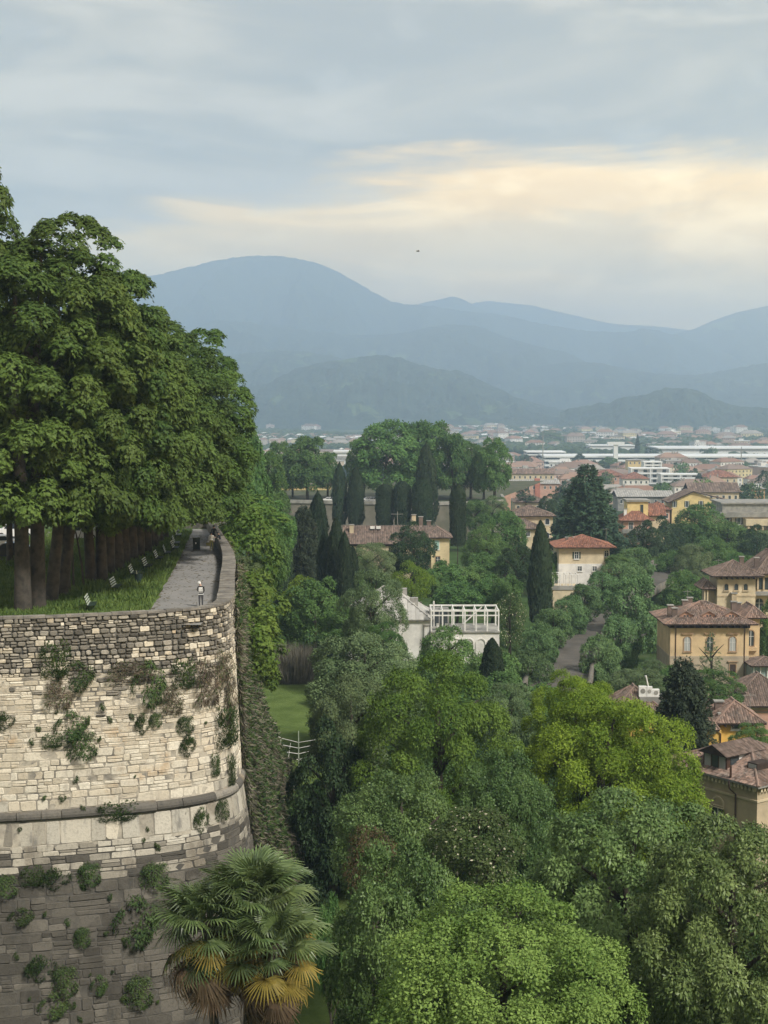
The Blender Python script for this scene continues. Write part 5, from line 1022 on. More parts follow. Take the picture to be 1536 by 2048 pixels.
# white house with the pergola terrace
h = House('white_house', 'white house with a pale panelled hip roof, arcaded terrace and white timber pergola', 'house', 690, 861, 215, 1241, 11, W_WHT)
hip_roof(h.o, -.4, h.w + .35, -.4, 11.4, h.ze + .15, 4.1, 'hip', M_GROOF, tw=1.1, tl=2.0, seed=13, edge=M_CONC)
h.band(1243, .2, .12, W_WHT); h.window(h.fx(855), h.fz(1266), .8, 2.0, pane=W_WHT, frame=W_GRY, bars=False)
for px, y, dy in ((806, 1184, 6.5), (828, 1203, 3.2)): p = P(px, y, 215 + dy); MB().box(p.x - h.x0 - .6, p.x - h.x0 + .6, dy, dy + 1.2, p.z - h.z0 - .8, p.z - h.z0 + .5).build('roof_hatch', M_CONC, h.o)
MB().tube([(h.w + .6, 1, h.fz(1255)), (h.w + .6, 1, h.fz(1204))], .12, 8).build('vent_pipe', M_FRW, h.o)
t0, t1 = h.fx(862), h.fx(1000); zt = h.fz(1262)
MB().box(t0, t1, -1.5, 6, 0, zt).build('terrace_wall', W_WHT, h.o); MB().box(t0, t1 + .1, -1.7, 6, zt + .003, zt + .2).build('terrace_slab', M_CONC, h.o)
for px in (893, 915, 939, 963, 986):
    u = h.fx(px); pts = [(.62*cos(a), .62*sin(a)) for a in np.linspace(0, pi, 11)]; q = MB(); O = [(-.75, -3.0)] + [(-.75*cos(a), .75*sin(a)) for a in np.linspace(0, pi, 11)] + [(.75, -3.0)]; I = [(-.6, -3.0)] + [(-.6*cos(a), .6*sin(a)) for a in np.linspace(0, pi, 11)] + [(.6, -3.0)]
    n = len(O); c0 = Vector((u, -1.5, h.fz(1283))); V = [c0 + Vector((a, -.12, b)) for a, b in O] + [c0 + Vector((a, -.12, b)) for a, b in I] + [c0 + Vector((a, 0, b)) for a, b in O] + [c0 + Vector((a, 0, b)) for a, b in I]
    q.add(V, [(i, i+1, n+i+1, n+i) for i in range(n-1)] + [(2*n+i, 2*n+i+1, i+1, i) for i in range(n-1)] + [(n+i, n+i+1, 3*n+i+1, 3*n+i) for i in range(n-1)]); q.build('blind_arch', W_WHT, h.o)
MB().box(t0, h.fx(902), 3.2, 6, zt + .21, h.fz(1226)).build('terrace_room', W_GRY, h.o)
for px in (873, 891): MB().box(h.fx(px) - .55, h.fx(px) + .55, 3.14, 3.195, zt + .3, h.fz(1229)).build('terrace_door', M_PANE, h.o)
pg = empty('pergola', (h.x0 + t0, 215, h.z0 + zt + .2)); tag(pg, 'white timber pergola frame over the terrace of the white house', 'pergola'); L = t1 - t0; hh = h.fz(1219) - zt - .2
for dy in (-1.35, 4.2):
    for k in range(7): x = .12 + (L - .24)*k/6; MB().box(x - .10, x + .10, dy - .10, dy + .10, 0, hh - .1).build('post', M_FRW, pg)
    MB().box(0, L, dy - .12, dy + .12, hh - .1, hh + .12).build('beam', M_FRW, pg); MB().box(0, L, dy - .06, dy + .06, hh - .75, hh - .58).build('rail', M_FRW, pg)
for k in range(7): x = .12 + (L - .24)*k/6; MB().box(x - .07, x + .07, -1.2, 4.05, hh - .09, hh + .09).build('rafter', M_FRW, pg)
MB().tube([(L*.5, 4.0, .2), (L*.78, 4.0, hh - .2)], .1, 6).build('brace', M_FRW, pg)
def chair(loc, rz, label):
    o = empty('garden_chair', loc, rz); tag(o, label, 'chair', 'white chairs on the terrace'); MB().box(-.24, .24, -.24, .24, .42, .46).build('seat', M_FRW, o); MB().box(-.24, .24, .2, .24, .463, .95).build('backrest', M_FRW, o)
    for a in (-.21, .21):
        for b in (-.21, .21): MB().box(a - .025, a + .025, b - .025, b + .025, 0, .418).build('leg', M_FRW, o)
chair((h.x0 + h.fx(878), 214.6, h.z0 + zt + .2), .4, 'white garden chair on the terrace, left of its twin'); chair((h.x0 + h.fx(894), 214.5, h.z0 + zt + .2), -.3, 'white garden chair on the terrace, right of its twin')
# long roofed house and its yellow end
h = House('long_house', 'long house under a brown tiled roof with a yellow end block and turquoise window', 'house', 690, 862, 330, 1089, 10, W_CRE)
h.roof(3.6, .6, mat=M_TILEB, seed=14, tw=.4, tl=.7, kind='gx'); h.band(1091, .3, .15, M_WOOD)
h.block(862, 898, 1072, 1150, -4.5, 5, ren('pale_cream_yellow', (.68, .56, .34), (.6, .49, .3)), 'end_block'); hip_roof(h.o, h.fx(845), h.fx(904), -5.2, 5.8, h.fz(1071), 2.0, 'hip', M_TILEB, tw=.4, tl=.7, seed=15, name='end_roof')
h.window(h.fx(873), h.fz(1086), 1.0, 1.9, off=4.5, pane=plain('turquoise_shutter', (.35, .55, .50), .6, .05), frame=M_FRW, bars=False); h.window(h.fx(875), h.fz(1116), .9, 1.6, off=4.5); h.window(h.fx(800), h.fz(1104), .9, 1.5); h.window(h.fx(720), h.fz(1104), .9, 1.5)
for px, a, b, dy in ((703, 1050, 1064, 3), (828, 1030, 1046, 6), (842, 1034, 1048, 7), (858, 1042, 1052, 6)): h.chimney(px, a, b, dy, .9, W_CRE if px < 830 else M_TILEB)
for px in (745, 757): p = P(px, 1056, 333.3); MB().box(p.x - h.x0 - .5, p.x - h.x0 + .5, 3.1, 3.9, p.z - h.z0 - .2, p.z - h.z0 + .35).build('skylight', M_FRW, h.o)
p = P(795, 1046, 335); o = empty('roof_antenna', (p.x, 335, p.z - .4)); tag(o, 'thin television antenna on the ridge of the long roof', 'antenna'); MB().tube([(0, 0, 0), (0, 0, 3.0)], .06, 5).build('mast', M_CONC, o); MB().tube([(-1.4, 0, 2.4), (1.2, 0, 2.4)], .05, 5).build('boom', M_CONC, o); [MB().tube([(-1.3 + .5*k, -.4, 2.4), (-1.3 + .5*k, .4, 2.4)], .03, 4).build('element', M_CONC, o) for k in range(6)]
# cream house with stepped brown roofs
h = House('cream_house', 'cream house with two stepped grey brown hip roofs and an arched window', 'house', 1018, 1106, 400, 1033, 11, W_CRE)
h.roof(2.4, .8, mat=M_TILEB, seed=16, tw=.5, tl=.8); h.window(h.fx(1095), h.fz(1043), 1.1, 1.6, True, frame=M_FRW, bars=False); h.window(h.fx(1095), h.fz(1070), 1.1, 1.4, True, frame=M_FRW, bars=False)
h.block(1010, 1078, 1054, 1130, -6, 0, W_CRE, 'lower_wing'); hip_roof(h.o, h.fx(1006), h.fx(1084), -6.8, 3, h.fz(1053), 2.2, 'hip', M_TILEB, tw=.5, tl=.8, seed=17, name='lower_roof'); h.window(h.fx(1052), h.fz(1063), 1.0, 1.4, off=6, frame=M_FRW)
# pale yellow house on its white basement
h = House('pale_yellow_house', 'pale yellow house with shuttered window on a white basement above a pergola garden', 'house', 1118, 1208, 300, 1096, 10, W_CRE)
h.roof(2.0, 1.0, mat=M_TILER, px1=1222, seed=18, tw=.36, tl=.6); h.block(1208, 1222, 1096, 1150, 1.5, 10, W_CRE, 'side_wing'); h.window(h.fx(1216), h.fz(1108), .8, 1.2, True, off=-1.5, frame=M_FRW)
h.window(h.fx(1153.5), h.fz(1110.5), .75, 1.35, shut=M_SHG, frame=M_FRW); MB().box(-.05, h.w + .05, -.12, 8, 0, h.fz(1127.5)).build('basement', W_WHT, h.o)
for px in (1160, 1190): h.window(h.fx(px), h.fz(1137), .8, .9, off=.12, frame=M_FRW)
for px in (1135, 1150): h.chimney(px, 1075, 1084, 4, .6)
MB().box(h.fx(1096), h.fx(1150), -9, -1, 0, h.fz(1166)).build('garden_terrace', W_CRE, h.o); MB().box(h.fx(1095), h.fx(1151), -9.15, -9.003, h.fz(1168), h.fz(1160)).build('terrace_parapet', M_CONC, h.o)
MB().box(h.fx(1204), h.fx(1240), -2, -1.5, 0, h.fz(1124)).build('terrace_wall', W_CRE, h.o)
pg = empty('pergola', (h.x0 + h.fx(1100), 292, h.z0 + h.fz(1166))); tag(pg, 'weathered pale pergola in the garden below the pale yellow house', 'pergola')
for k in range(5):
    x = k*1.15
    for y in (0, 3.4): MB().tube([(x, y, 0), (x, y, 2.5)], .09, 6).build('post', M_FRW, pg)
    MB().box(x - .06, x + .06, -.4, 3.8, 2.5, 2.62).build('rafter', M_FRW, pg)
for y in (0, 3.4): MB().box(-.3, 4.9, y - .06, y + .06, 2.623, 2.72).build('beam', M_FRW, pg)
# red roofed house with a yellow tower
h = House('red_roof_house', 'pink house under a bright red roof with a square yellow tower', 'house', 1246, 1302, 420, 1042, 10, W_PNK)
h.roof(3.0, .9, mat=M_TILER, seed=19, tw=.5, tl=.8); MB().box(h.fx(1244), h.fx(1306), -1.2, 0, h.fz(1066), h.fz(1058)).build('balcony', W_GRY, h.o); h.window(h.fx(1288), h.fz(1052), 1.1, 2.0, frame=M_FRW); h.window(h.fx(1262), h.fz(1052), 1.1, 2.0, frame=M_FRW); h.window(h.fx(1275), h.fz(1077), 3.0, 1.8, frame=W_GRY)
h.block(1258, 1300, 1005, 1045, 3, 9, W_LYEL, 'tower'); MB().box(h.fx(1255), h.fx(1303), 2.5, 9.5, h.fz(1005) + .003, h.fz(1001)).build('tower_roof', M_CONC, h.o); h.window(h.fx(1287), h.fz(1022), .9, 3.2, off=-3, frame=W_LYEL, bars=False)
h.block(1302, 1336, 1034, 1100, 4, 12, W_CRE, 'wing'); hip_roof(h.o, h.fx(1302), h.fx(1338), 3.2, 13, h.fz(1034) + .1, 3.2, 'gx', M_TILER, tw=.5, tl=.8, seed=20, name='wing_roof'); h.chimney(1252, 1018, 1028, 3, .8, M_FRW)
# yellow gabled house
h = House('gable_house', 'yellow house with a low gable facing us and four shuttered windows', 'house', 1344, 1444, 560, 1003, 14, W_LYEL)
MB().prism([(0, 0), (h.w, 0), (h.fx(1386), h.fz(984) - h.ze)], (0, 0, h.ze), (1, 0, 0), (0, 0, 1), (0, .3, 0)).build('gable', W_LYEL, h.o)
for x0, x1, s_ in ((h.fx(1386), h.fx(1336), 1), (h.fx(1386), h.fx(1475), -1)):
    A = Vector((x1, -.8, h.ze - .25)); B = Vector((x0, -.8, h.fz(982))); t = MB()
    if s_ > 0: slope_tiles(t, A + Vector((0, 15, 0)), A, B - A, (B - A).length, 0, 0, .7, 1.1)
    else: slope_tiles(t, A, A + Vector((0, 15, 0)), B - A, (B - A).length, 0, 0, .7, 1.1)
    q = MB().add([A, B, B + Vector((0, 15, 0)), A + Vector((0, 15, 0))] + [v + Vector((0, 0, -.35)) for v in (A, B, B + Vector((0, 15, 0)), A + Vector((0, 15, 0)))], [(0,1,2,3),(7,6,5,4),(0,4,5,1),(2,6,7,3),(0,3,7,4)]).build('roof', M_WOOD, h.o); tag(t.build('roof_tiles', M_TILEB, q), kind='stuff')
for px in (1349, 1374, 1402, 1436): h.window(h.fx(px), h.fz(1008), .9, 2.2, shut=M_SHG, frame=M_FRW, bars=False)
h.block(1444, 1470, 1006, 1060, 0, 14, W_LYEL, 'side_wing')
# grey corniced building at the right edge
h = House('corniced_building', 'long grey building with a heavy cornice above cream walls at the right edge', 'building', 1446, 1580, 500, 1034, 16, W_CRE)
MB().box(-1.2, h.w + 1, -1.2, 17, h.fz(1034), h.fz(1024)).build('cornice', W_GRY, h.o); MB().box(-.3, h.w, -.2, 16.5, h.fz(1024) + .003, h.fz(1008)).build('attic', M_CONC, h.o); MB().box(-.8, h.w, -.8, 17, h.fz(1008) + .004, h.fz(1005)).build('roof', W_GRY, h.o)
for px in (1456, 1478): h.window(h.fx(px), h.fz(1042), 1.2, 2.2, shut=M_SHUT, frame=M_FRW, bars=False)
MB().box(h.fx(1488), h.w, -3, 0, h.fz(1050), h.fz(1037)).build('portico_entablature', W_CRE, h.o)
for px in (1494, 1508, 1522, 1536): MB().tube([(h.fx(px), -2.2, 0), (h.fx(px), -2.2, h.fz(1050))], .55, 12).build('column', W_SAND, h.o)
# pale house behind the avenue, seen between the trunks
h = House('avenue_house', 'pale plastered house glimpsed between the chestnut trunks at the left edge', 'house', -140, 92, 178, 1010, 10, W_WHT, base=ZP)
h.roof(2.4, .8, mat=M_TILE, seed=22)
for px in (5, 30, 56): h.window(h.fx(px), 3.2, 1.0, 1.6, frame=M_FRW)

for px, y0, y1, d, nm in ((1375, 1180, 1206, 222, 'thin aerial mast among the chimneys of the ochre villa'), (1437, 1118, 1142, 250, 'thin aerial beside the tower villa roof'), (1212, 1056, 1080, 306, 'thin aerial on the roof of the pale yellow house'), (1500, 1386, 1412, 154, 'thin aerial on the yellow house roof')):
    a, c = P(px, y1, d), P(px, y0, d); o = empty('roof_aerial', (a.x, d, a.z - .6)); tag(o, nm, 'aerial', 'aerials on the villa roofs'); hh = c.z - a.z + .6
    MB().tube([(0, 0, 0), (0, 0, hh)], .03, 5).build('mast', M_CONC, o); MB().tube([(-.7, 0, hh - .25), (.6, 0, hh - .2)], .02, 4).build('boom', M_CONC, o)
    for k in range(5): MB().tube([(-.6 + .28*k, -.3, hh - .24), (-.6 + .28*k, .3, hh - .22)], .012, 4).build('element', M_CONC, o)
# ------------------------------------------------------------------ gardens and trees below the wall
def G(px, py):
    d = 150.0
    for _ in range(40): d = 0.6*d + 0.4*(ground((px - 768)/FPX*d, d)*FPX/(790 - py)) if py > 795 else d
    p = P(px, py, d); return Vector((p.x, d, ground(p.x, d)))
lib('brown_bush', crown_lobed(61, 10, 420, 14, 0.085, 0.04, (0.34, 0.5), 0.14, droop=0.3, squash=0.9, flat=-0.35), leafmat('copper_leaf', (.045, .036, .02), (.13, .10, .05), .2, patch=1.2, c_odd=(.05, .09, .02), odd=.3))
BIG = [  # crown, cx, top, bottom, width, distance, label, name
 ('maple', 1005, 1788, 2190, 560, 56, 'broad bright green maple filling the bottom middle of the picture', 'maple_tree'),
 ('bay', 815, 1695, 2150, 330, 66, 'dark glossy tree left of the bright maple, its edge by the palms', 'broadleaf_tree'),
 ('cherry', 1265, 1588, 2060, 440, 70, 'large tree with drooping pale edged leaves below the yellow green robinia', 'broadleaf_tree'),
 ('cherry', 1465, 1640, 2140, 420, 62, 'large droopy leaved tree cut by the right edge of the picture', 'broadleaf_tree'),
 ('robinia', 1215, 1385, 1760, 360, 98, 'bright yellow green robinia, brightest crown right of the middle', 'robinia_tree'),
 ('robinia', 1150, 1345, 1560, 200, 103, 'yellow green crown peeping up behind the brightest robinia', 'robinia_tree'),
 ('robinia', 1262, 1440, 1640, 160, 105, 'yellow green crown filling in behind the bright robinia towards the fir', 'robinia_tree'),
 ('locust', 872, 1308, 1720, 345, 112, 'tall round locust tree with fine yellow green leaves in the middle', 'locust_tree'),
 ('bay', 800, 1545, 1800, 270, 90, 'dark green bush tree in front of the round locust', 'broadleaf_tree'),
 ('flower_tree', 955, 1612, 1790, 190, 85, 'elder with scattered cream blossoms right of the dark bush tree', 'elder_tree'),
 ('bay', 1010, 1510, 1760, 200, 93, 'deep green tree between the locust and the yellow green robinia', 'broadleaf_tree'),
 ('dark', 665, 1440, 1790, 190, 112, 'almost black evergreen left of the round locust', 'evergreen_tree'),
 ('olive', 700, 1352, 1600, 170, 126, 'greyish green tree leaning out left of the locust crown', 'broadleaf_tree'),
 ('olive', 728, 1268, 1490, 240, 152, 'wide grey green tree beside the bright strip of lawn', 'broadleaf_tree'),
 ('olive', 748, 1140, 1340, 128, 184, 'grey green feathery tree hiding the left half of the white house', 'broadleaf_tree'),
 ('brown_bush', 745, 1655, 1800, 130, 80, 'copper brown shrub at the foot of the dark bush tree', 'shrub'),
 ('olive', 1020, 1368, 1500, 130, 150, 'pale grey green tree between locust and robinia, just under the street trees', 'broadleaf_tree'),
 ('round_c', 898, 1254, 1400, 140, 186, 'rounded yellowish green tree in front of the white terrace wall', 'broadleaf_tree'),
 ('round_b', 628, 1158, 1300, 130, 205, 'dark bushy tree at the garden edge below the cypresses', 'broadleaf_tree'),
 ('lime_bush', 600, 1150, 1215, 70, 212, 'fresh green shrub under the leftmost cypress', 'shrub'),
 ('round', 690, 1215, 1300, 110, 196, 'mid green tree between the bushy garden tree and the feathery one', 'broadleaf_tree'),
 ('fir', 1368, 1332, 1670, 142, 134, 'tall blackish fir standing before the yellow house', 'fir_tree'),
 ('spruce_thin', 1424, 1266, 1362, 66, 200, 'thin open spruce in front of the ochre villa', 'spruce_tree'),
 ('round_c', 1425, 1338, 1425, 125, 172, 'bushy green tree hiding the foot of the ochre villa', 'broadleaf_tree'),
 ('olive', 1278, 1338, 1420, 130, 182, 'pale grey green tree above the roof with the cooling units', 'broadleaf_tree'),
 ('olive', 1308, 1318, 1360, 50, 200, 'small silvery shrub by the road left of the ochre villa', 'shrub'),
 ('bush', 1345, 1332, 1390, 60, 186, 'dark green shrub at the left corner of the ochre villa', 'shrub'),
 ('round_c', 1512, 1448, 1520, 95, 137, 'green tree at the right edge between yellow house and corner house', 'broadleaf_tree'),
 ('cedar', 1176, 935, 1118, 142, 360, 'huge layered cedar rising above the pale yellow house', 'cedar_tree'),
 ('dark', 826, 1044, 1155, 96, 292, 'dark rounded evergreen in front of the long tiled roof', 'evergreen_tree'),
 ('round_c', 972, 1050, 1150, 94, 300, 'ball shaped dense green tree right of the yellow end block', 'broadleaf_tree'),
 ('round', 1012, 1022, 1120, 90, 335, 'yellowish green tree below the cream house roofs', 'broadleaf_tree'),
 ('dark', 1032, 1082, 1170, 90, 282, 'dark bushy tree left of the tall lone cypress', 'evergreen_tree'),
 ('lime_bush', 824, 1122, 1200, 82, 250, 'bright lime green bush below the dark rounded evergreen', 'shrub'),
 ('olive', 742, 1086, 1170, 96, 285, 'reddish grey tree in front of the long house wall', 'broadleaf_tree'),
 ('round_b', 700, 1130, 1190, 60, 262, 'small green tree at the foot of the cypress group', 'broadleaf_tree'),
 ('flower_tree', 1020, 1186, 1300, 66, 224, 'cream flowering chestnut right of the pergola', 'chestnut_tree'),
 ('round', 1085, 1120, 1180, 60, 262, 'light green tree beside the foot of the lone cypress', 'broadleaf_tree'),
 ('bush', 1000, 1300, 1400, 90, 190, 'green shrubbery at the right end of the white terrace', 'shrub'),
 ('bush', 660, 1790, 1990, 60, 79, 'light green shrub at the right foot of the palms', 'shrub'),
 ('round_b', 1400, 1008, 1092, 104, 430, 'green tree in front of the yellow gabled house', 'broadleaf_tree'),
 ('dark', 1330, 1032, 1150, 92, 400, 'dark green tree left of the one below the gable', 'evergreen_tree'),
 ('round', 1455, 1044, 1130, 100, 400, 'bright green tree below the corniced building', 'broadleaf_tree'),
 ('dark', 1515, 1050, 1150, 80, 390, 'dark tree at the right edge below the corniced building', 'evergreen_tree'),
 ('round_c', 1425, 1072, 1160, 96, 365, 'mid green tree above the tower villa roof', 'broadleaf_tree'),
 ('olive', 1385, 1090, 1190, 84, 340, 'grey green tree left of the tower villa roof', 'broadleaf_tree'),
 ('round', 1368, 1140, 1230, 84, 300, 'fresh green tree left of the tower villa porch', 'broadleaf_tree'),
 ('dark', 1290, 1040, 1130, 80, 385, 'brownish dark tree beside the pink house', 'evergreen_tree'),
 ('round_b', 1345, 1100, 1180, 70, 345, 'green tree above the upper end of the street', 'broadleaf_tree'),
 ('round', 1475, 1105, 1170, 60, 320, 'small green tree behind the tower villa', 'broadleaf_tree'),
 ('dark', 1097, 988, 1050, 50, 480, 'dark small tree left of the huge cedar', 'evergreen_tree'),
 ('olive', 985, 992, 1050, 70, 410, 'grey green tree against the far bastion wall', 'broadleaf_tree'),
 ('round', 950, 1000, 1060, 60, 395, 'green bush tree under the far bastion at the blunt cypress', 'broadleaf_tree'),
 ('chestnut_far', 440, 880, 1030, 140, 185, 'dense chestnut crown closing the end of the path', 'chestnut_tree'),
 ('chestnut_far_b', 492, 862, 1075, 104, 235, 'tall mid green tree beyond the end of the promenade', 'broadleaf_tree'),
 ('round_b', 535, 905, 1060, 80, 300, 'dusky green tree left of the far bastion group', 'broadleaf_tree'),
 ('round', 560, 1025, 1100, 70, 245, 'yellowish green tree behind the flank shrubs', 'broadleaf_tree'),
 ('bush', 575, 1205, 1275, 90, 208, 'dark green shrub above the garden stone wall', 'shrub'),
 ('round_c', 765, 1245, 1330, 90, 178, 'green tree between the feathery tree and the rounded yellowish one', 'broadleaf_tree'),
 ('round_b', 1545, 1200, 1330, 60, 228, 'green tree at the right edge between the two big villas', 'broadleaf_tree'),
 ('dark', 790, 1100, 1150, 50, 300, 'small dark tree before the long house wall', 'evergreen_tree')]
for q in BIG:
    c, cx, yt, yb, w, d, lab, nm = q
    o = tree(c, cx, yt, yb, w, d, lab, nm, 'shrub' if nm == 'shrub' else 'tree', zbase=ZP if 'path' in lab and 'chestnut' in lab else None)
CY = [  # cypresses
 ('cypress', 565, 1062, 1215, 46, 235, 'dark cypress farthest left in the left group'), ('cypress_b', 634, 982, 1120, 44, 300, 'tallest cypress of the left group, rising behind the others'),
 ('cypress', 672, 1036, 1200, 40, 240, 'pointed cypress at the right of the left group'), ('cypress_b', 688, 1062, 1190, 34, 236, 'slim cypress touching the pointed one on its right'), ('cypress', 650, 1060, 1195, 36, 243, 'slim cypress touching the pointed one on its left'),
 ('cypress', 705, 1092, 1180, 26, 250, 'shortest cypress right of the left group'),
 ('cypress_b', 680, 924, 1050, 33, 400, 'tall cypress left one of the pair under the far bastion'), ('cypress', 711, 934, 1050, 36, 398, 'tall cypress right one of the pair under the far bastion'),
 ('cypress_blunt', 770, 968, 1052, 38, 392, 'blunt clipped cypress leftmost of three in a row'), ('cypress_blunt', 805, 962, 1050, 36, 390, 'blunt clipped cypress middle of three in a row'), ('cypress_blunt', 844, 959, 1054, 42, 388, 'blunt clipped cypress rightmost of three in a row'),
 ('cypress_b', 853, 884, 1050, 46, 415, 'very tall cypress rising behind the row of three'), ('cypress_blunt', 916, 969, 1092, 34, 335, 'lone blunt cypress on a bare stem beside the yellow end block'),
 ('cypress', 1081, 1042, 1245, 50, 240, 'tall dark lone cypress above the street trees'), ('cypress', 985, 1276, 1385, 48, 180, 'short cypress in front of the white arcade')]
for c, cx, yt, yb, w, d, lab in CY: tree(c, cx, yt, yb, w, d, lab, 'cypress_tree', 'cypress', 'cypresses of the gardens', trunk=TR_COL)
tree('fir', 606, 1018, 1185, 74, 252, 'ragged dark conifer between the leftmost and the tallest cypress', 'conifer_tree', 'tree')
ST = [(1060,1300,1412,92,198),(1078,1250,1340,82,214),(1106,1216,1296,78,228),(1140,1192,1270,76,243),(1172,1168,1242,74,258),(1204,1144,1216,72,275),(1236,1120,1192,72,295),(1270,1094,1168,80,320)]
for i, (cx, yt, yb, w, d) in enumerate(ST): tree('plane', cx, yt, yb, w, d, f'{ORD[i]} tree up the street in the row on its left side', 'street_tree', 'tree', 'trees lining the street')
for i, (cx, yt, yb, w, d) in enumerate(((1200, 1272, 1385, 84, 206), (1240, 1232, 1345, 88, 226), (1270, 1148, 1300, 118, 246))): tree('plane', cx, yt, yb, w, d, f'{ORD[i]} tree up the street in the row on its right side', 'street_tree', 'tree', 'trees lining the street')
HG = [(892,1122,1195,80,262,'clipped hedge mound at the left of the terraced garden'),(940,1132,1182,80,268,'long clipped hedge along the terraced garden'),(985,1150,1228,70,252,'loose bright bush right of the clipped hedge'),(915,1166,1222,100,245,'dark low hedge above the pergola'),(1015,1150,1215,60,250,'tall hedge bush before the lone cypress'),(965,1105,1150,60,285,'small hedge below the ball shaped tree'),(870,1148,1195,50,255,'dark bush beside the lime green one'),(1235,1108,1130,50,298,'hedge on the terrace of the pale yellow house'),(1110,1105,1150,30,304,'dark hedge at the left wall of the pale yellow house')]
for cx, yt, yb, w, d, lab in HG: tree('bush', cx, yt, yb, w, d, lab, 'hedge', 'hedge', 'hedges of the terraced garden')
# reeds beside the lawn
rg = np.random.default_rng(33); p = G(585, 1372); o = empty('pampas_reeds', p); tag(o, 'greyish clump of dry reeds at the head of the lawn', 'reeds'); n = 2600
a = rg.uniform(0, 2*pi, n); r = 2.7*np.sqrt(rg.uniform(0, 1, n)); C = np.column_stack([r*np.cos(a), r*np.sin(a)*.6, np.zeros(n)]); A = np.column_stack([np.cos(a)*.22*r/2.7, np.sin(a)*.2, np.ones(n)]) + rg.normal(0, .12, (n, 3)); N = rg.normal(0, 1, (n, 3)); N[:, 2] = 0
link('foliage', leafmesh('reed_blades', leaves(C, A, N, 4.4, .10, rg, .05, .3), L_REED), o)
# garden wall, clothes line
gw = empty('garden_wall', G(585, 1285)); tag(gw, 'low dry stone garden wall behind the dry reeds', 'wall'); b = MB(); rs2 = random.Random(4)
for k in range(4):
    x = -4.5
    while x < 4.5: w = rs2.uniform(.5, 1.1); b.box(x + .02, x + w - .02, -.2 + rs2.uniform(-.05, .05), .3, .42*k + .02, .42*k + .40); x += w
tag(b.build('stones', M_ST['rubble'], gw), kind='stuff')
pm = P(597, 1462, 140); base = ground(0, 140); o = empty('rotary_clothes_line', (pm.x, 140, base)); tag(o, 'tall garden pole with curved white line arms on the lawn beside the bastion', 'clothes line'); Hh = pm.z - base
MB().tube([(0, 0, -.2), (0, 0, Hh)], [.07, .05], 8).build('mast', plain('green_white_pole', (.36, .42, .33), .6, .15), o)
for k in range(4):
    z = Hh - 1.1 - .55*k; q = [(-2.9 + .12*k, -.6*k + .5, z + .9 - .10*k), (-1.6, -.3*k + .2, z + .35), (0, 0, z), (1.6, .3*k - .3, z + .32)]
    MB().tube(q, .028, 5).build('arm', M_FRW, o)
for k in range(3): MB().tube([(-2.7 + .9*k, -1.2, Hh - 1.9 - .25*k), (-2.6 + .9*k, .6, Hh - .6 - .35*k)], .018, 4).build('line', M_FRW, o)
# the street with its kerbs and walls
M_ROAD = plain('street_asphalt', (0.075, 0.068, 0.06), 0.9, 0.15, 0.3, bump=0.01, col2=(0.11, 0.098, 0.085))
cl_ = [G(*q) for q in ((1120,1440),(1140,1380),(1165,1330),(1205,1275),(1250,1225),(1300,1180),(1330,1150),(1345,1130))]
def strip(pts, off0, off1, dz0, dz1=None, n=60):
    p = np.array([(q.x, q.y) for q in pts]); t = np.linspace(0, len(p)-1, n); c = np.stack([np.interp(t, range(len(p)), p[:, k]) for k in (0, 1)], -1)
    tg = np.gradient(c, axis=0); tg /= np.linalg.norm(tg, axis=1, keepdims=True); nn = np.stack([tg[:, 1], -tg[:, 0]], -1)
    z = np.interp(c[:, 1], TD, TZ); A, B = c + nn*off0, c + nn*off1; return A, B, z
A, B, z = strip(cl_, -4.2, 3.2, 0); n = len(A); i = np.arange(n-1)
tag(link('street', np_mesh('street', np.concatenate([np.column_stack([A, z + .06]), np.column_stack([B, z + .06])]), np.stack([i, i+n, i+n+1, i+1], 1), M_ROAD)), kind='structure')
M_SW = plain('street_wall_stone', (.15, .135, .115), .95, .25, .5, bump=.03, col2=(.09, .085, .07))
for o0, o1, hgt, lab in ((-5.0, -4.45, 1.0, 'low grey wall along the left side of the street'), (3.4, 3.9, 1.3, 'low grey wall along the right side of the street')):
    A, B, z = strip(cl_, o0, o1, 0); V = np.concatenate([np.column_stack([q, z + h_]) for q, h_ in ((A, -.3), (A, hgt), (B, hgt), (B, -.3))]); F = np.concatenate([np.stack([i + k*n, i + (k+1)*n, i + (k+1)*n + 1, i + k*n + 1], 1) for k in range(3)])
    tag(link('street_wall', np_mesh('street_wall', V, F, M_SW)), lab, 'wall', 'walls along the street')
p2 = [G(*q) for q in ((1235,1360),(1275,1325),(1310,1300),(1335,1280))]
A, B, z = strip(p2, -2.0, 2.0, 0, n=20); n2 = 20; i2 = np.arange(19)
tag(link('side_street', np_mesh('side_street', np.concatenate([np.column_stack([A, z + .07]), np.column_stack([B, z + .07])]), np.stack([i2, i2+n2, i2+n2+1, i2+1], 1), M_ROAD)), kind='structure')

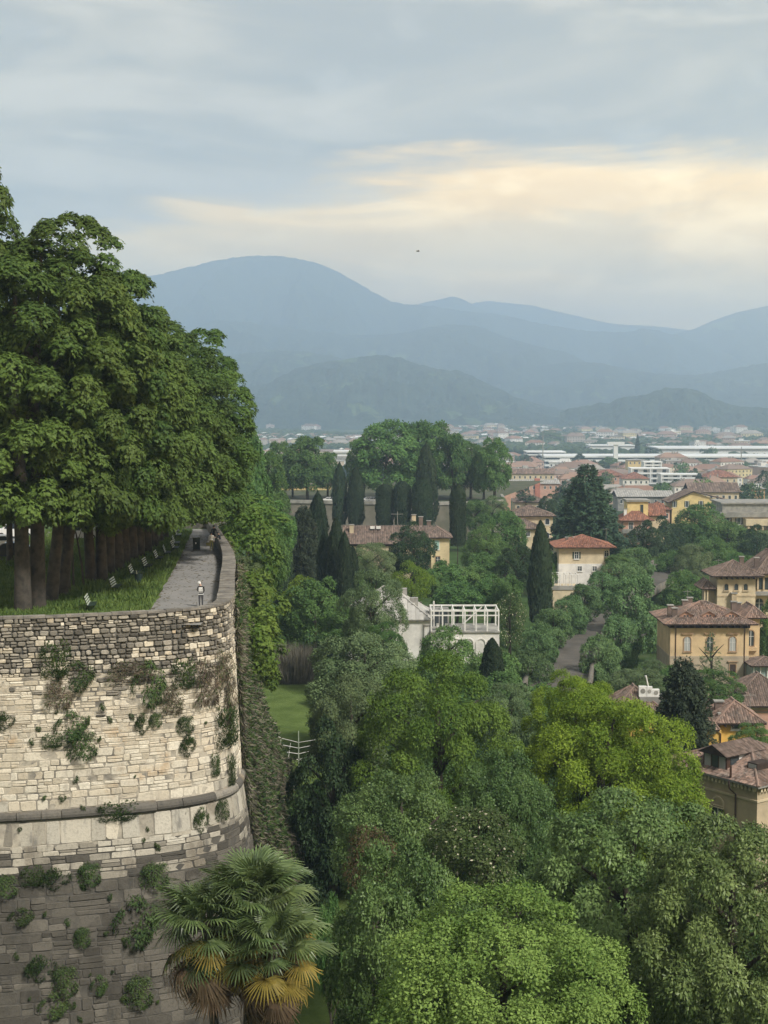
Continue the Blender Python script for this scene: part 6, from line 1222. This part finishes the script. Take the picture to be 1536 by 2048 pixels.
# undergrowth shrubs filling the gardens between the trees
LMK = [(870,1450,112,'round locust tree'),(1215,1550,98,'bright robinia'),(665,1600,112,'blackish evergreen by the bastion'),(728,1370,152,'wide grey green tree'),(930,1300,213,'white terrace wall'),(755,1240,184,'white house'),(985,1330,180,'short cypress'),(1081,1140,240,'lone tall cypress'),(1165,1110,300,'pale yellow house'),(1420,1310,215,'ochre villa'),(1475,1180,245,'tower villa'),(1360,1500,135,'tall blackish fir'),(780,1090,330,'long tiled roof house'),(972,1100,300,'ball shaped tree'),(1275,1390,160,'roof with cooling units'),(1478,1450,150,'yellow house'),(1060,1050,390,'cream house'),(1200,1250,230,'street trees'),(630,1120,245,'left cypress group'),(1330,1690,68,'droopy leaved tree'),(820,1720,75,'dark glossy tree'),(1380,1120,350,'tower villa roof')]
def near_label(o, px, py, d):
    k = min(LMK, key=lambda q: abs(q[0] - px)/60 + abs(q[2] - d)/18); rel = 'in front of' if d < k[2] - 12 else ('behind' if d > k[2] + 12 else ('left of' if px < k[0] else 'right of'))
    if rel in ('in front of', 'behind'): rel = ('left ' if px < k[0] - 25 else ('right ' if px > k[0] + 25 else 'straight ')) + rel
    tag(o, f'green undergrowth shrub {rel} the {k[3]}', 'shrub', f'undergrowth shrubs {rel} the {k[3]}')
us = random.Random(12); lawn = [(535, 1330), (650, 1860)]; nsh = 0
hb = [(960,1110,1040,1260),(780,1015,1160,1440),(688,906,1040,1130),(1000,1112,1010,1120),(1096,1245,1072,1185),(1320,1536,1100,1380),(1215,1536,1380,1700)]
tgt = cl_
while nsh < 150:
    px = us.uniform(560, 1536); d = 75*(380/75)**us.random(); x = (px - 768)/FPX*d; z = ground(x, d); py = 790 - z*FPX/d
    sx_ = np.interp(d, [q.y for q in cl_], [q.x for q in cl_])
    if -16 < x - sx_ < 13 and 180 < d < 420: continue
    if d > 84 and px < 690 and 1350 < py < 1560 and px < 660: continue
    if px < 700 and 1780 < py: continue
    if any(a < px < b and c < py < e for a, b, c, e in hb): continue
    r = us.uniform(1.5, 3.4); o = empty('garden_shrub', (x, d, z)); near_label(o, px, py, d); c = link('crown', LIB[us.choice(('bush', 'round_b', 'dark', 'bush'))], o, (0, 0, r*.7)); c.scale = (r, r, r*.9); c.rotation_euler = (0, 0, us.uniform(0, 6)); nsh += 1
# ------------------------------------------------------------------ far bastion with its trees
ZF = -32.0
fb = empty('far_bastion_wall', (0, 440, ZF)); tag(fb, 'long ivy stained bastion wall under the far group of trees', 'bastion')
pts = [(-60, 452), (-34, 446), (-10, 440), (14, 436), (30, 438), (36, 446), (37, 470)]; b = MB(); n = len(pts)
V = [(x, y - 440, 0) for x, y in pts] + [(x*1.0, y - 440 - .9, -14) for x, y in pts]; b.add(V, [(i, i + n, i + n + 1, i + 1) for i in range(n - 1)])
b.build('masonry', plain('far_wall_stone', (.20, .18, .15), .95, .3, .12, bump=.1, col2=(.10, .10, .07)), fb)
c = MB()
for i in range(n - 1):
    A, B = Vector((*pts[i], 0)), Vector((*pts[i+1], 0)); t = (B - A).normalized(); nn = Vector((t.y, -t.x, 0)); o3 = Vector((0, 440, 0))
    c.add([A + nn*.3 - o3, B + nn*.3 - o3, B - nn*.5 - o3, A - nn*.5 - o3] + [q + Vector((0, 0, 1.0)) for q in (A + nn*.3 - o3, B + nn*.3 - o3, B - nn*.5 - o3, A - nn*.5 - o3)], [(4,5,6,7),(0,1,5,4),(2,3,7,6)])
c.build('parapet', M_CONC, fb)
tag(MB().add([(x, y, ZF) for x, y in pts] + [(60, 560, ZF), (-60, 560, ZF)], [tuple(range(n + 2))]).build('far_terrace_lawn', plain('far_terrace_earth', (.05, .065, .03), .95, .2, .2, col2=(.09, .085, .06))), kind='structure')
FT = [(558,884,978,70,462),(614,874,976,98,455),(585,905,975,70,470),(727,880,975,72,462),(772,842,978,140,456),(835,846,975,90,470),(862,844,975,118,466),(905,868,975,92,458),(942,884,975,66,466),(968,896,982,56,455),(990,876,978,70,452),(655,905,975,50,468)]
FL = ['dusky crown at the left end of the far bastion', 'large dome shaped tree, left one of the far bastion group', 'tree half hidden behind the dome shaped one', 'small tree left of the biggest crown on the far bastion', 'biggest broad crown on the far bastion', 'tree behind and right of the biggest crown', 'tall crown with the top next to the biggest one', 'rounded crown sloping down right of the tall one', 'low crown near the right end of the far bastion', 'narrow crown second from the right end of the far bastion', 'dark rugged crown at the right end of the far bastion', 'low tree between the dome shaped crown and the pair of cypresses']
for i, (cx, yt, yb, w, d) in enumerate(FT): tree(('chestnut_far', 'chestnut_far_b')[i % 2], cx, yt, yb, w, d, FL[i], 'chestnut_tree', 'tree', 'trees on the far bastion', trunk=TR_AV[i % 2], zbase=ZF)
h = House('terrace_house', 'cream building seen between the trunks of the far bastion', 'building', 560, 660, 505, 970, 12, W_LYEL, base=ZF - 1); h.roof(2.5, .8, mat=M_TILEB, tw=1, tl=1.5); [h.window(h.fx(px), 4.2, 1.1, 1.7, frame=M_FRW) for px in (578, 600, 622, 644)]
h = House('terrace_house', 'white building seen between the trunks right of the very tall cypress', 'building', 900, 985, 512, 974, 12, W_WHT, base=ZF - 1); h.roof(2.2, .8, mat=M_TILEB, tw=1, tl=1.5); [h.window(h.fx(px), 4.0, 1.1, 1.7, frame=M_FRW) for px in (912, 930, 950, 970)]
for i, (px, pt, lab) in enumerate(((657, PW, 'white car parked on the far bastion left of the cypress pair'), (736, PW, 'white car parked on the far bastion right of the cypress pair'), (745, PS, 'silver car beside the white one on the far bastion'), (520, PW, 'white car at the left end of the far bastion'))):
    x = (px - 768)/FPX*449; car((x, 449 + (i % 2), ZF), .1*i, pt, lab)
# ------------------------------------------------------------------ the town on the plain
def ramp_mat(name, cols, rough=.9, island=False):
    def fn(q, out):
        r = q.n('ShaderNodeNewGeometry').outputs['Random Per Island'] if island else q.n('ShaderNodeObjectInfo').outputs['Random']
        cr = q.n('ShaderNodeValToRGB'); e = cr.color_ramp; e.interpolation = 'CONSTANT'
        while len(e.elements) < len(cols): e.elements.new(.5)
        for i, c in enumerate(cols): e.elements[i].position = i/len(cols); e.elements[i].color = (*c, 1)
        q.put(cr, 0, r); pos = q.n('ShaderNodeNewGeometry').outputs['Position']
        c = q.mix(q.math('MULTIPLY', q.rng(q.noise(pos, .25, 4), .45, .7), .35), cr.outputs[0], (.2, .18, .16))
        q.t.links.new(q.n('ShaderNodeBsdfPrincipled', ins={'Base Color': c, 'Roughness': rough, 'Specular IOR Level': .2}).outputs[0], out.inputs[0])
    return material(name, fn)
CW = [(.62, .54, .42), (.55, .45, .35), (.72, .70, .66), (.50, .36, .30), (.66, .66, .65), (.58, .50, .30), (.42, .38, .34), (.70, .67, .62), (.52, .38, .32)]
CRF = [(.24, .145, .11), (.26, .16, .125), (.20, .14, .115), (.29, .19, .145), (.22, .165, .14), (.30, .28, .26)]
M_CW = ramp_mat('town_wall', CW); M_CR = ramp_mat('town_roof', CRF); M_CF = ramp_mat('town_flat_roof', [(.55, .55, .53), (.40, .39, .37), (.70, .70, .69), (.30, .29, .28)])
M_TWIN = plain('town_window', (.06, .065, .07), .3)
def town_proto(seed, flat):
    rng = random.Random(seed); w, dp, fl = rng.uniform(14, 30), rng.uniform(11, 16), rng.randint(2, 4); hh = fl*3.1 + .8
    o = empty('town_house'); MB().box(-w/2, w/2, 0, dp, -2, hh).build('wall', M_CW, o)
    if flat: r = MB().box(-w/2 - .4, w/2 + .4, -.4, dp + .4, hh + .004, hh + .7); r.box(-w*.2, w*.1, dp*.4, dp*.7, hh + .703, hh + 2.8); r.build('roof', M_CF, o)
    else:
        v = .6; R = 2.0 + dp*.14; q = [(-w/2 - v, -v, hh), (w/2 + v, -v, hh), (w/2 + v, dp + v, hh), (-w/2 - v, dp + v, hh), (-w/2 + dp*.45, dp/2, hh + R), (w/2 - dp*.45, dp/2, hh + R)]
        rf = MB().add(q, [(0,1,5,4),(1,2,5),(2,3,4,5),(3,0,4),(3,2,1,0)]).build('roof', M_CR, o)
        for k in range(rng.randint(1, 3)): x = rng.uniform(-w*.3, w*.3); MB().box(x - .4, x + .4, dp*.35, dp*.35 + .7, hh + R*.4, hh + R + .8).build('chimney', M_CONC, rf)
    n = int(w/3.0); b = MB()
    for f in range(fl):
        for i in range(n):
            x = -w/2 + w*(i + .5)/n; b.box(x - .5, x + .5, -.06, .02, f*3.1 + 1.2, f*3.1 + 2.7)
    tag(b.build('windows', M_TWIN, o), kind='stuff')
    if flat:
        bb = MB(); [bb.box(-w/2, w/2, -1.2, -.063, f*3.1 + .05, f*3.1 + .95) for f in range(1, fl)]; bb.build('balconies', M_FRW, o)
    return o
prot = [town_proto(s, s % 4 == 3) for s in range(12)]; used = set()
ct = random.Random(77); placed = []
def ok(x, y, r):
    for a, b_, c_ in placed:
        if abs(a - x) < r + c_ and abs(b_ - y) < (r + c_)*.9: return False
    placed.append((x, y, r)); return True
LAND = [(1080, 1640, 1560, 1750), (1300, 1640, 1900, 2080), (1245, 1420, 930, 1200), (1150, 1350, 640, 760), (1010, 1130, 880, 1080)]
def in_land(px, d): return any(a - 15 < px < b and c_ - 25 < d < e for a, b, c_, e in LAND)
TLM = [(540,'far bastion left end'),(690,'tall cypress pair'),(790,'biggest far bastion crown'),(900,'far bastion crowns'),(1010,'far bastion right end'),(1090,'thin pale mast'),(1176,'huge layered cedar'),(1240,'white T shaped tower'),(1330,'white stepped apartments'),(1400,'yellow gabled house'),(1485,'thin dark mast'),(1545,'right picture edge')]
def town_label(o, px, d, w3):
    k = min(TLM, key=lambda q: abs(q[0] - px)); zn = 'nearby' if d < 1000 else ('before the banded building' if d < 1580 else ('past the banded building' if d < 2300 else 'far away'))
    tag(o, f'{w3[0]} {zn} over the {k[1]}', w3[2], f'{w3[1]} {zn} over the {k[1]}')
cnt = 0
for t in range(4000):
    if cnt >= 285: break
    d = 820*(4200/820)**(ct.random()**1.35); px = ct.uniform(480, 1560)
    if px < 1000 and d < 1300: continue
    if d < 900 and px < 1200: continue
    x = (px - 768)/FPX*d
    if in_land(px, d) or vnoise(np.array([x/260]), np.array([d/420]), 5)[0] < .24 + .28*(d > 1900) or not ok(x, d, 12.5 if d < 1800 else 15): continue
    i = ct.randrange(12); flat = i % 4 == 3; o = prot[i] if i not in used else copy_tree(prot[i]); used.add(i); cnt += 1
    s = ct.uniform(.85, 1.15)*(.78 if d < 1150 else (1 if d < 2500 else 1.15)); o.location = (x, d, ground(x, d)); o.rotation_euler = (0, 0, ct.choice((.12, .12, -.25, .5)) + ct.uniform(-.08, .08)); o.scale = (s*ct.uniform(.8, 1.3), s, s*ct.uniform(.85, 1.2))
    town_label(o, px, d, ('flat roofed block', 'blocks', 'block') if flat else ('tile roofed house', 'houses', 'house'))
for i in range(12):
    if i not in used:
        for c in list(prot[i].children): bpy.data.objects.remove(c)
        bpy.data.objects.remove(prot[i])
# farther roofs beyond counting
b = MB(); rb = MB(); ct2 = random.Random(5)
for t in range(4600):
    d = 1900*(6400/1900)**(ct2.random()**.75); px = ct2.uniform(300, 1600); x = (px - 768)/FPX*d; g0 = ground(x, d)
    if vnoise(np.array([x/420]), np.array([d/600]), 9)[0] < (.56 if 2100 < d < 4300 else .42) or in_land(px, d): continue
    w, dp, hh = ct2.uniform(8, 24), ct2.uniform(8, 14), ct2.uniform(5, 10)
    if ct2.random() < .08: w *= 3; hh = 8
    b.box(x - w/2, x + w/2, d, d + dp, g0 - 1, g0 + hh)
    fl_ = ct2.random() < .25; e = g0 + hh
    q = [(x - w/2 - .5, d - .5, e), (x + w/2 + .5, d - .5, e), (x + w/2 + .5, d + dp + .5, e), (x - w/2 - .5, d + dp + .5, e), (x - w/2 + dp*.4, d + dp/2, e + (.1 if fl_ else 2.6)), (x + w/2 - dp*.4, d + dp/2, e + (.1 if fl_ else 2.6))]
    rb.add(q, [(0,1,5,4),(1,2,5),(2,3,4,5),(3,0,4)])
M_CWI = ramp_mat('far_town_wall', CW, island=True); M_CRI = ramp_mat('far_town_roof', CRF + [(.6, .6, .58), (.35, .34, .33), (.7, .7, .69)], island=True)
me = b.mesh('distant_houses', M_CWI); n0 = len(b.f); b.add(rb.v, rb.f); me = b.mesh('distant_houses', M_CWI); me.materials.append(M_CRI); me.polygons.foreach_set('material_index', np.array([0]*n0 + [1]*(len(b.f) - n0), np.int32)); tag(link('distant_houses', me), kind='stuff')
# woods of the plain: crowns beyond counting, then nearer single trees
rg = np.random.default_rng(44); ico = []
t_ = (1 + 5**.5)/2; iv = unit(np.array([(-1,t_,0),(1,t_,0),(-1,-t_,0),(1,-t_,0),(0,-1,t_),(0,1,t_),(0,-1,-t_),(0,1,-t_),(t_,0,-1),(t_,0,1),(-t_,0,-1),(-t_,0,1)], float)); itf = np.array([(0,11,5),(0,5,1),(0,1,7),(0,7,10),(0,10,11),(1,5,9),(5,11,4),(11,10,2),(10,7,6),(7,1,8),(3,9,4),(3,4,2),(3,2,6),(3,6,8),(3,8,9),(4,9,5),(2,4,11),(6,2,10),(8,6,7),(9,8,1)])
n = 26000; d = 1300*(6600/1300)**rg.uniform(0, 1, n)**.85; px = rg.uniform(420, 1620, n); x = (px - 768)/FPX*d
wn = vnoise(x/330, d/520, 31) + .55*(vnoise(x/110, d/160, 32) - .5); k = wn > np.interp(d, [1300, 1800, 2200, 4200, 5200, 6600], [.66, .50, .26, .26, .42, .34]); ld = np.zeros(n, bool)
for a, b1, c1, e1 in LAND: ld |= (px > a - 15) & (px < b1) & (d > c1 - 25) & (d < e1 + 20)
k &= ~ld; x, d = x[k], d[k]; n = len(x); r = rg.uniform(4.0, 8.5, n); V = iv[None]*(r[:, None, None]*rg.uniform(.75, 1.2, (n, 12, 1)))*np.array([1, 1, .95]); V[..., 0] += x[:, None]; V[..., 1] += d[:, None]; V[..., 2] += np.interp(d, TD, TZ)[:, None] + r[:, None]*.7
L_WOOD = leafmat('distant_wood', (.022, .042, .020), (.058, .092, .036), 0, patch=.004, obj=0)
tag(link('distant_woods', np_mesh('distant_woods', V.reshape(-1, 3), (itf[None] + (np.arange(n)*12)[:, None, None]).reshape(-1, 3), L_WOOD)), kind='stuff')
TW = [(1160,908,935,36,1500,'dark pointed tree before the left part of the long white banded building'),(1218,914,938,44,1480,'broad dark tree before the long white banded building'),(1275,870,905,10,1850,'slim dark poplar beside the white tower'),(1280,920,940,26,1450,'green tree before the yellow block of the town'),(1362,922,942,34,1420,'pale green tree above the white apartments'),(1399,948,975,24,1050,'dark conifer at the right end of the white apartments'),(1356,960,975,40,1030,'dark tree below the white apartments'),(1240,975,990,60,900,'dark tree line right of the huge cedar'),(1130,975,1010,50,640,'dark green tree left behind the huge cedar'),(1100,860,884,50,2700,'large rounded dark tree far on the plain'),(1052,990,1010,40,640,'small dark tree in the roofs left of the cedar')]
for i, (cx, yt, yb, w, dd, lab) in enumerate(TW): tree('cedar' if 'pointed' in lab or 'conifer' in lab or 'poplar' in lab else ('far_tree_dark', 'round_c')[i % 2], cx, yt, yb, w, dd, lab, 'town_tree', 'tree', 'trees of the lower town')
tt = random.Random(8)
for i in range(110):
    d_ = tt.uniform(650, 1900); px = tt.uniform(1000, 1560); x = (px - 768)/FPX*d_
    if in_land(px, d_) or not ok(x, d_, 8): continue
    o = empty('town_tree', (x, d_, ground(x, d_))); town_label(o, px, d_, ('green tree among the roofs', 'trees among the roofs', 'tree')); r = tt.uniform(3.5, 6.5); c = link('crown', LIB[tt.choice(('far_tree', 'far_tree_dark'))], o, (0, 0, r*1.5)); c.scale = (r, r, r*1.15); c.rotation_euler = (0, 0, tt.uniform(0, 6)); t = link('trunk', TR[0], o); t.scale = (8, 8, r*1.5)
# named buildings of the town
def slab(name, lab, px0, px1, yt, yb, d, dep, mats, bands=0, cat='building', roof=None):
    a, c = P(px0, yb, d), P(px1, yt, d); o = empty(name, (a.x, d, ground(a.x, d))); tag(o, lab, cat); z1 = c.z - o.location.z; z0 = a.z - o.location.z; w = c.x - a.x
    MB().box(0, w, 0, dep, -1, z1).build('wall', mats[0], o)
    for k in range(bands): z = z0 + (z1 - z0)*(k + .15)/bands; MB().box(-.6, w + .6, -1.0, dep, z, z + (z1 - z0)/bands*.42).build('band', mats[1], o)
    MB().box(-1, w + 1, -1.4, dep + 1, z1 + .003, z1 + (z1 - z0)*.13 + .4).build('roof', roof or mats[1], o)
    return o, w, z0, z1
M_OFF = plain('office_glass', (.05, .065, .075), .25, .1, .05); M_OWH = plain('office_white_band', (.72, .73, .73), .6, .06, .02)
o, w, z0, z1 = slab('office_block', 'very long low building with white bands and dark glass strips across the town', 1090, 1640, 915, 934, 1600, 60, (M_OFF, M_OWH), 2, roof=M_OWH)
for k in range(0, 34, 4): MB().box(w*k/34 - .15, w*k/34 + .15, -.25, -.01, -1, z1).build('mullion', M_OWH, o)
slab('office_wing', 'grey flat annex rising behind the very long banded building', 1318, 1640, 898, 910, 1920, 80, (M_CONC, M_OWH), 1, roof=M_OWH)
slab('white_hall', 'long white low hall left above the banded building', 1055, 1130, 905, 912, 1660, 40, (M_OFF, M_OWH), 1, roof=M_OWH)
slab('white_hall', 'white hall beside the white tower', 1180, 1270, 892, 899, 2050, 40, (M_OWH, M_OWH), 0, roof=M_OWH); slab('white_hall', 'bright white warehouse roof far on the plain', 1166, 1202, 866, 873, 3300, 40, (M_OWH, M_OWH), 0, roof=M_OWH); slab('white_hall', 'white hall above the yellow gable far on the plain', 1300, 1355, 894, 900, 2250, 30, (M_OWH, M_OWH), 0, roof=M_OWH)
slab('white_hall', 'white hall between the far bastion domes', 668, 706, 905, 922, 1500, 30, (M_OWH, M_CONC), 1, roof=M_OWH)
a = P(1232, 884, 1590); o = empty('white_tower', (a.x, 1590, a.z - 24)); tag(o, 'slim white T shaped tower in front of the banded building', 'tower'); MB().box(-2.2, 2.2, 0, 4, 0, 21).build('shaft', M_OWH, o); MB().box(-9, 9, -1, 5, 21.01, 24).build('head', M_OWH, o)
for px, yt, lab in ((1086, 862, 'tall thin pale mast left of the banded building'), (1483, 893, 'thin dark mast above the banded building at right')):
    a = P(px, yt, 1580); o = empty('mast', (a.x, 1580, ground(a.x, 1580))); tag(o, lab, 'mast'); MB().tube([(0, 0, 0), (0, 0, a.z - o.location.z)], [.7, .35], 6).build('pole', M_CONC, o); MB().box(-1.2, 1.2, -.2, .2, a.z - o.location.z - 6, a.z - o.location.z - 5.4).build('crossarm', M_CONC, o)
# white apartments with rounded balconies
def apartments(px0, px1, yt, yb, d, fl, lab):
    a, c = P(px0, yb, d), P(px1, yt, d); zb = ground(a.x, d); o = empty('white_apartments', (a.x, d, zb)); tag(o, lab, 'apartments', 'white stepped apartments'); w = c.x - a.x; z1 = c.z - zb; z0 = a.z - zb; fh = (z1 - z0)/fl
    MB().box(0, w, 0, 14, 0, z1).build('wall', M_OWH, o); MB().box(-.5, w + .5, -2.2, 14.5, z1 + .003, z1 + .8).build('roof', M_OWH, o)
    for f in range(fl):
        z = z0 + f*fh; MB().box(-.3, w + .3, -2.2, -.02, z, z + 1.15).build('balcony', M_OWH, o)
        n = max(2, int(w/6))
        for k in range(n): x = w*(k + .5)/n; MB().box(x - 1.4, x + 1.4, -.05, .01, z + 1.2, z + fh - .35).build('window', M_OFF, o)
    for k in range(max(2, int(w/13)) + 1): x = w*k/max(2, int(w/13)); MB().box(x - .45, x + .45, -2.25, -.03, z0, z1).build('fin', M_OWH, o)
apartments(1262, 1338, 938, 968, 1130, 3, 'taller left part of the white stepped apartments'); apartments(1322, 1398, 950, 972, 1100, 3, 'lower right part of the white stepped apartments'); apartments(1288, 1322, 925, 938, 1180, 2, 'small white top storey block behind the white apartments')
def townhouse(nm, lab, px0, px1, ey, d, dep, wall, rmat, rise, kind='hip', wins=0, base=None):
    h = House(nm, lab, 'house', px0, px1, d, ey, dep, wall, base=base if base is not None else ground(0, d) - 1); h.roof(rise, .8, kind=kind, mat=rmat, tw=1.1, tl=1.8)
    for k in range(wins): h.window(h.w*(k + .5)/wins, h.ze - 2.2, 1.1, 1.7, frame=M_FRW, bars=False)
    return h
townhouse('terracotta_house', 'long house with an orange roof and white gable end left of the cedar', 1024, 1108, 948, 1000, 14, W_CRE, M_TILE, 3.2, 'gx', 8)
h = townhouse('pink_block', 'pink block with pale flat bands and a red stair tower left of the cedar', 1018, 1118, 968, 920, 14, W_PNK, M_GROOF, 2.2, 'gx', 9); MB().box(h.fx(1070), h.fx(1080), -1, 4, 0, h.fz(957)).build('stair_tower', plain('brick_red_render', (.45, .17, .12), .9), h.o)
townhouse('red_hip_house', 'white house under a deep red hip roof right of the cedar', 1246, 1298, 958, 1010, 16, W_WHT, M_TILER, 4, 'hip', 5); townhouse('red_hip_house', 'house with a red hip roof peeping right behind the cedar top', 1188, 1250, 952, 1080, 18, W_PNK, M_TILER, 4, 'hip', 5)
townhouse('orange_house', 'orange block with a white roof edge at the right of the town', 1482, 1530, 978, 760, 14, ren('orange_render', (.60, .36, .19)), M_GROOF, 1.0, 'hip', 5); townhouse('long_brown_house', 'long brown roofed house behind the yellow gable', 1380, 1478, 985, 680, 13, W_CRE, M_TILEB, 4, 'gx', 8)
townhouse('red_hip_house', 'cream house with twin red roofs right of the white apartments', 1410, 1475, 955, 1040, 16, W_CRE, M_TILER, 4.5, 'hip', 5); townhouse('yellow_block', 'pale yellow block above the white apartments', 1256, 1292, 921, 1300, 14, W_LYEL, M_GROOF, 1, 'hip', 4)
townhouse('pink_house', 'small pinkish house at the right end of the far bastion', 1003, 1022, 968, 620, 9, W_PNK, M_TILE, 1.6, 'hip', 2); townhouse('grey_long_roof', 'long low house with a whitish roof strip right of the cedar', 1236, 1346, 994, 720, 16, W_GRY, M_GROOF, 2.5, 'gx', 8)
townhouse('brown_house', 'brown roofed house behind the cream house left of the cedar', 1030, 1095, 1005, 640, 14, W_SAND, M_TILEB, 3, 'hip', 5); townhouse('red_low_house', 'house with red tiles left of the yellow gable', 1300, 1340, 1020, 560, 10, W_PNK, M_TILER, 2.6, 'hip', 3)
# a bird over the mountain
p = P(836, 503, 130); o = empty('bird', p, .4); tag(o, 'tiny dark bird flying above the mountain saddle', 'bird'); MB().tube([(-.16, 0, 0), (-.05, 0, .02), (.1, 0, .03), (.17, 0, .03)], [.01, .04, .035, .01], 6).build('body', C_BLK, o)
for sg in (-1, 1): MB().add([(-.04, 0, .03), (.07, 0, .03), (.03, sg*.18, .10), (-.05, sg*.34, .04), (-.07, sg*.16, .09)], [(0, 1, 2, 4), (4, 2, 3)]).build('wing', C_BLK, o)
